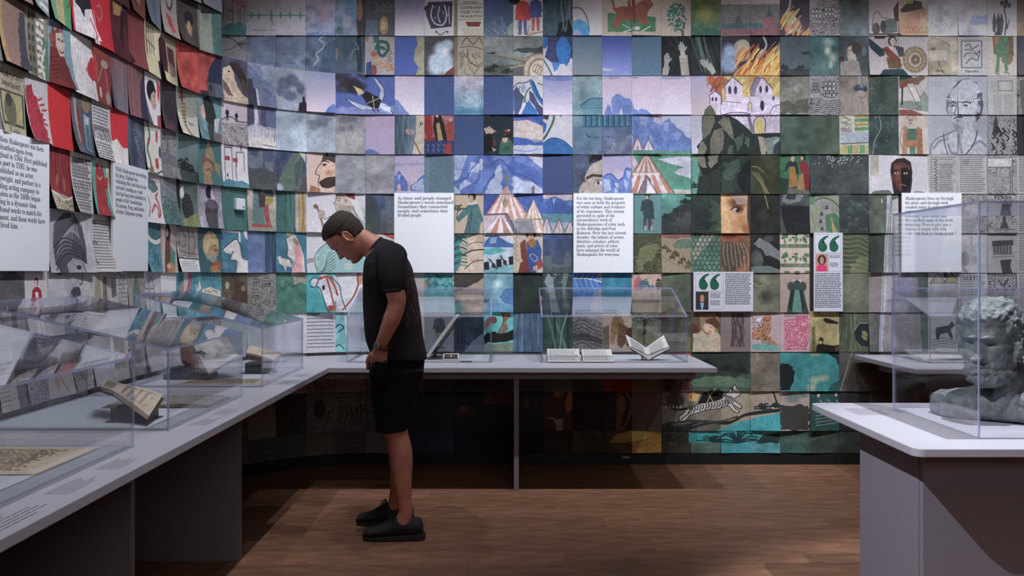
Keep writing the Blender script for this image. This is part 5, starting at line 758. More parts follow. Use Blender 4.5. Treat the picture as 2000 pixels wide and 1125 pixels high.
within(15, 8); P('1e1c18', 1592, 686, 1594, 674, 1602, 668, 1610, 672, 1628, 674, 1641, 672, 1641, 686); E('2a2420', 1603, 664, 5, 6); E('a88c6c', 1602, 668, 3, 4); P('221e1c', 1606, 626, 1612, 622, 1636, 630, 1636, 634, 1614, 632); P('6c5c38', 1585, 640, 1592, 636, 1592, 686, 1585, 686); P('5c3430', 1630, 676, 1640, 674, 1641, 684, 1630, 684)
within(16, 8); FOLDS(1642, 609, 1672, 680, 10, '2c3028', '6a6c50', 5, .6); P('20282c', 1668, 645, 1678, 632, 1698, 632, 1698, 676, 1680, 674, 1670, 662); L('8c9898', 1.2, 1668, 646, 1678, 632, 1698, 632); E('8c8848', 1688, 655, 6, 9, al=.7); [E('b0a850', 1684 + k % 3 * 4, 648 + k * 3, 1.2, 1.2) for k in range(6)]
within(19, 8); P('3c3c40', 1828, 640, 1852, 636, 1858, 628, 1864, 636, 1856, 644, 1860, 660, 1856, 662, 1850, 650, 1836, 652, 1832, 664, 1828, 662, 1826, 648); [S('5c5a58', .9, 1818, 664 + k * 5, 1840, 660 + k * 5, 1866, 666 + k * 4) for k in range(4)]; L('5c5a58', 1, 1866, 612, 1866, 660)
# ---------- row 9..11 right
within(11, 9, 2); P('26302c', 1351, 686, 1467, 686, 1467, 730, 1420, 738, 1380, 732, 1351, 740, al=.85, wob=6); TUFT(1380, 712, 14, '1c2422', 9, 2); TUFT(1420, 724, 14, '1c2422', 9, 3); TUFT(1446, 726, 12, '1c2422', 9, 4); P('5c7c5c', 1351, 738, 1410, 734, 1467, 740, 1467, 756, 1351, 752, al=.6, wob=4)
within(10, 9); P('30201c', 1296, 720, 1340, 716, 1346, 763, 1300, 763, al=.8, wob=5)
within(14, 9, 2); P('2c8488', 1523, 686, 1641, 686, 1641, 763, 1523, 763, al=.5); P('182022', 1523, 712, 1540, 710, 1552, 724, 1548, 750, 1540, 763, 1523, 763, wob=5); P('141c1e', 1600, 686, 1641, 686, 1641, 720, 1628, 700, al=.8, wob=5); [E('a8a480', x, y, a, b, al=.7, soft=.6) for x, y, a, b in ((1592, 692, 14, 8), (1590, 742, 14, 10), (1608, 738, 14, 9), (1584, 756, 12, 10))]; P('1c3438', 1620, 750, 1641, 740, 1641, 763, 1614, 763, al=.6, wob=4)
within(13, 9); E('8c8478', 1500, 738, 20, 16, al=.5, soft=.8); P('8c8888', 1475, 690, 1480, 686, 1482, 704, 1478, 706, al=.6)
within(16, 9, 2); L('6a6c66', 3, 1664, 690, 1640, 762); P('3c302c', 1660, 700, 1690, 690, 1698, 763, 1650, 763, al=.4); P('7a5450', 1680, 738, 1698, 752, 1698, 758, 1684, 750, al=.7)
# the tabby and its stream
within(10, 10, 4, 2)
P('8c8070', 1293, 763, 1523, 763, 1523, 790, 1460, 810, 1400, 822, 1340, 826, 1293, 830, al=.5); P('226e74', 1410, 839, 1440, 826, 1480, 814, 1523, 806, 1523, 884, 1345, 884, 1360, 850, al=.95); within(11, 11, 3); P('2a8a94', 1351, 846, 1523, 839, 1523, 884, 1351, 884, al=.9)
within(10, 10, 4); S('26282a', 4, 1293, 838, 1330, 834, 1370, 822, 1420, 826, 1450, 812, 1490, 806, 1523, 802); S('3c3834', 2, 1300, 826, 1350, 820, 1400, 822, 1440, 814)
TUFT(1490, 800, 16, '242a2e', 10, 3); TUFT(1514, 796, 12, '242a2e', 8, 4); S('26302c', 3, 1509, 763, 1514, 780, 1520, 796)
at(); P('2f8c94', 1345, 848, 1400, 838, 1440, 824, 1480, 814, 1523, 806, 1523, 884, 1345, 884, wob=2); S('22282a', 4, 1293, 840, 1340, 836, 1380, 826, 1430, 822, 1460, 808, 1523, 800); S('3c3a36', 2, 1300, 828, 1350, 822, 1400, 824, 1440, 812)
E('34282a', 1318, 782, 22, 17, al=.95, soft=.3); P('c89c5c', 1344, 774, 1354, 766, 1366, 772, 1362, 784, 1346, 784); P('b0603c', 1340, 778, 1350, 770, 1352, 780)
CATC = 'b0aca8'
P(CATC, 1348, 800, 1362, 790, 1384, 786, 1408, 780, 1420, 768, 1426, 756, 1429, 760, 1434, 750, 1438, 757, 1444, 764, 1446, 771, 1440, 776, 1434, 780, 1437, 786, 1446, 792, 1448, 797, 1442, 797, 1432, 791, 1436, 799, 1444, 803, 1440, 806, 1430, 801, 1422, 793, 1404, 798, 1380, 801, 1362, 806, 1348, 810, 1338, 820, 1328, 822, 1326, 814, 1336, 806, 1340, 798)
P('1c1c20', 1362, 790, 1372, 770, 1388, 760, 1404, 759, 1414, 768, 1410, 780, 1386, 786); E('4a4a4c', 1390, 770, 12, 4, -.3, al=.7, soft=.8)
S('1c1c22', 1.1, 1348, 800, 1362, 790, 1384, 786, 1408, 780, 1420, 768, 1426, 756, 1429, 760, 1434, 750, 1438, 757, 1444, 764, 1446, 771, 1440, 776, 1434, 780, 1437, 786, 1446, 792, 1448, 797, 1442, 797, 1432, 791, 1436, 799, 1444, 803, 1440, 806, 1430, 801, 1422, 793, 1404, 798, 1380, 801, 1362, 806, 1348, 810, 1338, 820, 1328, 822, 1326, 814, 1336, 806, 1342, 798)
for k in range(15): x = 1345 + k * 5.4; y = 799 - k * .9; S('1c1c22', 1.5, x, y - 6 + k % 3, x + 2, y, x - 1, y + 7 - k % 2 * 2, al=.9)
for k in range(6): S('1c1c22', 1.2, 1414 + k * 3, 772 + k * .8, 1417 + k * 3, 778 + k, 1415 + k * 3, 786 + k, al=.9); S('1c1c22', 1, 1426 + k * 2.6, 756 + k, 1428 + k * 2.6, 762 + k * .8, al=.9)
E('1c1c22', 1440, 765, 1.5, 1); [L('1c1c22', 1.3, 1328 + k * 5, 820 - k * 4, 1334 + k * 5, 816 - k * 4) for k in range(4)]
L('b0a060', 1.3, 1380, 788, 1396, 757); L('b0a060', 1.3, 1378, 762, 1394, 788); S('26222a', 4, 1342, 798, 1322, 800, 1304, 794, 1297, 790); [L(CATC, 1.6, 1300 + k * 7, 793 + k % 2, 1302 + k * 7, 797) for k in range(5)]
within(10, 10, 4)
within(10, 10); TUFT(1306, 836, 18, '2a2c2e', 9, 2)
within(10, 11, 2); TUFT(1310, 880, 30, '1e2c2e', 11, 5, 3); within(11, 11, 3); TUFT(1440, 884, 46, '1c3438', 11, 6, 4); TUFT(1392, 880, 26, '1c3438', 9, 7, 3); P('1f3430', 1476, 884, 1490, 860, 1523, 848, 1523, 884, wob=3); P('5c5a50', 1293, 839, 1320, 841, 1351, 839, 1351, 850, 1310, 856, 1293, 858, al=.5)
within(14, 10); E('4c6c6a', 1548, 778, 18, 14, al=.7, soft=.5); E('38585a', 1570, 770, 12, 10, al=.7, soft=.5); P('0e1214', 1523, 795, 1580, 790, 1580, 840, 1523, 840, al=.7, wob=6)
within(15, 10); [E('90949a', x, y, 3, 4) for x, y in ((1598, 774), (1632, 772))]; [S('90949a', 1.4, 1600 + k * 8, 782 + k % 2 * 5, 1606 + k * 8, 790, 1602 + k * 7, 800) for k in range(5)]; [L('7c8084', 1, 1592, 812 + k * 6, 1636, 806 + k * 6) for k in range(4)]
within(14, 11, 3); P('2c8088', 1523, 839, 1546, 839, 1523, 846); P('4c6450', 1530, 870, 1570, 856, 1600, 866, 1580, 884, 1530, 884, al=.5, wob=6)
# below the table
within(8, 9); P('8c2420', 1196, 737, 1235, 737, 1235, 763, 1196, 763); within(7, 10); P('2c2018', 1119, 763, 1177, 763, 1177, 840, 1119, 840, al=.5)
within(6, 10); P('9a7450', 1084, 763, 1106, 763, 1096, 776, 1080, 776); P('c0683c', 1110, 763, 1119, 763, 1119, 796, 1106, 808, 1104, 790); P('a89470', 1080, 818, 1102, 818, 1098, 836, 1092, 860, 1088, 860, 1086, 830); S('a89470', 3, 1070, 816, 1080, 816, 1086, 824)
within(5, 10); E('8c5c3c', 1028, 788, 8, 10, al=.8, soft=.5); E('4c4c54', 1046, 792, 6, 8, al=.8)
within(8, 10); E('8c5848', 1213, 790, 11, 20, al=.95, soft=.25); S('6c5848', 5, 1206, 772, 1218, 766, 1230, 780, 1232, 800, 1222, 826, 1212, 838); P('7c5040', 1204, 800, 1218, 806, 1210, 840, 1202, 840); within(8, 11, 2); P('b08838', 1190, 880, 1204, 858, 1235, 842, 1262, 846, 1260, 872, 1220, 884, 1190, 884, wob=3)
within(2, 10, 3); E('7c7468', 905, 800, 18, 7, -.3, al=.8, soft=.5); P('6c4034', 890, 806, 930, 796, 926, 812, 892, 816, al=.6); P('8c6050', 945, 763, 1003, 766, 1003, 790, 945, 790, al=.6)
at(-2, 10); E('3c3a38', 26, 34, 12, 18, al=.8); E('7c5c5c', 40, 50, 7, 7, al=.7); at(-1, 10, w=2); TXT('OVVNTVR', 6, 8, 40, '46403e', 4); L('4a3c38', .8, 4, 14, 60, 14); [S('3c3836', 1.4, 8 + k * 10, 30, 12 + k * 10, 44, 8 + k * 10, 60) for k in range(6)]
at(-4, 10); S('3c3a38', 5, 6, 10, 22, 26, 44, 6); at(-3, 10); LINES(4, 10, 54, 70, 9, '4a4844', 1, .6)
# ---------- right: upper rows
within(14, 2); cloud(1555, 172, 20, 'a8a8a4', 12, 3, .4); P('3a3c34', 1523, 196, 1545, 200, 1580, 192, 1580, 224, 1523, 224, al=.55, wob=8)
within(15, 2); ship(1620, 184, 16, '3a363c', 1.1); ship(1592, 178, 9, '3a363c'); [S('3a363c', 1, 1582, 196 + k * 4, 1598, 193 + k * 4, 1616, 198 + k * 4, 1638, 195 + k * 4, al=.8) for k in range(7)]
within(16, 2); E('8a8078', 1662, 200, 24, 20, al=.9, soft=.4); P('9c9088', 1641, 190, 1660, 182, 1684, 188, 1690, 206, 1698, 224, 1641, 224, al=.8, wob=2); E('34465c', 1680, 174, 15, 8, .1); E('a08c80', 1682, 186, 12, 9, .4); P('a39488', 1684, 192, 1692, 192, 1697, 224, 1688, 224); FOLDS(1668, 147, 1696, 172, 7, '6c6c6c', '98989c', 4, .5); S('5c5450', .9, 1676, 188, 1684, 192, 1690, 186)
within(17, 2, 1, 2); rr = random.Random(4)
for k in range(90): E('5c6e64' if k % 2 else '6c7c74', rr.uniform(1698, 1736), rr.uniform(150, 300), rr.uniform(1, 4), rr.uniform(1, 3), rr.uniform(0, 3), al=.3)
P('4c524e', 1736, 147, 1755, 147, 1755, 224, 1736, 224, al=.6); S('8c9a9a', 1.6, 1716, 226, 1720, 250, 1708, 275, 1704, 300, al=.8); S('8c9a9a', 1, 1744, 228, 1742, 250, al=.5)
within(18, 2); P('2f4548', 1755, 147, 1776, 147, 1784, 156, 1756, 158); P('7c5c48', 1755, 158, 1784, 154, 1800, 150, 1808, 154, 1790, 166, 1756, 170); P('8c4440', 1756, 168, 1788, 158, 1790, 164, 1758, 174); P('c8bcb4', 1770, 166, 1782, 164, 1790, 178, 1797, 194, 1799, 204, 1790, 206, 1782, 186); L('5c4c48', .9, 1770, 166, 1782, 188, 1790, 206); L('5c4c48', .9, 1784, 166, 1796, 190, 1798, 204); [L('4a3c38', 1.4, 1788 + k % 2 * 2, 200 + k * 3, 1798, 199 + k * 3) for k in range(6)]; P('6c8078', 1755, 200, 1775, 196, 1812, 206, 1812, 218, 1755, 210, al=.8); P('7c8c80', 1796, 190, 1804, 178, 1812, 190, 1812, 206, 1798, 204, al=.8); P('8c4c40', 1755, 214, 1780, 214, 1804, 224, 1755, 224); L('3c3434', 3, 1762, 172, 1761, 204); P('7a6450', 1788, 158, 1796, 164, 1792, 168, 1784, 164)
# the engraved portrait over four sheets
within(19, 2, 2, 2)
E('8a8a96', 1893, 168, 24, 10, al=.0); P('b8b8c4', 1848, 196, 1850, 180, 1858, 166, 1872, 158, 1896, 158, 1908, 168, 1915, 184, 1914, 206, 1912, 222, 1902, 238, 1886, 248, 1872, 248, 1860, 240, 1850, 226, wob=1)
P('6c6c7a', 1870, 168, 1876, 158, 1886, 157, 1898, 158, 1910, 168, 1906, 162, 1892, 156, 1878, 156, al=.9, wob=3); P('6a6a78', 1858, 176, 1870, 160, 1880, 158, 1868, 170); P('5a5a68', 1908, 184, 1917, 180, 1919, 194, 1918, 212, 1914, 228, 1906, 240, 1904, 222, 1908, 204, wob=3); P('6a6a78', 1848, 190, 1854, 182, 1852, 210, 1849, 226, 1847, 206, wob=2); P('8c8c9a', 1850, 196, 1862, 198, 1862, 224, 1858, 236, 1850, 224, al=.6, wob=3)
S('6c6c78', 4, 1849, 193, 1864, 197, 1884, 199, 1902, 196, 1916, 189); [E('dcdce4', 1850 + k * 4.4, 193.5 + 4 * math.sin(k * .2), 1.7, 2) for k in range(15)]
[E('3c3c48', x, y, 5, 2, al=.85) for x, y in ((1860, 206), (1884, 206))]; S('4a4a56', 2, 1854, 201, 1862, 200, 1867, 203); S('4a4a56', 2, 1878, 201, 1886, 199, 1894, 202); S('5c5c68', 1.6, 1868, 206, 1863, 220, 1866, 224, 1874, 224); E('4a4a56', 1868, 224, 3, 1.5); S('4a4a56', 1.8, 1863, 233, 1869, 231, 1880, 232); E('8c8c98', 1871, 237, 7, 2, al=.7); E('a8a8b4', 1910, 212, 5, 9); S('5c5c68', 1.2, 1907, 205, 1914, 208, 1912, 220)
P('b4b4c0', 1868, 246, 1898, 238, 1900, 258, 1920, 272, 1927, 280, 1927, 301, 1816, 301, 1818, 284, 1828, 272, 1846, 264, 1860, 256); P('80808e', 1860, 240, 1884, 250, 1880, 262, 1864, 256, al=.6, wob=3); [S('7c7c8a', 5, *q, al=.35) for q in ((1822, 290, 1834, 276, 1850, 272), (1872, 262, 1874, 280, 1878, 300), (1896, 286, 1912, 276, 1926, 286), (1850, 280, 1856, 296, 1868, 300))]; S('5a5a66', 1.4, 1816, 301, 1818, 284, 1830, 271, 1848, 263, 1864, 256)
S('5a5a66', 1.8, 1842, 262, 1844, 280, 1850, 301); S('5a5a66', 2.2, 1908, 256, 1904, 272, 1896, 288, 1884, 301); L('5a5a66', 1, 1871, 262, 1871, 292); TXT('un americano', 1814, 164, 30, '8a8a96', 3, serif=False); TXT('ex Virginia', 1814, 169, 26, '8a8a96', 3, serif=False)
within(21, 2); P('a4a09c', 1934, 160, 1950, 160, 1950, 182, 1934, 182, al=.7); L('5c585a', .9, 1949, 160, 1976, 160, 1976, 178, 1949, 178, 1949, 160); LINES(1940, 186, 1956, 220, 14, '6a6668', .8, .6); LINES(1960, 186, 1978, 220, 14, '6a6668', .8, .6); LINES(1950, 154, 1970, 154, 1, '6a6668', .8, .5)
within(22, 2, 1, 2); P('2f2c2c', 1994, 225, 2000, 225, 2043, 225, 2043, 301, 1998, 301, al=.8); P('5c5a58', 1990, 160, 2010, 152, 2043, 155, 2043, 224, 1994, 224, al=.7)
within(14, 3, 2); E('5c7868', 1550, 250, 24, 30, al=.3, soft=.9)
within(16, 3); P('c0bca8', 1641, 224, 1698, 224, 1698, 301, 1641, 301, al=.6); [L('5c545c', 1.2, 1642 + k % 4 * 6, 228 + k * 3, 1650 + k % 3 * 6, 230 + k * 3, al=.8) for k in range(10)]; [P('5c945c' if k % 2 else 'a8964c', 1668, 226 + k * 8, 1698, 225 + k * 8, 1698, 231 + k * 8, 1669, 232 + k * 8) for k in range(4)]; P('a4b0c0', 1641, 262, 1698, 258, 1698, 276, 1641, 280); [P('6ca06c' if k % 2 else 'b8a860', 1642 + k * 12, 284, 1652 + k * 12, 283, 1652 + k * 12, 299, 1642 + k * 12, 299) for k in range(5)]; L('4c444c', 1.4, 1641, 281, 1698, 278); P('a08890', 1643, 250, 1664, 252, 1662, 260, 1643, 258)
within(18, 3); P('b09878', 1768, 232, 1775, 226, 1788, 228, 1790, 236); E('b8a080', 1779, 232, 10, 7); E('c8b0a4', 1778, 238, 7, 9); P('4c6c60', 1768, 252, 1790, 252, 1790, 276, 1768, 276); P('a07050', 1764, 246, 1772, 250, 1770, 301, 1760, 301, al=.8); P('96684c', 1790, 248, 1800, 254, 1800, 301, 1788, 301); P('ac6c4c', 1766, 274, 1792, 274, 1792, 288, 1766, 288); P('4f7868', 1775, 286, 1786, 286, 1786, 301, 1775, 301); E('c8bcb4', 1806, 262, 7, 12, al=.9); L('6c5850', .9, 1762, 250, 1756, 276, 1762, 292); front_face(1778, 238, 6, 8, 'c8b0a4', '5a4a44')
within(21, 3); rr = random.Random(8)
for k in range(30): x, y = rr.uniform(1932, 1982), rr.uniform(248, 298); S('34343a', rr.uniform(1, 3), x, y, x + 4, y + 5, x + 1, y + 10, al=.8)
P('34343a', 1940, 240, 1944, 226, 1948, 240, 1950, 262, 1938, 262, al=.8)
# ---------- left: in the units of each sheet
at(-16, 3); P('a88454', 0, 0, 8, 0, 10, 77, 0, 77); P('2c3048', 44, 10, 58, 10, 58, 77, 30, 77, 40, 60, al=.75, wob=5)
at(-16, 4); P('a89c84', 0, 0, 58, 0, 58, 77, 0, 77); TXT('Shakspeares', 4, 14, 50, '3c342e', 7); TXT('Sweetheart', 8, 24, 40, '3c342e', 7); P('4a4640', 4, 28, 54, 28, 54, 66, 4, 66); P('a89c6c', 7, 30, 51, 30, 51, 63, 7, 63); E('6c6450', 24, 50, 14, 18); E('4a4638', 22, 38, 7, 8); TXT('Lyric', 16, 75, 26, '3c342e', 6)
at(-16, 7); E('8c8480', 30, 52, 24, 30); E('4a4448', 30, 22, 30, 24, al=.8); [E('3c383c', x, 40, 7, 4) for x in (18, 42)]; [E('a8a0a0', x, 40, 3, 3) for x in (18, 42)]; P('5c5858', 26, 40, 34, 40, 36, 62, 24, 62)
at(-15, 3); P('6c6c54', 6, 0, 28, 0, 26, 77, 8, 77); [P('3a3c44', x, 6 + k * 12, x + 5, 6 + k * 12, x + 5, 13 + k * 12, x, 13 + k * 12) for k in range(6) for x in (9, 18)]; [P('c8c4c8', 29, 2 + k * 9, 48, 4 + k * 9, 47, 9 + k * 9, 29, 7 + k * 9) for k in range(9)]; [E('8c3438', 32 + k % 3 * 6, 10 + k * 6, 2, 2) for k in range(11)]; P('4a7a5c', 44, 26, 58, 30, 58, 77, 48, 77, al=.9); S('c8c4c8', 3, 50, 40, 40, 60, 46, 77)
at(-15, 2); [P('b8b8c8', 20, 4 + k * 12, 54, 6 + k * 12, 54, 12 + k * 12, 20, 10 + k * 12) for k in range(7)]; [E('3c4470', 24 + k % 4 * 8, 8 + k * 7, 2, 2) for k in range(10)]
at(-14, 2); P('a89868', 16, 0, 40, 0, 36, 77, 14, 77, al=.9); P('4c8c5c', 38, 0, 58, 0, 58, 77, 36, 77); S('8c3c3c', 3, 48, 20, 44, 34, 56, 40, 48, 50)
at(-14, 3); P('7a2c28', 6, 32, 34, 30, 46, 52, 54, 77, 0, 77); P('8a3c34', 8, 18, 12, 6, 18, 12, 28, 4, 34, 14, 32, 0, 38, -2, 38, 26, 20, 32, 6, 30); P('c0a8a0', 20, 14, 36, 10, 42, 24, 38, 38, 28, 40, 20, 28); E('9a4840', 10, 22, 7, 5); [E('4a2c2c', x, 20, 3, 1.4) for x in (27, 36)]; S('6c2c2c', 1.4, 28, 33, 33, 35, 38, 32); [S('4a1c1c', 1, 6, 46 + k * 5, 26, 42 + k * 5, 48, 52 + k * 5, al=.7) for k in range(6)]
at(-13, 2, w=2); P('c0b8bc', 6, 20, 20, -4, 48, -4, 52, 30, 58, 77, 4, 77); P('26242c', 12, 26, 50, 20, 54, 34, 34, 40, 30, 52, 22, 42, 10, 38); P('c4bcc0', 62, 30, 68, 50, 74, 77, 60, 77); S('b06068', 3, 72, 26, 84, 22, 88, 34, 78, 42, 70, 34); S('c04048', 3, 44, 50, 52, 64, 46, 77)
at(-13, 3, w=2); P('c8c0c0', 0, 6, 44, 0, 62, 20, 50, 44, 66, 52, 70, 77, 0, 77, al=.95); P('b82a30', 40, 40, 54, 22, 68, 20, 76, 46, 56, 52, 46, 46); P('84302e', 62, 10, 116, 22, 116, 77, 68, 77, 76, 46); L('8c6c5c', 1.6, 68, 16, 74, 48); L('a8988c', 1.2, 90, 26, 74, 50); L('a8988c', 1.2, 98, 30, 108, 64); E('9c8c80', 96, 22, 12, 6); E('8c7c78', 104, 66, 8, 9); [S('a8a0a8', 1, 6 + k * 7, 12, 4 + k * 8, 40, 6 + k * 7, 74, al=.7) for k in range(6)]; E('a89c98', 80, 62, 4, 8)
at(-11, 2); P('a07848', 8, 0, 40, 0, 34, 18, 10, 22); P('2a1a24', 34, 10, 44, 10, 40, 60, 28, 50, al=.8)
at(-12, 2); S('8c1c24', 2, 10, 0, 14, 30, 8, 77, al=.4)
at(-11, 3); P('3a2c44', 0, 30, 6, 30, 8, 77, 0, 77, al=.7); FOLDS(4, 0, 54, 77, 8, '5c3c44', '84646c', 3, .4); at(-10, 3); FOLDS(4, 0, 40, 77, 7, '5c3438', '8c5c60', 4, .4); P('22243c', 44, 20, 58, 0, 58, 77, 34, 77, al=.8)
at(-11, 1); P('a87848', 20, 0, 58, 0, 54, 50, 30, 40); at(-10, 1); P('9a6c40', 0, 0, 40, 0, 36, 60, 4, 50); P('3c2c2c', 10, 40, 18, 30, 24, 66, 14, 60)
at(-10, 2); FOLDS(0, 0, 58, 77, 9, '6a2c30', '8c484a', 6, .4); P('3c1c24', 0, 60, 20, 70, 10, 77, 0, 77)
at(-9, 2, w=2); L('3c3434', 1.6, 6, 6, 6, 50); [L('3c3434', 1.6, 6 + k * 8, 4, 8 + k * 8, 44) for k in range(4)]; L('3c3434', 1.6, 4, 26, 36, 34); [S('8c8060', 1, 4 + k * 8, 48, 8 + k * 8, 60, 4 + k * 8, 76, al=.6) for k in range(6)]; P('401c24', 50, 16, 60, 6, 78, 14, 84, 44, 76, 72, 62, 70, 54, 60); P('4c242c', 84, 18, 106, 20, 112, 60, 92, 66); P('241c24', 46, 50, 58, 46, 62, 77, 52, 77); P('a89c78', 64, 60, 86, 62, 116, 72, 116, 77, 66, 77)
at(-9, 1); P('48505c', 24, 20, 34, 14, 38, 77, 20, 77, al=.5); at(-8, 1); E('4a3c38', 32, 14, 14, 22); E('8c8078', 32, 14, 9, 16); P('9c3c40', 16, 40, 34, 44, 46, 66, 36, 70, 24, 58); at(-8, 2); P('8c7c64', 30, 40, 58, 50, 58, 77, 20, 77, al=.5)
at(-9, 3); E('1f1a20', 24, 26, 17, 17); E('b08c80', 31, 38, 11, 16); P('1f1a20', 12, 20, 30, 10, 42, 24, 34, 24, 24, 30, 18, 44); P('b43434', 44, 4, 58, 12, 52, 40, 46, 30, al=.9); P('c8c0c4', 22, 56, 44, 56, 50, 77, 24, 77); P('a03c44', 44, 60, 58, 56, 58, 77, 40, 77); E('3c2420', 34, 32, 2.4, 1.2); S('7c3c3c', 1.2, 34, 46, 39, 45); P('1c2038', 0, 30, 12, 60, 24, 77, 0, 77, al=.7)
at(-8, 3); P('2c2c38', 8, 14, 44, 8, 58, 24, 58, 60, 20, 66, 6, 50, al=.7, wob=8); at(-10, 4); P('2c3450', 8, 0, 24, 0, 30, 77, 12, 77, al=.6, wob=6); [E('8c8c9c', 20 + k * 3, 20 + k * 5, 3, 2, al=.5) for k in range(8)]
at(-7, 3); P('6c7468', 0, 0, 58, 0, 58, 40, 30, 46, 0, 40, al=.6); P('8c3434', 14, 0, 20, 0, 20, 22, 14, 22); P('8c7448', 12, 22, 26, 22, 26, 40, 22, 60, 32, 70, 40, 76, 30, 77, 18, 64, 14, 44); [L('4a3c28', 1, 13, 26 + k * 6, 25, 24 + k * 6) for k in range(7)]; P('6c6c64', 26, 52, 50, 56, 34, 60, al=.7)
at(-6, 3); P('2c3230', 14, 6, 26, 0, 38, 10, 44, 32, 42, 52, 26, 50, 18, 40, 16, 24); P('c0908c', 8, 20, 16, 16, 20, 36, 16, 42, 8, 38); P('b8b0b8', 40, 38, 54, 34, 46, 60, 40, 70); P('3c3c40', 22, 50, 38, 48, 36, 77, 24, 77); P('6c4c50', 40, 60, 58, 64, 58, 77, 36, 77, al=.8)
at(-6, 2); P('242e44', 22, 52, 30, 26, 44, 6, 50, 2, 58, 8, 58, 52); P('45424e', 24, 52, 58, 50, 58, 77, 20, 77); P('4a5c70', 40, 54, 56, 54, 58, 77, 40, 77, al=.8); E('26242c', 29, 62, 3, 6); S('2c2c38', 2, 20, 52, 40, 48, 58, 50); P('2c2830', 4, 70, 22, 68, 22, 77, 4, 77)
at(-5, 2); P('c0a890', 4, 20, 20, 14, 28, 30, 34, 46, 46, 60, 58, 66, 58, 77, 2, 77, 0, 56); E('c4a890', 20, 28, 10, 15, -.2); P('3c2c2c', 18, 8, 34, 6, 48, 16, 56, 34, 56, 54, 48, 50, 40, 34, 30, 26, 22, 16); P('584038', 44, 30, 56, 40, 54, 58, 46, 56); P('b89c84', 22, 42, 34, 40, 36, 58, 24, 60); E('3a2c28', 17, 24, 3, 1.4); S('8c5c50', 1.2, 12, 38, 17, 37); P('5c4844', 2, 38, 12, 46, 26, 66, 14, 66, 4, 56, al=.8)
at(-5, 3); P('8c8488', 0, 40, 58, 36, 58, 77, 0, 77, al=.6); S('34303a', 1.4, 0, 36, 20, 28, 40, 34, 58, 33); figure(14, 36, 22, '2c2830', '2c2830'); figure(34, 36, 18, '2c2830', '2c2830'); rr = random.Random(5); [L('4c484e', 1, x, y, x + 3, y + 2, al=.8) for x, y in ((rr.uniform(4, 54), rr.uniform(40, 76)) for k in range(70))]; S('b0a4a8', 4, 0, 44, 12, 60, 20, 77, al=.6)
at(-6, 1); P('6c7064', 6, 10, 34, 6, 36, 77, 4, 77, al=.6); P('2c4c4c', 34, 0, 58, 0, 58, 77, 38, 77, al=.8); E('54584c', 20, 8, 10, 16); at(-7, 1); E('6c5444', 34, 44, 9, 18); E('1f1c22', 34, 32, 13, 14); E('84644c', 34, 46, 6, 12)
at(-12, 4); P('b4b0b0', 0, 0, 58, 0, 58, 77, 0, 77); LINES(4, 6, 54, 28, 6, '3c3840', 1.2, .8); TXT('CUSHMAN', 2, 50, 54, '2c2a30', 13); LINES(4, 33, 54, 36, 2, '3c3840', 2, .8); LINES(4, 55, 54, 74, 6, '3c3840', 1.4, .8)
at(-13, 4); P('44485a', 28, 16, 56, 20, 56, 77, 26, 77); P('7c90a0', 33, 24, 50, 26, 50, 72, 32, 70); P('4a6c78', 38, 36, 46, 36, 50, 70, 34, 70); E('b0a8a0', 42, 32, 4, 5); P('a8a0a0', 6, 4, 14, 6, 22, 60, 14, 62, al=.8); P('8c2c30', 14, 10, 24, 30, 26, 66, 18, 64, al=.8); E('8c6c54', 40, 10, 12, 12)
at(-13, 5); TXT('HAMLET', 3, 14, 52, '2c2a30', 8); LINES(4, 18, 54, 30, 4, '3c3840', 1.3, .8); TXT('HAMLET', 3, 46, 52, '4a484e', 12); LINES(4, 50, 54, 75, 9, '3c3840', 1.1, .75)
at(-14, 5); P('8c2c30', 0, 0, 58, 0, 58, 56, 0, 56); FOLDS(4, 0, 54, 54, 8, '6c1c24', 'a84448', 4, .5); P('9a8c78', 0, 54, 58, 60, 58, 77, 0, 77); S('c8c0b8', 2, 0, 54, 16, 58, 30, 64, 58, 58); rr = random.Random(3); [E('6c5c44', rr.uniform(2, 56), rr.uniform(64, 76), 1.6, 1.2) for k in range(40)]; E('a06c40', 20, 40, 3, 9, .3, al=.8); E('a06c40', 38, 44, 3, 10, al=.8)
at(-12, 5); P('4f9488', 0, 0, 10, 0, 14, 77, 0, 77); P('4f9488', 34, 10, 44, 10, 50, 77, 38, 77); P('c0b8a8', 42, 0, 58, 0, 58, 77, 52, 77); P('a42c34', 12, 10, 22, 2, 32, 6, 40, 30, 38, 60, 44, 77, 4, 77, 10, 40); E('b0947c', 24, 6, 7, 8); L('b89c5c', 2, 16, 24, 22, 28, 30, 24); P('a42c34', 38, 26, 50, 22, 46, 38, 38, 40); E('b0947c', 50, 20, 4, 5)
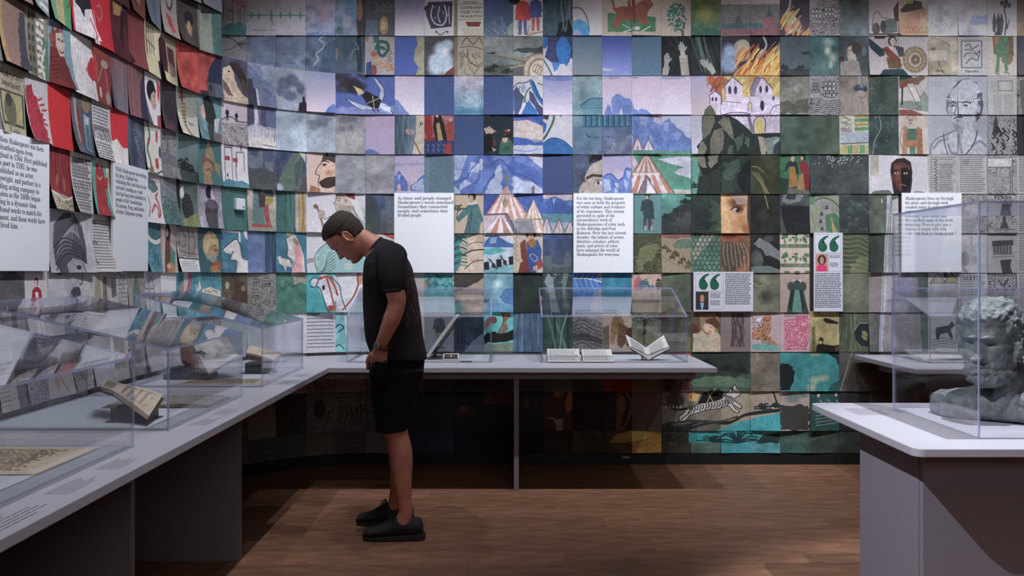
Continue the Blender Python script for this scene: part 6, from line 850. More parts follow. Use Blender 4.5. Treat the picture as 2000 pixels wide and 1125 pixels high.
at(-14, 6, h=2, w=2); P('a4a2a8', 0, 0, 116, 0, 116, 154, 0, 154, al=.5); P('4c4c54', 12, 44, 16, 18, 40, 4, 66, 2, 88, 18, 96, 44, 92, 66, 76, 60, 56, 62, 46, 74, 30, 84, 14, 66); [S('8c8c94', 1.8, 16 + k * 6, 60 - k * 2, 34 + k * 5, 36 - k * 3, 60 + k * 3, 20 + k * 2, al=.7) for k in range(8)]; [S('2c2c34', 1.6, 14, 46 + k * 7, 40, 34 + k * 5, 74, 40 + k * 4, 92, 52 + k * 3, al=.8) for k in range(5)]; P('8c8c94', 42, 66, 60, 58, 84, 62, 84, 80, 92, 92, 84, 96, 82, 112, 66, 118, 48, 100); E('2c2c34', 72, 70, 6, 3); S('3c3c44', 1.6, 84, 66, 90, 90, 82, 94); P('2c2c34', 66, 96, 84, 98, 84, 116, 72, 124, 58, 116, 56, 104, al=.85, wob=2); P('6c6c74', 40, 110, 60, 104, 70, 124, 90, 130, 96, 154, 30, 154, al=.9); [S('3c3c44', 1.6, 44 + k * 7, 112, 46 + k * 8, 130, 44 + k * 9, 152, al=.8) for k in range(6)]
at(-12, 6); [TXT('Die', 3, 14 + k * 26, 12, '2c2830', 6) for k in range(3)]
at(-15, 4); P('b0283a', 6, 14, 16, 10, 22, 22, 30, 24, 34, 40, 42, 44, 40, 56, 50, 60, 44, 70, 50, 77, 2, 77, 2, 20, wob=3); [L('8c2430', 1.4, 8 + k * 4, 30 + k * 4, 20 + k * 4, 22 + k * 6, al=.7) for k in range(8)]; [L('b8303a', 2.2, 30 + k % 3 * 5, 28 + k * 5, 42 + k % 3 * 5, 24 + k * 6) for k in range(9)]
at(-14, 4); S('a81c24', 2, 20, 4, 24, 40, 18, 76, al=.25)
at(-11, 4); P('c8bcb8', 0, 46, 20, 42, 40, 52, 58, 50, 58, 77, 0, 77, wob=2)
at(-9, 4); S('3c6c50', 5, 10, 2, 18, 20, 8, 40, 16, 60, 10, 76); [E('b03840', x, y, 4, 5) for x, y in ((44, 16), (14, 28), (42, 62), (20, 70))]; P('b03840', 40, 8, 48, 10, 46, 28, 40, 24); S('3c6c50', 3, 0, 70, 30, 76, 58, 68); E('35486c', 54, 40, 5, 10); P('b03840', 34, 52, 46, 50, 44, 68, 34, 66)
at(-8, 4); P('5c5c60', 4, 40, 20, 36, 26, 20, 30, 10, 33, 36, 58, 42, 58, 56, 4, 56, al=.8, wob=2); rr = random.Random(5); [L('4c4a50', 1, x, y, x + 4, y - 2, al=.7) for x, y in ((rr.uniform(2, 54), rr.uniform(56, 76)) for k in range(40))]
at(-7, 4); P('34403c', 0, 60, 20, 54, 58, 60, 58, 77, 0, 77, al=.85, wob=3); TUFT(20, 58, 26, '22282a', 9, 3, 3); TUFT(38, 60, 16, '22282a', 7, 4, 2)
at(-6, 4); P('8c7c5c', 28, 0, 36, 14, 42, 34, 36, 40, 20, 34, 20, 20); P('7c4c40', 12, 26, 40, 38, 44, 50, 30, 48, 14, 40); E('9c7458', 24, 50, 13, 14); P('7c7860', 40, 36, 56, 40, 50, 60, 40, 50); P('8c6c50', 14, 60, 30, 62, 34, 77, 12, 77); S('2c3c3c', 1.4, 20, 52, 30, 50, 34, 58)
at(-5, 4); [L('4a3a48', 1.1, *q) for q in ((8, 70, 8, 8, 24, 8, 24, 26, 32, 26, 32, 70), (34, 40, 34, 14, 50, 14, 50, 46), (42, 14, 44, 2, 47, 14))]; [L('4a3a48', 2, 8 + k * 4, 8, 8 + k * 4, 4) for k in range(5)]; P('a04048', 8, 24, 18, 22, 20, 30, 8, 30); P('a04048', 26, 26, 36, 24, 36, 32, 26, 32); P('4c8494', 0, 70, 14, 62, 30, 66, 44, 64, 58, 70, 58, 77, 0, 77); E('3a2c38', 13, 56, 1.6, 4); L('4a3a48', .9, 24, 26, 24, 66)
at(-9, 5); P('3c5450', 4, 8, 40, 12, 50, 24, 30, 30, 4, 22, al=.8, wob=2); S('a84c50', 4, 20, 60, 34, 48, 44, 56, 40, 66, 50, 60, 46, 44, 38, 36, 46, 30); S('50605c', 2, 10, 34, 16, 50, 8, 68)
at(-8, 5); leafy(30, 56, 28, 20, '3c6860', '2a4c48', 60, 3); S('2c4040', 1.2, 0, 36, 20, 32, 40, 40, 58, 38)
at(-7, 5); E('b4b0a8', 16, 22, 7, 9); P('24242a', 4, 0, 12, 0, 10, 40, 4, 77, 0, 77, 0, 0, al=.9); E('22262c', 30, 46, 15, 26); [S('4c5454', 1, 20, 30 + k * 6, 32, 26 + k * 6, 42, 34 + k * 6) for k in range(6)]; P('7c8050', 14, 66, 30, 58, 58, 52, 58, 77, 10, 77, al=.8, wob=3); P('b8b4a8', 14, 12, 22, 10, 20, 26, 14, 28)
at(-6, 5); P('3c3840', 20, 36, 26, 28, 40, 28, 50, 38, 46, 50, 44, 77, 20, 77, 16, 50); E('26222a', 28, 14, 8, 12); P('b4b0b8', 34, 8, 42, 24, 38, 28, 32, 20); P('54505a', 16, 36, 28, 26, 44, 28, 52, 38, 34, 44); [S('5c5862', 1.4, 22 + k * 5, 50, 23 + k * 5, 60, 22 + k * 5, 76) for k in range(5)]
at(-5, 5); FOLDS(0, 0, 58, 77, 8, '345854', '4a7470', 3, .35)
at(-9, 6); S('b8b4a8', 7, 0, 14, 20, 26, 40, 30, 58, 26); S('2c3c44', 1.2, 0, 10, 20, 22, 40, 26, 58, 20); leafy(30, 56, 24, 18, '4a8494', '2c6070', 50, 4)
at(-8, 6); P('5c3c30', 22, 20, 38, 14, 36, 50, 30, 77, 12, 77); E('34242a', 30, 12, 9, 14); E('a08070', 28, 14, 5, 7); P('a07068', 0, 0, 6, 0, 6, 77, 0, 77); P('4a7468', 38, 34, 54, 44, 50, 64, 34, 60); P('9c6c40', 26, 60, 50, 62, 46, 77, 20, 77, al=.8); E('b49c8c', 28, 66, 8, 4)
at(-7, 6); P('7c6c68', 4, 2, 54, 2, 54, 50, 4, 50, al=.5); [S('54443f', 1.6, *q) for q in ((12, 10, 10, 28, 22, 34, 26, 20, 18, 8), (34, 4, 36, 24, 32, 50), (46, 10, 50, 30, 44, 44), (8, 40, 24, 44, 50, 46))]; P('c0bcbc', 0, 54, 58, 56, 58, 77, 0, 77); LINES(5, 59, 53, 74, 6, '3c3840', 1, .7); L('2c2c34', 1.4, 0, 53, 58, 55)
at(-6, 6); E('a89064', 32, 30, 20, 25); E('8c6c50', 38, 40, 12, 12, al=.8); P('7c7c70', 20, 44, 46, 46, 42, 62, 24, 56, al=.9, wob=3); P('883c38', 30, 60, 50, 56, 56, 70, 42, 68, 34, 66); P('8c6440', 28, 66, 44, 64, 50, 77, 26, 77); S('4c3828', 1.2, 40, 30, 46, 30); E('3c2c24', 44, 38, 5, 2, al=.6)
at(-5, 6); P('c4bcb8', 4, 36, 24, 22, 34, 18, 42, 30, 46, 50, 58, 54, 58, 77, 30, 77, 34, 56, 20, 54, 22, 44, 10, 42); P('c8c0bc', 38, 0, 42, 0, 43, 22, 39, 22); P('c8c0bc', 48, 0, 56, 0, 58, 20, 52, 14); S('2c3844', 1.2, 4, 36, 24, 22, 34, 18, 42, 30, 46, 50, 58, 54); S('2c3844', 1, 22, 44, 26, 40, 20, 54, 34, 56, 30, 77); P('c8c0bc', 0, 2, 38, 4, 38, 7, 0, 6)
at(-11, 7); P('4c4c50', 4, 10, 20, 8, 20, 34, 4, 36); LINES(26, 6, 54, 60, 10, '4a484e', 1, .7); at(-10, 7); P('4a5c54', 16, 30, 24, 10, 30, 4, 34, 12, 42, 30, 42, 60, 16, 60, al=.8); at(-9, 7); [L('4a484c', 1.2, *q) for q in ((14, 60, 16, 20, 24, 8, 34, 20, 36, 60), (16, 26, 34, 26))]; S('4a484c', 1.4, 4, 10, 2, 24, 10, 26)
at(-8, 7); LINES(10, 30, 30, 50, 4, '7c7a8c', 1, .6); at(-12, 7); P('5c4c44', 34, 8, 46, 6, 46, 60, 30, 62, al=.8); E('7c6c5c', 18, 30, 10, 26, al=.7); at(-15, 7); figure(30, 78, 70, '9c2430', 'c0b8b8', hair='241c20', skin='c09c8c'); P('c8c0c0', 26, 24, 34, 24, 32, 52, 28, 52)
at(-16, 8); P('3c3c40', 30, 0, 58, 0, 58, 77, 40, 77, al=.7); LINES(2, 6, 26, 70, 14, '4c484c', 1, .6); at(-14, 8); E('8c4c50', 20, 40, 8, 30, al=.4); L('8c4c50', 2, 10, 10, 20, 40, 40, 70)
for c_, r_ in ((-13, 8), (-11, 8), (-9, 9), (-7, 9), (-12, 9), (-5, 9), (-10, 8)): at(c_, r_); P('6c6a6c', 8, 10, 50, 8, 50, 60, 8, 62, al=.35, wob=5); [S('46444a', 1.4, 10 + k * 8, 16, 16 + k * 6, 34, 10 + k * 8, 56, al=.7) for k in range(5)]
at()
# the surface of old prints: everything a touch greyer, with fine screen and fibre
g_ = ART.mean(axis=2, keepdims=True); ART = ART * .75 + g_ * .25
FIN = vnoise(AH, AW, 1.7, 11) - .5; HAT = np.sin((np.arange(AH)[:, None] * 1.9 + N3 * 9 + N2 * 20)).astype(np.float32)
ART = np.clip(ART * (1 + .13 * FIN[..., None] + .035 * HAT[..., None] * (N2[..., None] > .45) + .09 * (N3[..., None] - .5) * (N1[..., None] - .2)), 0, 1)
del FIN, HAT

at()
# illumination on the wall while the colours were noted down, per row: recorded colours -> paper reflectance
ILL = {'c': [-17, -14, -11, -8, -5, -3, -1, 1, 22], 0: [0.25, 0.25, 0.25, 0.25, 0.25, 0.25, 0.25, 0.25, 0.27], 1: [0.66, 0.66, 0.66, 0.68, 0.36, 0.55, 0.7, 0.73, 0.74], 2: [0.8, 0.8, 0.74, 0.66, 0.77, 0.78, 0.86, 1.0, 1.02], 3: [1.03, 0.9, 0.74, 0.73, 0.74, 0.78, 1.0, 1.15, 1.2], 4: [0.97, 0.92, 0.72, 0.69, 0.73, 0.85, 1.05, 1.17, 1.2], 5: [0.95, 0.8, 0.7, 0.66, 0.72, 0.81, 0.98, 1.1, 1.15], 6: [0.9, 0.74, 0.68, 0.6, 0.68, 0.75, 0.86, 1.04, 1.05], 7: [0.72, 0.62, 0.55, 0.5, 0.66, 0.72, 0.78, 0.92, 0.93], 8: [0.6, 0.55, 0.5, 0.48, 0.55, 0.6, 0.66, 0.76, 0.82], 9: [0.5, 0.5, 0.5, 0.5, 0.5, 0.6, 0.7, 0.68, 0.7], 10: [1,1,1,1,1,1,1,1,1], 11: [1,1,1,1,1,1,1,1,1]}
lin = np.where(ART <= .04045, ART / 12.92, ((ART + .055) / 1.055) ** 2.4)
for r in range(12):
    for c_ in range(-18, 23):
        x0, y0 = (c_ - C0) * CW, r * CH
        i_ = np.interp(c_, ILL['c'], ILL[r]) if r < 10 or c_ < 9 else (.58 if c_ > 9 else .3)
        lin[y0:y0 + CH, x0:x0 + CW] /= i_
lin = np.clip(lin, .003, .86)
ART = np.where(lin <= .0031308, lin * 12.92, 1.055 * np.power(lin, 1 / 2.4) - .055)
img = bpy.data.images.new('printed_paper_art', AW, AH)
buf = np.ones((AH, AW, 4), np.float32); buf[..., :3] = ART[::-1]
img.pixels.foreach_set(buf.ravel()); img.update(); img.pack()
def paper_mat():
    m = bpy.data.materials.new('printed_paper'); m.use_nodes = True; nt = m.node_tree; b = nt.nodes['Principled BSDF']
    tx = nt.nodes.new('ShaderNodeTexImage'); tx.image = img; tx.extension = 'EXTEND'
    nt.links.new(tx.outputs[0], b.inputs['Base Color'])
    nz = nt.nodes.new('ShaderNodeTexNoise'); nz.inputs['Scale'].default_value = 400
    tc = nt.nodes.new('ShaderNodeTexCoord'); nt.links.new(tc.outputs['Object'], nz.inputs['Vector'])
    bp = nt.nodes.new('ShaderNodeBump'); bp.inputs['Strength'].default_value = .08; bp.inputs['Distance'].default_value = .001
    nt.links.new(nz.outputs['Fac'], bp.inputs['Height']); nt.links.new(bp.outputs[0], b.inputs['Normal'])
    b.inputs['Roughness'].default_value = .85; b.inputs['Specular IOR Level'].default_value = .2
    return m
M_paper = paper_mat()

LABELS = {}
for k_, v_ in {(0, 2): 'blue print of a diving bird strapped with a smoking flask, right half', (-1, 2): 'blue print of smoke and a wing, left half', (-2, 4): 'tan print of a bearded man in profile', (2, 0): 'print of a large ornate dark initial', (3, 0): 'map title on tan paper',
    (5, 0): 'print of two men in red and blue coats from behind', (8, 0): 'print of a brown lion-like beast on green ground, left part', (10, 0): 'print of a dark green tree', (5, 1): 'shield with gold petals', (5, 2): 'blue flower print', (6, 3): 'blue petal and green stem print',
    (4, 3): 'dark print of two drinkers with hats', (5, 5): 'end of the red and white striped tents', (4, 5): 'red and white striped tent print', (7, 4): 'photographic eye and brow of a pale face', (7, 3): 'temple watercolour with handwriting', (9, 4): 'orange and white striped tent by a river',
    (9, 5): 'small highland soldier on teal', (3, 5): 'man in a long teal dress coat on tan', (5, 6): 'bearded man in red and blue robe', (12, 5): 'painted eye of an old man', (12, 6): 'grey beard of the painted old man', (12, 2): 'burning pink castle', (13, 2): 'burning pink castle, right tower',
    (14, 4): 'two women in orange and red gowns on green', (11, 6): 'green fish scales', (14, 6): 'pattern of green trees on pink', (14, 7): 'lady in a wide green gown', (13, 8): 'spotted leopard print', (14, 8): 'pink stippled map shape', (11, 8): 'painting of a sleeping head',
    (17, 4): 'left half of a painted dark face on white', (18, 4): 'right half of a painted dark face on white', (19, 2): 'engraved portrait with a headband, left upper part', (20, 2): 'engraved portrait with a headband, right upper part', (18, 1): 'round gold targe', (17, 1): 'officer with outstretched arm',
    (15, 0): 'engraved ships', (15, 2): 'engraved ships on waves', (21, 1): 'green tights and brown cloak', (19, 8): 'walking dog engraving', (19, 7): 'twin gabled roofs', (21, 5): 'news sheet heading', (-14, 4): 'plain bright red sheet', (-15, 4): 'red feather on grey', (-12, 4): 'old playbill with heavy black capitals',
    (-13, 5): 'old playbill reading Hamlet', (-14, 3): 'red jester with pointed cap', (-13, 3): 'white gown', (-12, 5): 'figure in a red robe', (-14, 6): 'engraved turban portrait, left half', (-13, 6): 'engraved turban portrait, right half', (-5, 2): 'woman with long brown hair looking up', (-6, 4): 'bishop in a gold mitre on teal',
    (-6, 6): 'bald bearded head on teal', (-5, 4): 'line drawing of a castle with red roofs', (-2, 7): 'white horse with red bridle', (-2, 5): 'hand holding a cane', (-15, 7): 'man in a red jacket', (12, 10): 'striped cat leaping', (8, 10): 'hooded old face in the dark'}.items(): LABELS[k_] = v_

HIDE = {(c_, r) for c_ in (1, 2, 7, 8, 18, 19) for r in (5, 6)} | {(15, 6), (15, 7), (11, 7), (12, 7)}
def sheet(c, r, curved):
    rr = random.Random(c * 131 + r * 17)
    nx, ny = 2, 5
    z0, z1 = zrow(r), zrow(r + 1) - .006
    if r == 11: z1 = .078
    near = c <= -6
    curl = rr.uniform(.012, .034) if near else (rr.uniform(.006, .020) if c < 0 else rr.choice([.0015, .003, .004, .009, .012]))
    skew = rr.uniform(-1, 1) * (.8 if near else .7)
    off = .004 + .0012 * ((c + r) % 2)
    vs, uv = [], []
    for j in range(ny + 1):
        v = j / ny
        for i in range(nx + 1):
            u = i / nx
            lift = off + .0025 * v + curl * v ** 2.6 * (1 + skew * (2 * u - 1))
            z = z0 + .004 + (z1 - z0 - .004) * v + curl * .25 * v ** 3
            if curved:
                P_, N_ = path(SEAM[c] + (SEAM[c + 1] - SEAM[c]) * u + (-.0008 if i == nx else .0008 if i == 0 else 0)); x, y = P_ + N_ * lift
            else:
                x = (713.5 + PW * (c + u) - 1000) * KX + (.0006 if i == 0 else -.0006 if i == nx else 0); y = YW - lift
            vs.append((x, y, z)); uv.append(((c - C0 + .006 + .988 * u) / NC, 1 - (r + .006 + .988 * v) / NR))
    fs = []
    for j in range(ny):
        for i in range(nx):
            a = j * (nx + 1) + i; fs.append((a, a + nx + 1, a + nx + 2, a + 1))
    me = mesh('paper_sheet', vs, fs); ul = me.uv_layers.new(name='UVMap')
    li = np.zeros(len(me.loops), np.int32); me.loops.foreach_get('vertex_index', li)
    ul.data.foreach_set('uv', np.array([uv[q] for q in li], np.float32).ravel())
    me.polygons.foreach_set('use_smooth', [True] * len(me.polygons))
    o = link('paper_sheet', me, M_paper, wall_left if curved else wall_back)
    if (c, r) in LABELS: o['label'] = LABELS[(c, r)]
    return o
for r in range(12):
    for c in range(0, 23):
        if (c, r) not in HIDE: sheet(c, r, False)
    if r < 2:
        for c in range(-5, 0): sheet(c, r, False)
    for c in range(-18, 0):
        if c >= -5 and r < 2: continue
        if (c, r) in ((-17, 5), (-17, 6), (-18, 5), (-18, 6), (-15, 5), (-16, 5), (-15, 6), (-16, 6), (-10, 5), (-11, 5), (-10, 6), (-11, 6)): continue
        if c <= -17 and r > 9: continue
        sheet(c, r, True)

# ------------------------------------------------------------------ stiff white text boards
def board(px0, px1, D0, D1, zt, zb, lines, label, cell=None, fs=.0126, lh=None, x_in=.009, y_in=.016, along=None):
    """white board whose lower left corner is at p0; lines = [(text, width in m)]"""
    p0, p1 = along
    d = (p1 - p0); w = d.length; d.normalize(); n = Vector((d.y, -d.x)) # towards the room
    if n.dot(Vector((0 - p0.x, 2 - p0.y))) < 0: n = -n
    root = empty('text_board', (p0.x, p0.y, zb)); tag(root, label, 'sign', 'white text boards on the papered wall')
    ang = math.atan2(d.y, d.x); root.rotation_euler.z = ang
    b = boxo('board', (0, w, -.012, .0, 0, zt - zb), M_board, root, bev=.0008)
    V, T = [], []; y = zt - zb - y_in
    for s_, ww in lines:
        if s_:
            v, t = text_mesh(s_, True, 1); k = ww / v[:, 0].max()
            base_i = len(V); V += [(x_in + a * k, -.0124, y + b_ * fs / .7) for a, b_ in v]; T += [tuple(q + base_i) for q in t]
        y -= lh
    me = mesh('lettering', V, T); link('lettering', me, M_ink, root)
    return root
mm = KX * 1.0
def bl(txts, k): return [(s_, w * k) for s_, w in txts]
yb = YW - .016
A1 = [("As times and people changed,", 105), ("Shakespeare’s words remained.", 110), ("Sometimes they connected", 97), ("people, and sometimes they", 98), ("divided people.", 47)]
board(0, 0, 0, 0, EYE + 153.5 * KX, EYE - 1.5 * KX, bl(A1, KX), 'white text board behind the man, with five short lines about words that divided people', lh=8.3 * KX, fs=6.3 * KX, x_in=6.5 * KX, y_in=13 * KX,
      along=(Vector(((771 - 1000) * KX, yb)), Vector(((887 - 1000) * KX, yb))))
A2 = [("For far too long, Shakespeare", 92), ("was seen as both the property", 95), ("of white culture and evidence", 94), ("of its supremacy. This racism", 92), ("persisted in spite of the", 74), ("extraordinary work of", 69), ("Shakespeareans of color such", 94), ("as Ira Aldridge and Paul", 76), ("Robeson. Over the last several", 96), ("decades, the talents of actors,", 93), ("directors, scholars, editors,", 84), ("poets, and artists of color", 80), ("have enlarged the world of", 84), ("Shakespeare for everyone.", 84)]
board(0, 0, 0, 0, EYE + 153 * KX, EYE - 1.5 * KX, bl(A2, KX), 'white text board with fourteen lines of text above the middle of the long back table', lh=8.38 * KX, fs=6.3 * KX, x_in=6 * KX, y_in=13 * KX,
      along=(Vector(((1119.5 - 1000) * KX, yb)), Vector(((1235.5 - 1000) * KX, yb))))
A3 = [("Shakespeare lives on through", 94), ("his plays and through work", 84), ("created today by writers and", 88), ("artists. Some engage with it", 88), ("critically. How about you?", 82), ("Do you find some of his work", 93), ("inspiring? Does it give you a", 89), ("reason to argue with him", 80), ("—to “talk back to Shakespeare”?", 99)]
board(0, 0, 0, 0, EYE + 153.5 * KX, EYE - .5 * KX, bl(A3, KX), 'white text board partly seen through the tall glass case of the bust', lh=8.5 * KX, fs=6.3 * KX, x_in=6.5 * KX, y_in=13.5 * KX,
      along=(Vector(((1758 - 1000) * KX, yb)), Vector(((1874 - 1000) * KX, yb))))
XB = XL + .018
def yl(p): return XB * F / (p - 1000)
A4 = [("While Shakespeare was writing", 1.0), ("his plays, England was", .71), ("colonizing this land that we are", 1.), ("currently standing on—land", .87), ("that had long been inhabited by", .99), ("people of the Nacotchtank,", .86), ("Piscataway, Doeg, and dozens", .93), ("of other Indigenous groups.", .88)]
w4 = yl(285) - yl(216)
board(0, 0, 0, 0, EYE + 155 * KX, EYE + 1 * KX, bl(A4, w4 * .87), 'white text board about land and Indigenous groups, second from the left edge', lh=8.5 * KX, fs=6.3 * KX, x_in=w4 * .07, y_in=13 * KX, along=(Vector((XB, yl(216))), Vector((XB, yl(285)))))
A5 = [("William Shakespeare was born", .90), ("in Stratford-upon-Avon,", .70), ("England in 1564. First published", .97), ("as a poet in 1593, he was", .77), ("established as an actor,", .71), ("playwright, and partner in a", .84), ("leading acting company in", .81), ("London as the 1600s began.", .85), ("Living in a dynamic time,", .77), ("he found words to match his", .86), ("moment, and those words have", .93), ("outlived him.", .42)]
w5 = yl(91) - yl(-24)
board(0, 0, 0, 0, EYE + 155 * KX, EYE + 1 * KX, bl(A5, w5 * .93), 'white text board cut by the left edge, giving a birth in 1564', lh=8.5 * KX, fs=6.3 * KX, x_in=w5 * .05, y_in=13 * KX, along=(Vector((XB, yl(-24))), Vector((XB, yl(91)))))

# quote boards
def bw(x, y, d=0.): return ((x - 1000) * KX, yb - d, EYE + (531 - y) * KX)
def quote_board(x0, y0, x1, y1, label, photo, txt, cols, mark, cap):
    root = empty('quote_board', bw(x0, y1)); tag(root, label, 'sign', 'boards with green quotation marks')
    def rl(v): return tuple(a - b for a, b in zip(v, root.location))
    bm = bmesh.new(); a, b = rl(bw(x0, y1)), rl(bw(x1, y0)); box(bm, a[0], b[0], a[1] - .012, a[1], a[2], b[2], bev=.0008); bm_obj('board', bm, M_qboard, root)
    # the pair of quotation marks, cut from green film
    V, T = [], []
    def blob(cx, cy, s_):
        o_ = []
        for i in range(15):
            t = R(60 + 300 * i / 14 - 20); o_.append((cx - s_ * .50 * math.cos(t) * 1.0, cy + s_ * .50 * math.sin(t) * 1.05))
        n_ = len(V)
        pts = [(cx + .62 * s_, cy - 1.35 * s_), (cx + .62 * s_, cy - 1.15 * s_), (cx + .35 * s_, cy - 1.0 * s_), (cx + .12 * s_, cy - .72 * s_), (cx + .02 * s_, cy - .48 * s_)]
        ring_ = [(cx + s_ * .52 * math.cos(R(a_)), cy + s_ * .54 * math.sin(R(a_))) for a_ in range(-95, 186, 20)]
        ring_ += [(cx - .52 * s_, cy - .30 * s_), (cx - .40 * s_, cy - .68 * s_), (cx - .12 * s_, cy - 1.02 * s_), (cx + .25 * s_, cy - 1.24 * s_)]
        poly = pts + ring_
        for q in poly: V.append(tuple(np.array(rl(bw(q[0], q[1], .0124)))))
        T.append(tuple(range(n_, n_ + len(poly))))
    mx, my, ms = mark; blob(mx, my, ms); blob(mx + ms * 1.28, my, ms)
    link('quotation_mark', mesh('quotation_mark', V, T), M_green, root)
    # framed portrait photograph
    fx0, fy0, fx1, fy1 = photo[:4]
    def quad(name, q, m_, d=.0125):
        return link(name, mesh(name, [rl(bw(*p_, d)) for p_ in q], [tuple(range(len(q)))]), m_, root)
    quad('portrait_photo', [(fx0, fy1), (fx1, fy1), (fx1, fy0), (fx0, fy0)], photo[4]['bg'])
    cx = (fx0 + fx1) / 2; w_ = fx1 - fx0; h_ = fy1 - fy0
    el = lambda x, y, rx, ry, n=14: [(x + rx * math.cos(2 * math.pi * i / n), y + ry * math.sin(2 * math.pi * i / n)) for i in range(n)]
    quad('portrait_photo', [(cx - w_ * .44, fy1), (cx + w_ * .44, fy1), (cx + w_ * .36, fy0 + h_ * .68), (cx + w_ * .14, fy0 + h_ * .56), (cx - w_ * .14, fy0 + h_ * .56), (cx - w_ * .36, fy0 + h_ * .68)], photo[4]['coat'], .0128)
    quad('portrait_photo', el(cx, fy0 + h_ * .34, w_ * photo[4]['hw'], h_ * .29), photo[4]['hair'], .0131)
    quad('portrait_photo', el(cx, fy0 + h_ * .38, w_ * .17, h_ * .22), photo[4]['skin'], .0134)
    if photo[4].get('tie'):
        quad('portrait_photo', [(cx - w_ * .16, fy0 + h_ * .62), (cx + w_ * .16, fy0 + h_ * .62), (cx + w_ * .05, fy1), (cx - w_ * .05, fy1)], photo[4]['tie'], .0136)
    # rules and small print
    V, T = [], []
    def bar(xa, ya, xb_, yb_):
        n_ = len(V)
        for q in ((xa, yb_), (xb_, yb_), (xb_, ya), (xa, ya)): V.append(rl(bw(q[0], q[1], .0124)))
        T.append((n_, n_ + 1, n_ + 2, n_ + 3))
    rr = random.Random(int(x0))
    for (xa, ya, xb_, yb_) in cap[0]: bar(xa, ya, xb_, ya + .35); bar(xa, yb_ - .35, xb_, yb_); bar(xa, ya, xa + .35, yb_); bar(xb_ - .35, ya, xb_, yb_)
    for (xa, ya, xb_, yb_, n_) in cap[1]:
        for i in range(n_):
            yy = ya + (yb_ - ya) * i / n_; x = xa; e = xb_ - rr.random() * 4
            while x < e:
                l_ = rr.uniform(1.5, 5); bar(x, yy, min(x + l_, e), yy + (yb_ - ya) / n_ * .48); x += l_ + .9
    pr = link('small_print', mesh('small_print', V, T), M_ink, root); tag(pr, kind='stuff')
M_qboard = mat('pale_lilac_board', (.60, .61, .69), .7, var=.01)
QA = dict(bg=mat('photo_dark', (.03, .022, .02), .6), coat=mat('photo_navy', (.015, .02, .04), .6), hair=mat('photo_hair', (.03, .018, .012), .6), skin=mat('photo_skin', (.45, .24, .17), .6), hw=.2, tie=mat('photo_blue', (.25, .42, .65), .6))
QB = dict(bg=mat('photo_wall', (.50, .26, .22), .6), coat=mat('photo_pink', (.62, .05, .16), .6, var=.5, scale=300), hair=QA['hair'], skin=QA['skin'], hw=.34)
quote_board(1353, 531, 1469, 608, 'white board with green quotation marks and a portrait of a man in glasses and tie', (1357, 569.5, 1382, 604.5, QA), None, None, (1372, 557, 17),
            cap=([(1357, 535, 1410.5, 569), (1384, 570, 1410.5, 604)], [(1386, 573, 1408, 583, 5), (1386, 586, 1406, 597, 6), (1414.5, 534, 1465, 596, 16)]))
quote_board(1587, 455, 1643, 608, 'tall white board with green quotation marks and a portrait of a woman in pink', (1590, 496, 1614.5, 530, QB), None, None, (1604, 483, 17),
            cap=([(1589, 458, 1640, 494.5), (1615.5, 496, 1640, 530)], [(1618, 499, 1638, 505, 3), (1618, 513, 1637, 522, 5), (1589, 533.5, 1641, 602, 19)]))

# thermostat-like sensor on the curved wall
P_, N_ = path(s_of_px(464)); 
sn = empty('wall_sensor', (P_.x + N_.x * .004, P_.y + N_.y * .004, EYE + 132 * (P_.y / F))); sn.rotation_euler.z = math.atan2(N_.y, N_.x) + math.pi / 2
tag(sn, 'small white square sensor box on the teal papers of the curved wall', 'sensor')
bm = bmesh.new(); box(bm, -.034, .034, -.034, 0, -.037, .037, bev=.006); bm_obj('housing', bm, M_board, sn)
bm = bmesh.new(); box(bm, .016, .024, -.0352, -.0335, -.026, -.014, bev=.0006); bm_obj('symbol', bm, M_ink, sn)

# black round fixture hanging in at the top edge of the picture
fx = empty('ceiling_fixture', (.010, 4.30, 2.712)); tag(fx, 'black round ceiling fixture just showing at the top edge, centre', 'light fixture')
bm = bmesh.new(); r_ = bmesh.ops.create_uvsphere(bm, u_segments=20, v_segments=12, radius=.031)
for v in bm.verts: v.co.z = v.co.z * (.55 if v.co.z < 0 else 1.6)
bm_obj('lamp_head', bm, M_black, fx, smooth=True)
bm = bmesh.new(); bmesh.ops.create_cone(bm, cap_ends=True, segments=12, radius1=.009, radius2=.009, depth=1.23, matrix=Matrix.Translation((0, 0, .65))); bm_obj('stem', bm, M_black, fx, smooth=True)
# ceiling track carrying the spots
tk = empty('ceiling_light_track', (1.1, 4.42, 3.97)); tag(tk, 'black light track on the ceiling with spot heads, above the picture', 'light track')
boxo('rail', (-2.9, 2.9, -.02, .02, 0, .029), M_black, tk)

# ------------------------------------------------------------------ tables
HT, TT = .772, .030
YF, XE, XR = 5.15, -1.105, 1.235
arc = [(CX - (CR - .04) * math.sin(a), CY + (CR - .04) * math.cos(a)) for a in np.linspace(0, math.pi / 2, 12)]
pts = [(XE, .9), (XE, YF), (XR, YF), (XR, YW - .035)] + [(p_[0], min(p_[1], YW - .035)) for p_ in arc[0:]] + [(XL + .035, .9)]
table = empty('display_table', (XE, YF, 0)); tag(table, 'long L-shaped grey display table along the left and back walls', 'table')
def rel(o): o.matrix_parent_inverse = Matrix.Translation(-o.parent.location); return o
rel(prism('tabletop', pts, HT - TT, HT, M_top, table, bev=.0025))
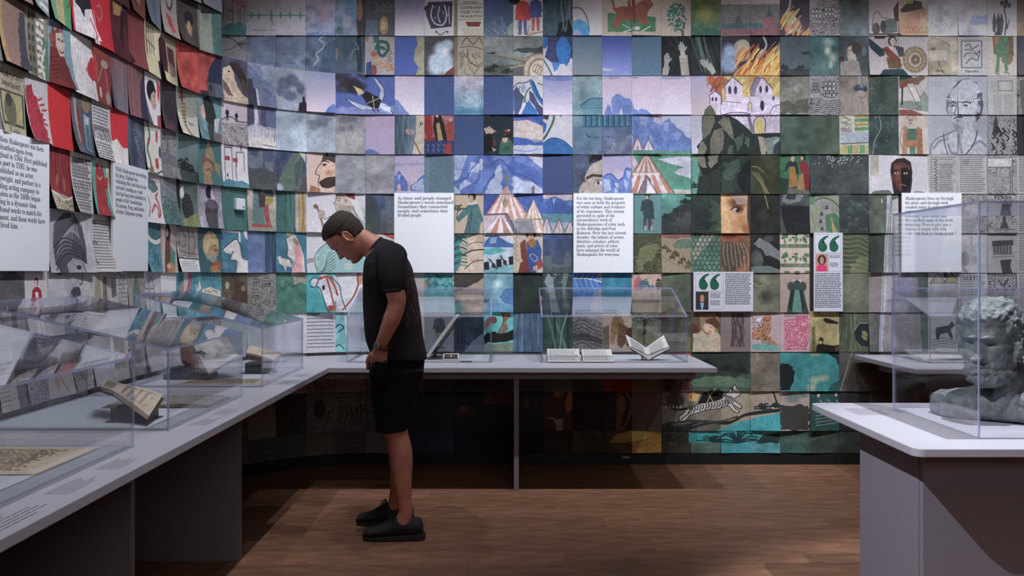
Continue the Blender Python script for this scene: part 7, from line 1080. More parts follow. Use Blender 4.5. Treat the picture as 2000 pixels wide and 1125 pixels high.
# recessed apron below the top
ap = bmesh.new()
box(ap, XE - .145, XE - .125, .95, YF + .12, HT - TT - .05, HT - TT); box(ap, XE - .14, XR - .11, YF + .10, YF + .12, HT - TT - .05, HT - TT); box(ap, XR - .13, XR - .11, YF + .12, 5.9, HT - TT - .05, HT - TT)
rel(bm_obj('apron', ap, M_panel, table))
for yy, xr in ((1.71, -1.27), (2.85, -1.27), (3.99, -1.27)):
    rel(boxo('leg_panel', (-1.95, xr, yy, yy + .03, 0, HT - TT), M_panel, table, bev=.001))
rel(boxo('leg_panel', (.012, .042, 5.27, 5.9, 0, HT - TT), M_panel, table, bev=.001))
bk = bmesh.new()
f_ = [bk.verts.new((XR - .12, y_, z_)) for y_, z_ in ((5.30, HT - TT), (5.95, HT - TT), (5.95, HT - TT - .10), (5.40, HT - TT - .085), (5.32, HT - TT - .05))]
fc = bk.faces.new(f_); r_ = bmesh.ops.extrude_face_region(bk, geom=[fc])
for v in r_['geom']:
    if isinstance(v, bmesh.types.BMVert): v.co.x += .02
bmesh.ops.recalc_face_normals(bk, faces=bk.faces); rel(bm_obj('bracket', bk, M_panel, table))
# caption print on the aisle edge of the top
V, T = [], []
rr = random.Random(5)
def capt(x0, x1, y0, y1, n, axis):
    for i in range(n):
        u = (i + .5) / n
        a, e = 0., 1 - rr.random() * .3
        while a < e:
            l_ = rr.uniform(.02, .09); b_ = min(a + l_, e); k = len(V); h_ = .13 / n
            if axis == 'y': q = [(x1 + (x0 - x1) * (u - h_), y0 + (y1 - y0) * a), (x1 + (x0 - x1) * (u - h_), y0 + (y1 - y0) * b_), (x1 + (x0 - x1) * (u + h_), y0 + (y1 - y0) * b_), (x1 + (x0 - x1) * (u + h_), y0 + (y1 - y0) * a)]
            else: q = [(x0 + (x1 - x0) * a, y1 + (y0 - y1) * (u - h_)), (x0 + (x1 - x0) * b_, y1 + (y0 - y1) * (u - h_)), (x0 + (x1 - x0) * b_, y1 + (y0 - y1) * (u + h_)), (x0 + (x1 - x0) * a, y1 + (y0 - y1) * (u + h_))]
            for p_ in q: V.append((p_[0], p_[1], HT + .0006))
            T.append((k, k + 1, k + 2, k + 3)); a = b_ + .012
for (y0, y1, n, xa, xb_) in ((1.72, 2.14, 6, -1.225, -1.135), (2.22, 2.42, 7, -1.22, -1.15), (2.50, 2.66, 7, -1.22, -1.15), (3.22, 3.40, 6, -1.22, -1.15), (3.46, 3.62, 6, -1.22, -1.15), (4.4, 4.6, 6, -1.22, -1.15), (4.7, 4.86, 6, -1.22, -1.15)):
    capt(xa, xb_, y0, y1, n, 'y')
cp = rel(link('caption_print', mesh('caption_print', V, T), M_cap, table)); tag(cp, kind='stuff')

# back table further right
t2 = empty('display_table', (2.4, 5.07, 0)); tag(t2, 'grey display table against the back wall behind the glass case of the bust', 'table')
t2.name = 'display_table.001'
rel(prism('tabletop', [(2.39, YF - .08), (4.58, YF - .08), (4.58, YW - .035), (2.39, YW - .035)], HT - TT, HT, M_top, t2, bev=.0025))
rel(boxo('apron', (2.53, 4.55, YF + .06, YF + .08, HT - TT - .10, HT - TT), M_panel, t2)); rel(boxo('apron', (2.53, 2.55, YF + .08, 5.9, HT - TT - .07, HT - TT), M_panel, t2))
rel(boxo('leg_panel', (3.3, 3.33, 5.25, 5.9, 0, HT - TT), M_panel, t2, bev=.001))

# sculpture table in the foreground right
X0, X1, Y0, Y1 = 1.315, 2.75, 2.79, 3.775
bt = empty('sculpture_table', (1.37, 2.97, 0)); tag(bt, 'pale grey table with rounded corners that carries the dark bust, foreground right', 'table')
def rrect(x0, x1, y0, y1, r, n=6):
    o_ = []
    for cx, cy, a in ((x1 - r, y0 + r, -90), (x1 - r, y1 - r, 0), (x0 + r, y1 - r, 90), (x0 + r, y0 + r, 180)):
        o_ += [(cx + r * math.cos(R(a + 90 * i / n)), cy + r * math.sin(R(a + 90 * i / n))) for i in range(n + 1)]
    return o_
rel(prism('tabletop', rrect(X0, X1, Y0, Y1, .035), HT - .028, HT, M_top, bt, bev=.003))
for b_ in ((1.42, 1.445, 2.99, 3.49, 0, HT - .028), (2.60, 2.625, 2.99, 3.49, 0, HT - .028), (1.425, 2.62, 2.965, 2.99, 0, HT - .028), (1.445, 2.6, 3.47, 3.49, 0, HT - .028)):
    rel(boxo('side_panel', b_, M_panel2, bt, bev=.0015)) if False else rel(boxo('side_panel', b_, M_panel, bt, bev=.0015))
rel(boxo('apron', (1.46, 2.6, 2.93, 2.964, HT - .028 - .03, HT - .028), M_panel, bt, bev=.001))
V, T = [], []
capt(1.40, 1.56, 3.45, 3.62, 9, 'x'); capt(1.58, 1.66, 3.5, 3.6, 4, 'x')
cp = rel(link('caption_print', mesh('caption_print', V, T), M_cap, bt)); tag(cp, kind='stuff')

# ------------------------------------------------------------------ display cases
TG = .009
def quadslab(name, a, b, c, d, n, t, parent):
    """clear panel: four corners a b c d, thickened by t along n; rims get the edge material"""
    n = Vector(n).normalized() * t; q = [Vector(p) for p in (a, b, c, d)]; vs = q + [p + n for p in q]
    me = mesh(name, vs, [(0, 1, 2, 3), (7, 6, 5, 4), (0, 4, 5, 1), (1, 5, 6, 2), (2, 6, 7, 3), (3, 7, 4, 0)])
    o = link(name, me, [M_glass, M_edge], parent)
    for i, p in enumerate(me.polygons): p.material_index = 0 if i < 2 else 1
    return o
def case(x0, x1, y0, y1, zf, zb_, label, name='glass_case', group='sloped clear cases on the display tables', high='back', deck=True, zt=HT + .0008):
    """clear case; high: 'back' (far side higher) or 'left'"""
    root = empty(name, ((x0 + x1) / 2, (y0 + y1) / 2, zt)); tag(root, label, 'display case', group)
    cx, cy = (x0 + x1) / 2, (y0 + y1) / 2
    def q(x, y, z): return (x - cx, y - cy, z - zt)
    def zz(x, y):
        u = (y - y0) / (y1 - y0) if high == 'back' else (x1 - x) / (x1 - x0); return zf + (zb_ - zf) * u
    A, B, C, D = (x0, y0), (x1, y0), (x1, y1), (x0, y1); g = TG
    def side(p, r_, n):
        return quadslab('glass_panel', q(*p, zt), q(*r_, zt), q(*r_, zz(*r_)), q(*p, zz(*p)), n, g, root)
    side(A, B, (0, 1, 0)); side((x0, y1), (x1, y1), (0, -1, 0))
    side((x0, y0 + g), (x0, y1 - g), (1, 0, 0)); side((x1, y0 + g), (x1, y1 - g), (-1, 0, 0))
    e = .0003
    quadslab('glass_panel', q(x0, y0, zz(x0, y0) + e), q(x1, y0, zz(x1, y0) + e), q(x1, y1, zz(x1, y1) + e), q(x0, y1, zz(x0, y1) + e), (0, 0, 1), g, root)
    if deck:
        o = boxo('deck', (x0 + .022 - cx, x1 - .022 - cx, y0 + .022 - cy, y1 - .022 - cy, 0, .004), M_deck, root)
    return root
ZA, ZB = 1.063, 1.232
case(-1.975, -1.25, 1.98, 2.83, ZA, ZB, 'clear sloped case nearest the camera on the left table, over a yellowed sheet', high='left')
case(-1.975, -1.25, 3.11, 3.97, ZA, ZB, 'clear sloped case in the middle of the left table, over a cradled book', high='left')
case(-1.90, -1.25, 4.285, 5.12, ZA, ZB, 'clear sloped case at the far end of the left table, over tan parchment', high='left')
case(-1.052, -.13, 5.44, 5.955, ZA, ZB, 'clear sloped case on the back table directly behind the man')
case(.186, 1.117, 5.44, 5.955, ZA, ZB, 'clear sloped case on the back table over two pale leaves and a V-shaped open book')
case(2.64, 3.55, 5.40, 5.955, ZA, ZB, 'clear sloped case on the right back table, seen behind the bust')
case(1.62, 2.42, 2.965, 3.64, 1.588, 1.588, 'tall clear box case over the dark bust', name='tall_glass_case', group=None, deck=False)

# ------------------------------------------------------------------ things in the cases
ZD = HT + .0052
def lerp(a, b, t): return Vector(a) * (1 - t) + Vector(b) * t
def slab4(bm, a, b, c, d, t, nx=1, ny=1, bow=0., dirn=None):
    """sheet or block on four corners (a b c d), thickness t downwards along its normal"""
    a, b, c, d = map(Vector, (a, b, c, d)); n = (b - a).cross(d - a).normalized() if dirn is None else Vector(dirn)
    G = []
    for j in range(ny + 1):
        row = []
        for i in range(nx + 1):
            u, v = i / nx, j / ny; p = lerp(lerp(a, b, u), lerp(d, c, u), v) + n * bow * math.sin(math.pi * u) ; row.append((bm.verts.new(p), bm.verts.new(p - n * t - n * bow * math.sin(math.pi * u))))
        G.append(row)
    for j in range(ny):
        for i in range(nx):
            q = (G[j][i], G[j][i + 1], G[j + 1][i + 1], G[j + 1][i])
            bm.faces.new([k[0] for k in q]); bm.faces.new([k[1] for k in q[::-1]])
    rim = [G[0][i] for i in range(nx + 1)] + [G[j][nx] for j in range(1, ny + 1)] + [G[ny][i] for i in range(nx - 1, -1, -1)] + [G[j][0] for j in range(ny - 1, 0, -1)]
    for p, q in zip(rim, rim[1:] + rim[:1]): bm.faces.new((p[0], p[1], q[1], q[0]))
    bmesh.ops.recalc_face_normals(bm, faces=bm.faces)
def print_on(name, a, b, c, d, rows, m, parent, u0=.12, u1=.88, v0=.12, v1=.88, lift=.0008, seed=1, bow=0.):
    """lines of small print on a page a b (bottom) c d (top)"""
    a, b, c, d = map(Vector, (a, b, c, d)); n = (b - a).cross(d - a).normalized(); V, T = [], []; rr = random.Random(seed)
    for i in range(rows):
        v = v1 - (v1 - v0) * (i + .5) / rows; h = (v1 - v0) / rows * .22; u = u0; e = u1 - rr.random() * .12
        while u < e:
            u2 = min(u + rr.uniform(.04, .13), e); k = len(V)
            for uu, vv in ((u, v - h), (u2, v - h), (u2, v + h), (u, v + h)): V.append(lerp(lerp(a, b, uu), lerp(d, c, uu), vv) + n * (lift + bow * math.sin(math.pi * uu)))
            T.append((k, k + 1, k + 2, k + 3)); u = u2 + .02
    o = link(name, mesh(name, V, T), m, parent); tag(o, kind='stuff'); return o
M_faint = mat('faded_brown_ink', (.22, .17, .13), .8)
M_faint2 = mat('faded_grey_ink', (.32, .31, .31), .8)

# yellowed sheet in the nearest case
r_ = empty('manuscript_sheet', (-1.52, 2.6, ZD)); tag(r_, 'yellowed manuscript sheet lying flat in the nearest case at the left edge', 'document')
bm = bmesh.new(); q = [(-.19, -.20, 0), (.185, -.19, 0), (.18, .165, 0), (-.185, .195, 0)]
slab4(bm, *[(x, y, .0022) for x, y, z in q], .0014, 8, 6)
for v in bm.verts: v.co.z += .002 * max(0, mnoise.noise(v.co * 9)) 
bm_obj('sheet', bm, M_pageY, r_, smooth=False)
print_on('handwriting', *[(x, y, .0024) for x, y, z in q], 22, M_faint, r_, .06, .80, .12, .9, lift=.0022)

# V-shaped books on cradles
def cradle(loc, rz, sx, sy, sz, label, wedge=.0, name='book_cradle'):
    root = empty(name, loc, rz); tag(root, label, 'stand')
    bm = bmesh.new(); vs = box(bm, -sx / 2, sx / 2, -sy / 2, sy / 2, 0, sz, bev=.0015)
    for v in vs:
        if v.co.z > sz * .6: v.co.z -= wedge * (abs(v.co.x) < sx * .2) + 0
    bm_obj('block', bm, M_blk, root)
    bm = bmesh.new(); box(bm, -sx * .62, sx * .62, -sy * .55, sy * .55, -.0002, .004); bm_obj('base', bm, M_blk, root)
    return root
# middle case: book on black block, pages to the aisle
cradle((-1.462, 3.315, ZD), 0, .135, .12, .052, 'square black cradle block under the printed book in the middle left case')
def page_book(name, loc, leaves, label, cat='book', group=None):
    """leaves: list of (part name, four corners, thickness, material, rows, label) given as world points"""
    root = empty(name, loc); tag(root, label, cat, group); L_ = Vector(loc)
    for pn, q, t, m_, rows, lb, nx, bow in leaves:
        q = [Vector(p) - L_ for p in q]; bm = bmesh.new(); slab4(bm, *q, t, nx, 1, bow=bow); o = bm_obj(pn, bm, m_, root)
        if lb: o['label'] = lb
        if rows: print_on('printed_text', *q, rows, M_faint2 if m_ is M_pageW else M_faint, root, .13, .87, .12, .9, lift=.0012, bow=bow)
    return root
a = px(225, 765, 3.30); a2 = px(291, 813, 3.17); b2 = px(319, 770, 3.36); b = px(237, 749, 3.50)
s_ = px(223, 765, 3.295); s2 = px(289, 813, 3.165)
page_book('open_book', tuple(px(250, 790, 3.40)), [('page_block', (a, a2, b2, b), .014, M_pageY, 17, 'printed right page', 6, .004),
    ('page_block', (px(197, 756, 3.36), a, b, px(206, 741, 3.56)), .012, M_pageY, 10, None, 4, .003),
    ('cover', (s_ + Vector((0, 0, -.016)), s2 + Vector((0.002, 0, -.016)), b2 + Vector((.004, .004, -.016)), b + Vector((0, .004, -.016))), .003, M_blk, 0, None, 1, 0),
    ('cover', (px(195, 757, 3.355) + Vector((0, 0, -.014)), s_ + Vector((0, 0, -.016)), b + Vector((0, .004, -.016)), px(204, 742, 3.57) + Vector((0, 0, -.014))), .003, M_blk, 0, None, 1, 0)],
    'open printed book on a black block, cream page to the aisle, middle left case')
# large flat pamphlet beyond it
r_ = empty('flat_book', (-1.50, 3.74, ZD)); tag(r_, 'large grey-brown book lying open and flat behind the printed book, middle left case', 'book')
M_pageG = mat('grey_engraved_page', (.27, .24, .21), .8, var=.45, scale=45)
for sg in (-1, 1):
    bm = bmesh.new(); A = [(0, -.14, .012), (sg * .215, -.125, .009), (sg * .215, .135, .009), (0, .14, .012)]
    if sg < 0: A = [A[1], A[0], A[3], A[2]]
    slab4(bm, *A, .008, 6, 1, bow=.006); bm_obj('page_block', bm, M_pageG, r_)
boxo('cover', (-.225, .225, -.148, .148, 0, .0028), M_leather, r_, bev=.0008)
# far case: big engraved leaf on a black stand, tan sheet, small book
r_ = empty('book_stand', (-1.72, 4.62, ZD)); tag(r_, 'low black stand with a curved arm holding the tilted engraved book, far left case', 'stand')
boxo('base', (-.13, .10, -.085, .085, 0, .030), M_blk, r_, bev=.002); boxo('block', (-.10, .06, -.06, .06, .030, .056), M_blk, r_, bev=.002)
def tube_bm(bm, pts, rad, seg=8, caps=True):
    pts = [Vector(p) for p in pts]; n = len(pts); rings = []
    up = Vector((0, 0, 1)) if abs((pts[-1] - pts[0]).normalized().z) < .9 else Vector((0, 1, 0))
    for i, p in enumerate(pts):
        t = (pts[min(i + 1, n - 1)] - pts[max(i - 1, 0)]).normalized(); u = t.cross(up).normalized(); w = u.cross(t)
        r = rad[i] if isinstance(rad, (list, tuple)) else rad; r = r if isinstance(r, tuple) else (r, r)
        rings.append([bm.verts.new(p + u * r[0] * math.cos(2 * math.pi * k / seg) + w * r[1] * math.sin(2 * math.pi * k / seg)) for k in range(seg)])
    for a, b in zip(rings, rings[1:]):
        for k in range(seg): bm.faces.new((a[k], a[(k + 1) % seg], b[(k + 1) % seg], b[k]))
    if caps: bm.faces.new(rings[0][::-1]); bm.faces.new(rings[-1])
    return rings
bm = bmesh.new(); tube_bm(bm, [(-.05, .02, .055), (-.055, .03, .09), (-.02, .04, .125), (.03, .03, .14), (.06, .0, .13)], .006, 8); bm_obj('arm', bm, M_blk, r_, smooth=True)
a, b, c, d = px(407, 729, 4.50), px(466, 695, 4.62), px(442, 656, 4.82), px(379, 676, 4.72)
g_ = px(352, 701, 4.56)
M_map = mat('engraved_map_page', (.50, .46, .42), .75, var=.35, scale=22)
page_book('open_book', tuple(px(400, 715, 4.62)), [('page_block', (a, b, c, d), .014, M_map, 0, 'pale engraved leaf', 6, .005),
    ('page_block', (px(356, 702, 4.6), a, d, px(352, 668, 4.85)), .02, M_leather, 0, 'dark brown side', 3, .002)],
    'tilted open book with a pale engraved leaf on the black stand, far left case')
r_ = empty('parchment_sheet', (-1.50, 4.47, ZD)); tag(r_, 'tan parchment lying flat at the front of the far left case', 'document')
bm = bmesh.new(); q = [(-.22, -.13, .002), (.215, -.11, .002), (.215, .10, .002), (-.20, .12, .002)]; slab4(bm, *q, .0015, 14, 4)
rr = random.Random(3)
for v in bm.verts:
    if v.co.y > .08 or v.co.y < -.09: v.co.y += rr.uniform(-.006, .006)
bm_obj('sheet', bm, M_pageY, r_); print_on('handwriting', *q, 16, M_faint, r_, .05, .95, .1, .9)
cradle((-1.432, 4.86, ZD), 0, .135, .12, .060, 'black cradle block under the small leather book, far left case')
a, b, c, d = px(531, 729, 4.76), px(549, 690, 4.90), px(485, 675, 5.02), px(482, 692, 4.84)
page_book('open_book', tuple(px(510, 705, 4.86)), [('page_block', (px(481, 688, 4.80), px(533, 702, 4.78), px(549, 689, 4.93), px(487, 675, 4.97)), .030, M_pageY, 0, 'cream page turned up', 5, .003),
    ('page_block', (px(533, 703, 4.775), px(530, 731, 4.79), px(546, 705, 4.93), px(549, 690, 4.925)), .006, M_pageW, 0, None, 2, 0),
    ('cover', (px(480, 692, 4.79), px(480, 701, 4.80), px(529, 711, 4.78), px(532, 704, 4.77)), .01, M_leather, 0, None, 1, 0)],
    'small open book with brown leather side on a black cradle, far left case')

# back case behind the man: tilted open volume seen edge-on
a, b = px(832, 695, 5.56), px(888, 617, 5.52); w_ = Vector((0, .30, .0)); dn = Vector((.030, 0, -.030))
page_book('open_book', tuple((a + b) / 2), [('page_block', (a, b, b + w_, a + w_), .020, M_pageW, 0, None, 4, .003),
    ('cover', (a + dn * .75, b + dn * .75, b + dn * .75 + w_, a + dn * .75 + w_), .006, M_blk, 0, None, 1, 0)],
    'thick volume propped steeply on a grey stand beside the man’s back')
r_ = empty('book_stand', tuple(px(850, 699, 5.66))); r_.location.z = ZD; tag(r_, 'grey metal stand propping the steep volume beside the man’s back', 'stand')
boxo('post', (-.006, .012, -.01, .01, 0, .085), M_panel, r_, bev=.001); boxo('base', (-.09, .04, -.06, .06, 0, .003), M_panel, r_)
boxo('shelf', (-.05, .05, -.05, .05, .085, .089), M_panel, r_, M=Matrix.Rotation(R(-54), 4, 'Y') @ Matrix.Translation((0, 0, 0)))
def flat_pt(x, y, z=ZD): D = (EYE - z) * F / (y - 531); return Vector(((x - 1000) / F * D, D, z))
# small portrait photograph on a low easel, with its caption label
c0 = flat_pt(880, 704)
r_ = empty('portrait_photograph', tuple(c0)); tag(r_, 'small cream-bordered photograph of a person, on the back table deck right of the man', 'photograph')
T8 = Matrix.Rotation(R(-52), 4, 'X')
def card(w0, w1, h0, h1, t, m_, nm):
    return boxo(nm, (w0, w1, 0, t, h0, h1), m_, r_, M=Matrix.Translation((0, 0, .003)) @ T8)
card(-.050, .052, 0, .062, .002, M_pageW, 'mount'); card(-.043, .045, .008, .055, -.001, QA['bg'], 'print')
for (cx_, cz_, rx_, rz_, m_, dd) in ((.002, .036, .007, .010, QA['skin'], -.0016), (.002, .018, .018, .011, QA['coat'], -.0015)):
    vs = [T8 @ Vector((cx_ + rx_ * math.cos(k * .52), dd, cz_ + rz_ * math.sin(k * .52))) + Vector((0, 0, .003)) for k in range(12)]
    link('portrait', mesh('portrait', vs, [tuple(range(12))]), m_, r_)
c0 = flat_pt(910, 706)
r_ = empty('caption_label', tuple(c0)); tag(r_, 'tiny dark caption label lying right of the small portrait photograph', 'label')
boxo('plate', (-.036, .036, -.012, .012, 0, .003), M_ink, r_, bev=.0005); boxo('print', (-.026, .026, -.005, .004, .003, .0034), M_pageW, r_)
# two pale leaves
for (x0, x1, xt0, xt1, yb_, yt, lb) in ((1070, 1133, 1068, 1131, 707, 682, 'left of the two pale handwritten leaves lying side by side on the back table'), (1139, 1200, 1135, 1193, 707, 683, 'right of the two pale handwritten leaves, between the other leaf and the V-shaped book')):
    a, b = flat_pt(x0, yb_), flat_pt(x1, yb_); D2 = a.y + .23
    c, d = px(xt1, yt, D2), px(xt0, yt, D2); o_ = (a + b) / 2
    r_ = empty('letter_leaf', tuple(o_)); tag(r_, lb, 'document', 'two handwritten leaves')
    q = [p - o_ + Vector((0, 0, .003)) for p in (a, b, c, d)]
    bm = bmesh.new(); slab4(bm, *q, .0025, 4, 1); bm_obj('leaf', bm, M_pageW, r_)
    print_on('handwriting', *q, 11, M_faint2, r_, .06, .94 if x0 < 1100 else .9, .06, .95, seed=x0)
    bm = bmesh.new(); q2 = [Vector((p.x, p.y, max(p.z - .004, .001))) for p in q]; V_ = q2 + [Vector((p.x, p.y, 0)) for p in q]
    me = mesh('mount', V_, [(0, 1, 2, 3), (4, 7, 6, 5), (0, 4, 5, 1), (1, 5, 6, 2), (2, 6, 7, 3), (3, 7, 4, 0)]); bm.free(); link('mount', me, M_blk, r_)
# V-shaped open book
base_ = flat_pt(1265, 704); D_ = base_.y
vb = px(1267, 702, D_ - .02); lt = px(1225, 655, D_ - .02); lt2 = px(1231, 679, D_ - .02); rt = px(1300, 656, D_); rt2 = px(1308, 680, D_ - .02)
mid_t = px(1262, 679, D_ + .05)
page_book('open_book', tuple((vb + mid_t) / 2), [('page_block', (lt2, vb, mid_t, lt + Vector((0, .07, 0))), .006, M_pageW, 12, None, 4, .002),
    ('page_block', (vb, rt2, rt + Vector((0, .07, 0)), mid_t), .006, M_pageW, 12, None, 4, .002),
    ('cover', (lt2 - Vector((0, 0, .008)), vb - Vector((0, 0, .008)), mid_t - Vector((0, 0, .008)), lt + Vector((0, .07, -.008))), .002, M_blk, 0, None, 1, 0),
    ('cover', (vb - Vector((0, 0, .008)), rt2 - Vector((0, 0, .008)), rt + Vector((0, .07, -.008)), mid_t - Vector((0, 0, .008))), .002, M_blk, 0, None, 1, 0)],
    'V-shaped open book with two white pages at the right end of the long back table')
r_ = empty('book_stand', (base_.x, base_.y + .02, ZD)); tag(r_, 'small black stand under the V-shaped open book on the back table', 'stand')
boxo('base', (-.034, .034, -.03, .04, 0, .006), M_blk, r_, bev=.001)
boxo('post', (-.034, -.028, -.01, .03, .006, .045), M_blk, r_); boxo('post', (.020, .034, -.01, .03, .006, .030), M_blk, r_)
# loose white leaves in the right back case
for k_, (x0, x1, dy, lb) in enumerate(((2.66, 2.98, 0, 'white folded leaf on the right back table, left one'), (3.02, 3.4, .02, 'white folded leaf on the right back table, right one'))):
    r_ = empty('folded_leaf', ((x0 + x1) / 2, 5.62 + dy, ZD)); tag(r_, lb, 'document')
    w_ = (x1 - x0) / 2; bm = bmesh.new(); slab4(bm, (-w_, -.09, .004), (w_ * .7, -.10, .018), (w_, .09, .012), (-w_ * .8, .10, .02), .004, 6, 1, bow=.006); bm_obj('leaf', bm, M_pageW, r_)

# ------------------------------------------------------------------ figures
def gauss(a, s): return math.exp(-(a / s) ** 2)
HP = [  # z, front x, back x, half width (upright head, ear level 0, metres)
 (.1290, -.004, -.030, .012), (.126, .026, -.055, .034), (.118, .050, -.076, .052), (.105, .068, -.090, .064), (.085, .083, -.102, .073), (.062, .091, -.108, .077),
 (.042, .094, -.109, .078), (.026, .095, -.107, .078), (.008, .088, -.104, .076), (-.012, .087, -.098, .073), (-.032, .087, -.088, .071),
 (-.052, .086, -.074, .067), (-.070, .085, -.060, .062), (-.086, .083, -.046, .056), (-.102, .084, -.030, .046), (-.114, .078, -.012, .033), (-.121, .062, .010, .016)]
def head_bm(bm, rings=72, seg=88, gaze=0., fn=None, mat_index=0):
    zs = [p[0] for p in HP][::-1]; cols = [[p[k] for p in HP][::-1] for k in (1, 2, 3)]
    R_ = []
    for j in range(rings + 1):
        t = j / rings; z = -.121 + .250 * (t - .10 * math.sin(2 * math.pi * t) / (2 * math.pi) * 2)
        xf, xb, w = (float(np.interp(z, zs, c_)) for c_ in cols)
        ring = []
        for i in range(seg):
            a = 2 * math.pi * i / seg; ca, sa = math.cos(a), math.sin(a)
            hx = (xf - .0) if ca > 0 else -xb
            n_ = 2.25
            rr_ = (abs(ca) ** n_ + abs(sa) ** n_) ** (-1 / n_)
            x = hx * ca * rr_; y = w * sa * rr_
            if ca > 0: y *= 1 - .10 * ca ** 2 * (1 if z < .02 else .5)
            front = max(0., ca)
            ay = abs(y)
            d = 0.
            # nose: ridge from the brow down to the tip, wings, base
            if front > .3:
                if -.046 < z < .024:
                    u = (.024 - z) / .062 if z > -.038 else 1 - (-.038 - z) / .008 
                    hgt = .030 * (min(u, 1) ** 1.25 if z > -.038 else max(u, 0) ** .7); wid = .0075 + .0075 * min(max((.024 - z) / .062, 0), 1)
                    d += hgt * gauss(y, wid)
                d += .009 * gauss(ay - .013, .006) * gauss(z + .034, .008)
                d += .0055 * gauss(z - .030, .008) * gauss(ay - .022, .024)            # brow
                d -= .0130 * gauss(ay - .031, .015) * gauss(z - .008, .011)            # sockets
                d += .0075 * gauss(ay - .031, .011) * gauss(z - .005, .0085)           # lids
                d -= .0022 * gauss(ay - .031, .012) * gauss(z + .0015, .0018)
                d += .0055 * gauss(y, .020) * gauss(z + .0585, .0045) + .0060 * gauss(y, .018) * gauss(z + .0705, .0048)
                d -= .0040 * gauss(y, .024) * gauss(z + .0645, .0018)                  # mouth line
                d -= .0035 * gauss(y, .016) * gauss(z + .082, .006)
                d += .0060 * gauss(y, .017) * gauss(z + .100, .010)                    # chin
                d -= .0025 * gauss(y, .004) * gauss(z + .050, .006)
                d += .0045 * gauss(ay - .050, .016) * gauss(z + .020, .016)            # cheekbone
                d -= .0030 * gauss(ay - .046, .014) * gauss(z + .060, .018)
            x += d
            p = Vector((x, y, z))
            if fn: p = fn(p, a, z)
            ring.append(bm.verts.new(p))
        R_.append(ring)
    for a_, b_ in zip(R_, R_[1:]):
        for k in range(seg): bm.faces.new((a_[k], a_[(k + 1) % seg], b_[(k + 1) % seg], b_[k]))
    bm.faces.new(R_[0][::-1]); bm.faces.new(R_[-1]); return R_
def ear_bm(bm, sgn=1, at_=(-.012, .0735, -.008), k=1.):
    """helix as a thick C, concha plate and lobe"""
    A = Vector(at_); A.y *= sgn
    n = 22; pts, rad = [], []
    for i in range(n):
        t = -50 + 285 * i / (n - 1); a = R(t)
        ex = -.016 * k * math.cos(a) * (1.0 if math.sin(a) > -.3 else .8); ez = .031 * k * math.sin(a)
        # helix runs from the front over the top and back down to the lobe
        pts.append(A + Vector((-(.017 * math.cos(math.pi - a)) * k * -1 - .002, sgn * (.010 + .006 * max(0, -math.cos(math.pi - a) * -1)), ez))); rad.append(.0042 * k)
    tube_bm(bm, pts, rad, 8)
    r_ = bmesh.ops.create_uvsphere(bm, u_segments=16, v_segments=10, radius=1)
    for v in r_['verts']: v.co = A + Vector((v.co.x * .0145 * k - .001, sgn * (v.co.y * .006 + .005), v.co.z * .028 * k))
    r_ = bmesh.ops.create_uvsphere(bm, u_segments=10, v_segments=8, radius=1)
    for v in r_['verts']: v.co = A + Vector((v.co.x * .009 * k + .002, sgn * (v.co.y * .006 + .006), v.co.z * .011 * k - .030 * k))
def evalmesh(o, name):
    dg = bpy.context.evaluated_depsgraph_get(); dg.update()
    return bpy.data.meshes.new_from_object(o.evaluated_get(dg), depsgraph=dg)
def fuse(name, bm, m, parent, voxel=.005, smooth=4, disp=None, factor=.5):
    """join overlapping closed pieces into one continuous surface"""
    bmesh.ops.recalc_face_normals(bm, faces=bm.faces)
    me = bpy.data.meshes.new('tmp'); bm.to_mesh(me); bm.free(); t = bpy.data.objects.new('tmp', me); COL.objects.link(t)
    md = t.modifiers.new('r', 'REMESH'); md.mode = 'VOXEL'; md.voxel_size = voxel
    if smooth: s_ = t.modifiers.new('s', 'SMOOTH'); s_.iterations = smooth; s_.factor = factor
    me2 = evalmesh(t, name); bpy.data.objects.remove(t); me2.name = name
    if disp:
        co = np.zeros(len(me2.vertices) * 3, np.float32); me2.vertices.foreach_get('co', co); co = co.reshape(-1, 3)
        no = np.zeros(len(me2.vertices) * 3, np.float32); me2.vertices.foreach_get('normal', no); no = no.reshape(-1, 3)
        d = np.array([disp(Vector(c_), Vector(n_)) for c_, n_ in zip(co, no)], np.float32)
        me2.vertices.foreach_set('co', (co + no * d[:, None]).ravel()); me2.update()
    me2.materials.clear()
    return link(name, me2, m, parent, smooth=True)
def rings_loft(bm, rings, seg=40, expo=2.2):
    """rings: (centre, axis u vector, axis v vector)"""
    R_ = []
    for c_, u_, v_ in rings:
        c_, u_, v_ = Vector(c_), Vector(u_), Vector(v_); ring = []
        for k in range(seg):
            a = 2 * math.pi * k / seg; ca, sa = math.cos(a), math.sin(a); q = (abs(ca) ** expo + abs(sa) ** expo) ** (-1 / expo)
            ring.append(bm.verts.new(c_ + u_ * ca * q + v_ * sa * q))
        R_.append(ring)
    for a, b in zip(R_, R_[1:]):
        for k in range(seg): bm.faces.new((a[k], a[(k + 1) % seg], b[(k + 1) % seg], b[k]))
    bm.faces.new(R_[0][::-1]); bm.faces.new(R_[-1])
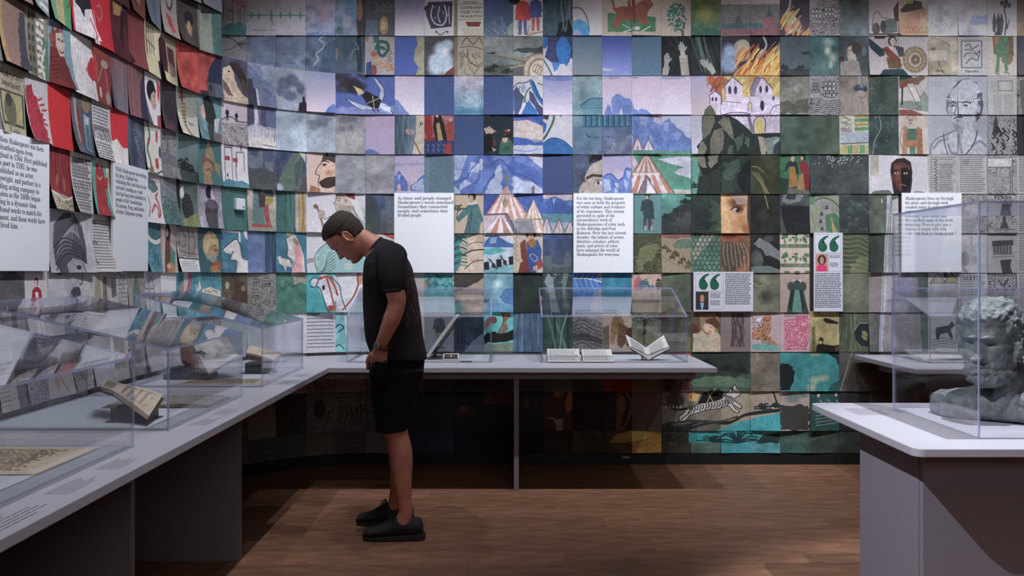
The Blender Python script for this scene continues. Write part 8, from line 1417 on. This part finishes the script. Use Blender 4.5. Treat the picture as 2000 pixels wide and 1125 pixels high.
def limb(bm, pts, seg=20):
    """pts: (world point, radius or (ru, rv)); closed tapering limb with round ends"""
    P_ = [Vector(p[0]) for p in pts]; r_ = [p[1] if isinstance(p[1], tuple) else (p[1], p[1]) for p in pts]
    # densify with Catmull-Rom
    Q, S_ = [], []
    for i in range(len(P_) - 1):
        p0, p1, p2, p3 = P_[max(i - 1, 0)], P_[i], P_[i + 1], P_[min(i + 2, len(P_) - 1)]
        for k in range(5):
            t = k / 5; Q.append(.5 * (2 * p1 + (p2 - p0) * t + (2 * p0 - 5 * p1 + 4 * p2 - p3) * t * t + (3 * p1 - p0 - 3 * p2 + p3) * t ** 3))
            S_.append(tuple(r_[i][j] * (1 - t) + r_[i + 1][j] * t for j in (0, 1)))
    Q.append(P_[-1]); S_.append(r_[-1])
    d0 = (Q[0] - Q[1]).normalized(); d1 = (Q[-1] - Q[-2]).normalized()
    Q = [Q[0] + d0 * S_[0][0] * .6] + Q + [Q[-1] + d1 * S_[-1][0] * .6]; S_ = [tuple(v * .55 for v in S_[0])] + S_ + [tuple(v * .55 for v in S_[-1])]
    tube_bm(bm, Q, S_, seg)

SK = mat('skin', (.50, .215, .155), .52, var=.10, scale=40, bump=.15, spec=.35)
M_tee = mat('black_cotton', (.022, .020, .024), .93, var=.4, scale=260, spec=.15, bump=.3)
M_short = mat('black_twill', (.0085, .0085, .0095), .9, var=.3, scale=220, spec=.15, bump=.3)
M_hair = mat('dark_brown_hair', (.030, .017, .011), .75, var=.6, scale=240, bump=1.0, stretch=(1, 1, .35))
M_shoe = mat('black_knit', (.010, .010, .011), .8, var=.4, scale=150, bump=.4)
M_sole = mat('black_rubber', (.016, .017, .019), .55, var=.2)
man = empty('person', (-.56, 4.45, 0)); tag(man, 'person in black t-shirt, black shorts and black trainers, bending his head over the display table', 'person')
DM, DN, DF_ = 4.45, 4.26, 4.62          # middle, near side, far side
W = px
bm = bmesh.new()
# head, turned down
ear0 = W(680, 467, DM)
PHI = R(52); YAW = R(180)
hm = Matrix.Translation(Vector((ear0.x - .002, DM, ear0.z + .005))) @ Matrix.Rotation(YAW, 4, 'Z') @ Matrix.Rotation(PHI, 4, 'Y')
hb = bmesh.new(); head_bm(hb); ear_bm(hb, 1); ear_bm(hb, -1)
# neck and body
bmesh.ops.transform(hb, matrix=hm, verts=hb.verts)
me_h = bpy.data.meshes.new('h'); hb.to_mesh(me_h); hb.free(); bm.from_mesh(me_h)
limb(bm, [(W(697, 463, DM), (.054, .056)), (W(718, 476, DM), (.060, .060)), (W(740, 492, DM), (.068, .075)), (W(752, 520, DM), (.08, .11))], 28)
def TR(x0, x1, y, hw, D=DM):  # torso ring between two silhouette pixels
    a, b = W(x0, y, D), W(x1, y, D); return ((a + b) / 2, (b - a) / 2, Vector((0, hw, 0)))
def TR2(p, q, hw): a, b = W(*p, DM), W(*q, DM); return ((a + b) / 2, (b - a) / 2, Vector((0, hw, 0)))
torso = [((716, 500), (755, 470), .10), ((717, 520), (778, 487), .16), ((716, 545), (798, 522), .185), ((716, 575), (812, 565), .175), ((719, 612), (818, 612), .165), ((722, 650), (822, 650), .16), ((726, 690), (826, 692), .165), ((730, 730), (822, 735), .165)]
rings_loft(bm, [TR2(*t) for t in torso], 36)
# arms: near (left) arm and far arm
SHN, ELN, WRN = W(762, 508, DN), W(775, 592, 4.17), W(745, 672, 4.20)
limb(bm, [(SHN, .058), (W(766, 535, 4.19), .052), (W(772, 570, 4.17), .047), (ELN, .043), (W(765, 624, 4.165), .043), (W(753, 652, 4.18), .034), (WRN, (.030, .026)), (W(741, 688, 4.22), (.036, .024))], 24)
SHF, ELF = W(757, 508, 4.64), W(765, 592, 4.73)
limb(bm, [(SHF, .056), (W(762, 550, 4.72), .048), (ELF, .042), (W(752, 640, 4.72), .038), (W(742, 675, 4.68), (.028, .025)), (W(738, 690, 4.66), (.034, .024))], 20)
# hands half in the pockets
def hand(bm, wr, kn, D, sgn):
    palm = [(wr, (.034, .023)), ((wr + kn) / 2 + Vector((0, -.006 * sgn, 0)), (.041, .024)), (kn, (.041, .021))]
    limb(bm, palm, 20)
    d = (kn - wr).normalized(); side = Vector((d.z, 0, -d.x))
    for i, (o_, ln) in enumerate(((.030, .058), (.010, .066), (-.010, .062), (-.028, .050))):
        a = kn + side * o_ - d * .006; b = a + d * ln * .42 + Vector((0, .004 * sgn, 0)); c = b + d * ln * .35 + Vector((0, .016 * sgn, 0)); e = c + d * ln * .15 + Vector((0, .014 * sgn, 0))
        limb(bm, [(a, .0098), (b, .0092), (c, .0084), (e, .0072)], 10)
    # thumb leaves the front edge of the palm near the wrist
    t0 = wr + d * .018 - side * -.026; t1 = t0 + d * .022 + side * .022; t2 = t1 + d * .028 + side * .008 
    limb(bm, [(t0, .014), (t1, .0115), (t2, .0098), (t2 + d * .018 - side * .001, .0082)], 10)
hand(bm, W(744, 684, 4.22), W(739, 708, 4.235), DN, 1)
hand(bm, W(738, 690, 4.66), W(738, 712, 4.655), DF_, -1)
# legs
limb(bm, [(W(776, 712, 4.36), .085), (W(770, 770, 4.35), .080), (W(770, 820, 4.34), .062), (W(776, 850, 4.335), (.056, .054)), (W(783, 880, 4.33), (.057, .055)), (W(785, 905, 4.33), (.056, .052)), (W(787, 940, 4.325), (.045, .043)), (W(790, 975, 4.32), (.035, .033)), (W(792, 1000, 4.32), (.036, .033)), (W(786, 1022, 4.32), (.044, .035))], 26)
limb(bm, [(W(774, 712, 4.55), .085), (W(764, 770, 4.56), .080), (W(763, 812, 4.56), .062), (W(770, 845, 4.56), (.056, .054)), (W(778, 872, 4.57), (.057, .055)), (W(779, 895, 4.57), (.054, .052)), (W(778, 930, 4.575), (.043, .043)), (W(774, 960, 4.58), (.034, .033)), (W(771, 985, 4.58), (.037, .033)), (W(764, 1003, 4.58), (.044, .035))], 26)
PI_ = man.location.copy()
bmesh.ops.transform(bm, matrix=Matrix.Translation(-PI_), verts=bm.verts)
body = fuse('body', bm, SK, man, voxel=.0042, smooth=2)
def local(bm): bmesh.ops.transform(bm, matrix=Matrix.Translation(-PI_), verts=bm.verts)
# hair: short crop with a hairline
hb = bmesh.new()
def hairfn(p, a, z): return p
R_ = head_bm(hb, 60, 72)
hl = []
for v in list(hb.verts):
    x, y, z = v.co
    line = .070 if x > .055 else (.028 if x > .012 else (-.006 if x > -.028 else -.052 - (.0 if x > -.06 else .006)))
    # temple and nape
    if x > .012: line = .028 + (x - .012) / .078 * .042
    elif x > -.022: line = .004
    line += .005 * mnoise.noise(Vector((x * 60, y * 60, 0)))
    d = z - line
    t = min(max(d / .022, 0), 1)
    n = Vector((x, y, (z - .01) * 1.0)).normalized()
    v.co = v.co + n * ((-.010) + (.010 + .0085 * (1 if z > .05 else .65) + .0022 * mnoise.noise(v.co * 160)) * t)
    v.co.z += 0
bmesh.ops.transform(hb, matrix=hm, verts=hb.verts); local(hb)
bm_obj('hair', hb, M_hair, man, smooth=True)
# eyebrows
for sg in (1, -1):
    bm = bmesh.new(); tube_bm(bm, [hm @ Vector((.0955 - (abs(t - .2) * .012 + .012 * t * t), sg * (.012 + .036 * t), .029 + .004 * math.sin(2.6 * t))) for t in np.linspace(0, 1, 8)], [(.0035, .0025)] * 8, 6)
    local(bm); bm_obj('eyebrow', bm, M_hair, man)
for sg in (1, -1):
    bm = bmesh.new(); tube_bm(bm, [hm @ Vector((.0875 - .012 * (2 * t - 1) ** 2 - .006 * t, sg * (.020 + .023 * t), .0005 + .002 * math.sin(3.1 * t))) for t in np.linspace(0, 1, 7)], .0016, 6)
    local(bm); bm_obj('eyelash', bm, M_hair, man)
# faded print low on the back of the shirt
nt_ = M_tee.node_tree; b_ = nt_.nodes['Principled BSDF']; src_ = b_.inputs['Base Color'].links[0].from_socket
tc_ = nt_.nodes.new('ShaderNodeTexCoord'); sx_ = nt_.nodes.new('ShaderNodeSeparateXYZ'); nt_.links.new(tc_.outputs['Object'], sx_.inputs[0])
def mth(op, a, b):
    n_ = nt_.nodes.new('ShaderNodeMath'); n_.operation = op
    for k_, v_ in enumerate((a, b)):
        if isinstance(v_, (int, float)): n_.inputs[k_].default_value = v_
        else: nt_.links.new(v_, n_.inputs[k_])
    return n_.outputs[0]
nz_ = nt_.nodes.new('ShaderNodeTexNoise'); nz_.inputs['Scale'].default_value = 55; nt_.links.new(tc_.outputs['Object'], nz_.inputs['Vector'])
nc_ = nt_.nodes.new('ShaderNodeTexNoise'); nc_.inputs['Scale'].default_value = 14; nt_.links.new(tc_.outputs['Object'], nc_.inputs['Vector'])
rc_ = nt_.nodes.new('ShaderNodeValToRGB'); rc_.color_ramp.elements[0].position = .42; rc_.color_ramp.elements[0].color = (.16, .03, .03, 1); rc_.color_ramp.elements[1].position = .6; rc_.color_ramp.elements[1].color = (.20, .13, .03, 1); nt_.links.new(nc_.outputs['Fac'], rc_.inputs[0])
mk_ = mth('MULTIPLY', mth('GREATER_THAN', nz_.outputs['Fac'], .56), mth('MULTIPLY', mth('GREATER_THAN', sx_.outputs['X'], .03), mth('GREATER_THAN', sx_.outputs['Z'], 1.08)))
mk_ = mth('MULTIPLY', mk_, mth('LESS_THAN', mth('ABSOLUTE', sx_.outputs['Y'], 0.), .16))
mx_ = nt_.nodes.new('ShaderNodeMixRGB'); nt_.links.new(mth('MULTIPLY', mk_, .6), mx_.inputs[0]); nt_.links.new(src_, mx_.inputs[1]); nt_.links.new(rc_.outputs[0], mx_.inputs[2]); nt_.links.new(mx_.outputs[0], b_.inputs['Base Color'])
# t-shirt
def folds(p, n):
    q = Vector((p.x * 5, p.y * 4, p.z * 9)); return .0045 * mnoise.noise(q) + .003 * mnoise.noise(Vector((p.x * 16, p.y * 10, p.z * 7 + 3)))
bm = bmesh.new()
tee = [((718, 503), (747, 464), .085), ((714, 512), (768, 470), .150), ((713, 522), (790, 497), .195), ((711, 545), (804, 526), .215), ((710, 570), (813, 560), .210), ((711, 600), (818, 596), .20), ((713, 635), (823, 635), .195), ((717, 665), (829, 668), .19), ((724, 682), (833, 698), .192), ((727, 690), (833, 703), .19)]
rings_loft(bm, [TR2(*t) for t in tee], 44, 2.3)
limb(bm, [(W(765, 500, 4.30), .080), (W(766, 520, 4.22), .076), (W(768, 545, 4.185), .066), (W(768.5, 567, 4.175), (.054, .056))], 26)
limb(bm, [(W(760, 505, 4.60), .078), (W(764, 530, 4.68), .070), (W(768, 566, 4.73), (.055, .056))], 26)
local(bm); tee_o = fuse('t_shirt', bm, M_tee, man, voxel=.0055, smooth=3, disp=folds)
# collar rib and sleeve hem
def hoop(bm, cen, u, v, r, seg=30):
    pts = [Vector(cen) + Vector(u) * math.cos(2 * math.pi * k / seg) + Vector(v) * math.sin(2 * math.pi * k / seg) for k in range(seg)]
    rings = []
    for i, p in enumerate(pts):
        t = (pts[(i + 1) % seg] - pts[i - 1]).normalized(); o_ = (p - Vector(cen)).normalized(); w = t.cross(o_)
        rings.append([bm.verts.new(p + o_ * r[0] * math.cos(k * math.pi / 4) + w * r[1] * math.sin(k * math.pi / 4)) for k in range(8)])
    for i in range(seg):
        a, b = rings[i], rings[(i + 1) % seg]
        for k in range(8): bm.faces.new((a[k], a[(k + 1) % 8], b[(k + 1) % 8], b[k]))
bm = bmesh.new(); a, b = W(717, 505, DM), W(746, 464, DM); hoop(bm, (a + b) / 2, (b - a) / 2 * .99, (0, .080, 0), (.004, .006)); local(bm); bm_obj('collar', bm, M_tee, tee_o, smooth=True)
bm = bmesh.new(); a, b = W(749, 569, 4.17), W(788, 565, 4.17); hoop(bm, (a + b) / 2, (b - a) / 2, (0, .055, 0), (.003, .009)); local(bm); bm_obj('sleeve_hem', bm, M_tee, tee_o, smooth=True)
# shorts
bm = bmesh.new()
rings_loft(bm, [TR2(*t) for t in [((725, 676), (826, 680), .172), ((722, 700), (829, 702), .182), ((722, 730), (826, 738), .185), ((726, 755), (818, 765), .18)]], 44)
def leg_sh(D, dx=0, dy=0):
    q = [((722, 720), (828, 722)), ((723, 752), (822, 745)), ((727, 790), (812, 785)), ((732, 820), (805, 818)), ((736, 842), (797, 838))]
    out = []
    for a_, b_ in q:
        a, b = W(a_[0] + dx, a_[1] + dy, D), W(b_[0] + dx, b_[1] + dy, D); out.append(((a + b) / 2, (b - a) / 2, Vector((0, .093, 0))))
    rings_loft(bm, out, 34)
leg_sh(4.345); leg_sh(4.56, 0, -10)
limb(bm, [(W(742, 716, 4.225), (.044, .034)), (W(739, 732, 4.235), (.046, .036)), (W(738, 750, 4.26), (.036, .030))], 18)
limb(bm, [(W(738, 718, 4.66), (.044, .034)), (W(738, 750, 4.64), (.04, .03))], 18)
local(bm)
def folds2(p, n): return .004 * mnoise.noise(Vector((p.x * 9, p.y * 6, p.z * 7))) + .0025 * mnoise.noise(Vector((p.x * 20, p.y * 12, p.z * 12)))
sh = fuse('shorts', bm, M_short, man, voxel=.0055, smooth=2, disp=folds2)
bm = bmesh.new(); tube_bm(bm, [W(753, 704, 4.145), W(745, 712, 4.15), W(733, 717, 4.16), W(723, 717, 4.19)], .0035, 6); local(bm); bm_obj('pocket_seam', bm, M_short, sh)
# watch
wt = bmesh.new(); dW = (W(742, 686, 4.22) - ELN).normalized(); cW = W(745.5, 677, 4.197)
uW = dW.cross(Vector((0, 1, 0))).normalized(); hoop(wt, cW, uW * .0325, uW.cross(dW) * .0285, (.0022, .010)); local(wt)
ws = bm_obj('watch_strap', wt, M_leather, man, smooth=True)
M_steel = mat('brushed_steel', (.42, .42, .43), .3, metal=.9); M_dial = mat('watch_dial', (.05, .05, .055), .3)
fd = (Vector((-.75, -.62, .25))).normalized(); cF = cW + Vector((-.024, -.021, .004))
q_ = fd.to_track_quat('Z', 'Y').to_matrix().to_4x4(); 
bm = bmesh.new(); bmesh.ops.create_cone(bm, cap_ends=True, segments=28, radius1=.0215, radius2=.0195, depth=.010, matrix=Matrix.Translation(cF) @ q_); local(bm); bm_obj('watch_case', bm, M_steel, ws, smooth=False)
bm = bmesh.new(); bmesh.ops.create_cone(bm, cap_ends=True, segments=28, radius1=.0165, radius2=.0165, depth=.002, matrix=Matrix.Translation(cF + fd * .0055) @ q_); local(bm); bm_obj('watch_dial', bm, M_dial, ws)
# shoes
def shoe(cx0, cx1, D, name='shoe'):
    """toe pixel x, heel pixel x at depth D"""
    xa, xb = W(cx0, 0, D).x, W(cx1, 0, D).x; L_ = xb - xa
    ro = empty(name); ro.parent = man; ro.location = (xa - PI_.x, D - PI_.y, 0)
    prof = [(.0, .030, .035, .018), (.04, .040, .052, .030), (.12, .046, .060, .040), (.28, .050, .075, .048), (.42, .049, .098, .046), (.52, .045, .118, .040), (.60, .040, .122, .037), (.75, .037, .108, .036), (.86, .036, .112, .034), (.93, .033, .112, .030), (.975, .026, .098, .020), (1.0, .014, .060, .010)]
    bm = bmesh.new(); rings_ = []
    for u, hw, h, w2 in prof:
        x = L_ * u; ring = []
        for k in range(20):
            a = 2 * math.pi * k / 20; yy = math.cos(a); zz = math.sin(a)
            wv = hw if zz < .2 else hw * (1 - .45 * (zz - .2) / .8 * (1 if u > .35 else .5))
            ring.append(bm.verts.new((x, wv * yy * (1 if abs(yy) < .9 else .98), .016 + (h - .016) * (.5 + .5 * zz) )))
        rings_.append(ring)
    for a, b in zip(rings_, rings_[1:]):
        for k in range(20): bm.faces.new((a[k], a[(k + 1) % 20], b[(k + 1) % 20], b[k]))
    bm.faces.new(rings_[0][::-1]); bm.faces.new(rings_[-1]); bmesh.ops.recalc_face_normals(bm, faces=bm.faces)
    bmesh.ops.subdivide_edges(bm, edges=bm.edges, cuts=1, use_grid_fill=True, smooth=.6)
    me = bpy.data.meshes.new('upper'); bm.to_mesh(me); bm.free(); ro2 = link('upper', me, M_shoe, ro, smooth=True)
    bm = bmesh.new(); o_ = []
    for u, hw in ((-.01, .012), (.0, .024), (.03, .036), (.1, .046), (.25, .053), (.4, .051), (.55, .045), (.75, .043), (.9, .043), (.98, .036), (1.02, .026), (1.035, .012)): o_.append((u * L_, hw))
    pts_ = [(x, -w) for x, w in o_] + [(x, w) for x, w in o_[::-1]]
    f = bm.faces.new([bm.verts.new((x, y, .0015 + (.010 if x < .06 * L_ else .006 if x > L_ * 1.01 else 0))) for x, y in pts_]); r_ = bmesh.ops.extrude_face_region(bm, geom=[f])
    for v in r_['geom']:
        if isinstance(v, bmesh.types.BMVert): v.co.z = .020 + .018 * max(0, v.co.x / L_ - .3)
    bmesh.ops.recalc_face_normals(bm, faces=bm.faces); es = [e for e in bm.edges if not e.is_boundary]; bmesh.ops.bevel(bm, geom=[e for e in bm.edges if abs(e.verts[0].co.z - e.verts[1].co.z) < .006], offset=.004, segments=2, affect='EDGES')
    bm_obj('sole', bm, M_sole, ro, smooth=False)
    bm = bmesh.new()
    for k in range(5):
        u = .30 + .05 * k; z = np.interp(u, [p_[0] for p_ in prof], [p_[2] for p_ in prof]) + .001
        tube_bm(bm, [(L_ * (u + .015), -.026, z - .012), (L_ * u, 0, z + .002), (L_ * (u + .015), .026, z - .012)], .0028, 6)
    z = .121
    for s in (-1, 1): tube_bm(bm, [(L_ * .52, 0, z), (L_ * .50, s * .018, z + .012), (L_ * .46, s * .030, z - .004), (L_ * .49, s * .014, z - .006)], .0022, 6); tube_bm(bm, [(L_ * .52, 0, z), (L_ * .45, s * .016, z + .004), (L_ * .41, s * .022, z - .02)], .002, 6)
    bm_obj('lace', bm, M_shoe, ro)
shoe(710, 827, 4.32); shoe(697, 808, 4.58)

# ------------------------------------------------------------------ the bust
M_bronze = mat('dark_bronze', (.135, .15, .155), .62, metal=0., var=.38, scale=34, bump=.9, spec=.45)
DB = 3.30
bust = empty('bust', (2.02, DB, HT)); tag(bust, 'dark bronze bust of a bearded man with curly hair, inside the tall clear case', 'sculpture')
BK = 1.24
cen = px(1934, 671, DB)
bmx = Matrix.Translation(cen) @ Matrix.Rotation(R(220), 4, 'Z') @ Matrix.Rotation(R(4), 4, 'Y') @ Matrix.Scale(BK, 4)
bm = bmesh.new(); hb = bmesh.new()
def curls(p, a, z):
    x, y = p.x, p.y
    line = .060 if x > .05 else (.035 if x > .015 else -.055)
    if z > line:
        n = Vector((x, y, z * .9)).normalized(); t = min((z - line) / .015, 1)
        c = mnoise.noise(p * 62) + .6 * mnoise.noise(p * 120)
        p = p + n * t * (.014 + .0085 * c + .004 * mnoise.noise(p * 210))
    # beard along jaw and chin
    if z < -.045 and x > -.02:
        lip = gauss(y, .020) * gauss(z + .064, .013)
        t = min((-.045 - z) / .015, 1) * (1 - .9 * lip) * (1 if z < -.072 else .35); n = Vector((x, y, -.03)).normalized()
        p = p + n * t * (.015 + .008 * mnoise.noise(p * 90) + .004 * mnoise.noise(p * 200))
    # heavier nose wings and lips
    if x > .06: p.x += -.007 * gauss(abs(y) - .031, .013) * gauss(z - .009, .009) + .011 * gauss(abs(y) - .014, .008) * gauss(z + .034, .010) + .010 * gauss(y, .024) * (gauss(z + .057, .005) + gauss(z + .072, .006)) - .006 * gauss(y, .022) * gauss(z + .0645, .002) + .008 * gauss(z - .030, .009) * gauss(abs(y) - .026, .022)
    return p
head_bm(hb, 96, 112, fn=curls); ear_bm(hb, 1, k=1.15); ear_bm(hb, -1, k=1.15)
bmesh.ops.transform(hb, matrix=bmx, verts=hb.verts); me_h = bpy.data.meshes.new('h'); hb.to_mesh(me_h); hb.free(); bm.from_mesh(me_h)
limb(bm, [(px(1954, 706, DB + .05), .078), (px(1956, 742, DB + .06), .066), (px(1958, 776, DB + .05), .072)], 30)
limb(bm, [(px(1952, 800, DB - .02), .035), (px(1963, 770, DB - .03), .040), (px(1975, 742, DB - .02), .038), (px(1990, 728, DB + .01), .034), (px(2010, 724, DB + .08), .034)], 16)
limb(bm, [(px(1985, 796, DB + .02), .06), (px(1995, 766, DB + .02), .075), (px(2003, 744, DB + .05), .06)], 16)
# chest, sloping shoulder towards the left
cz = HT
def RG(x, z0, z1, hy, cy=DB): return (Vector((x, cy, (z0 + z1) / 2)), Vector((0, hy, 0)), Vector((0, 0, (z1 - z0) / 2)))
rings_loft(bm, [RG(x, cz, cz + h, w, cy) for x, h, w, cy in ((1.715, .055, .05, 3.46), (1.728, .085, .085, 3.45), (1.76, .098, .10, 3.43), (1.80, .104, .11, 3.41), (1.85, .115, .12, 3.38), (1.90, .128, .135, 3.36), (1.95, .12, .15, 3.34), (2.02, .13, .17, 3.32), (2.10, .16, .18, 3.31), (2.18, .16, .17, 3.31), (2.26, .12, .13, 3.31), (2.30, .06, .07, 3.31))], 36, 4.0)
bmesh.ops.transform(bm, matrix=Matrix.Translation(-bust.location), verts=bm.verts)
def rough(p, n):
    f = .0022 * mnoise.noise(p * 38) + .0012 * mnoise.noise(p * 95)
    if p.z < .24: f += .004 * mnoise.noise(p * 14) + .0025 * abs(mnoise.noise(p * 40))
    return f
fuse('figure', bm, M_bronze, bust, voxel=.0034, smooth=1, disp=rough)

me_ = [c_ for c_ in bust.children][0].data
for v in me_.vertices:
    if v.co.z < .0012: v.co.z = .0012
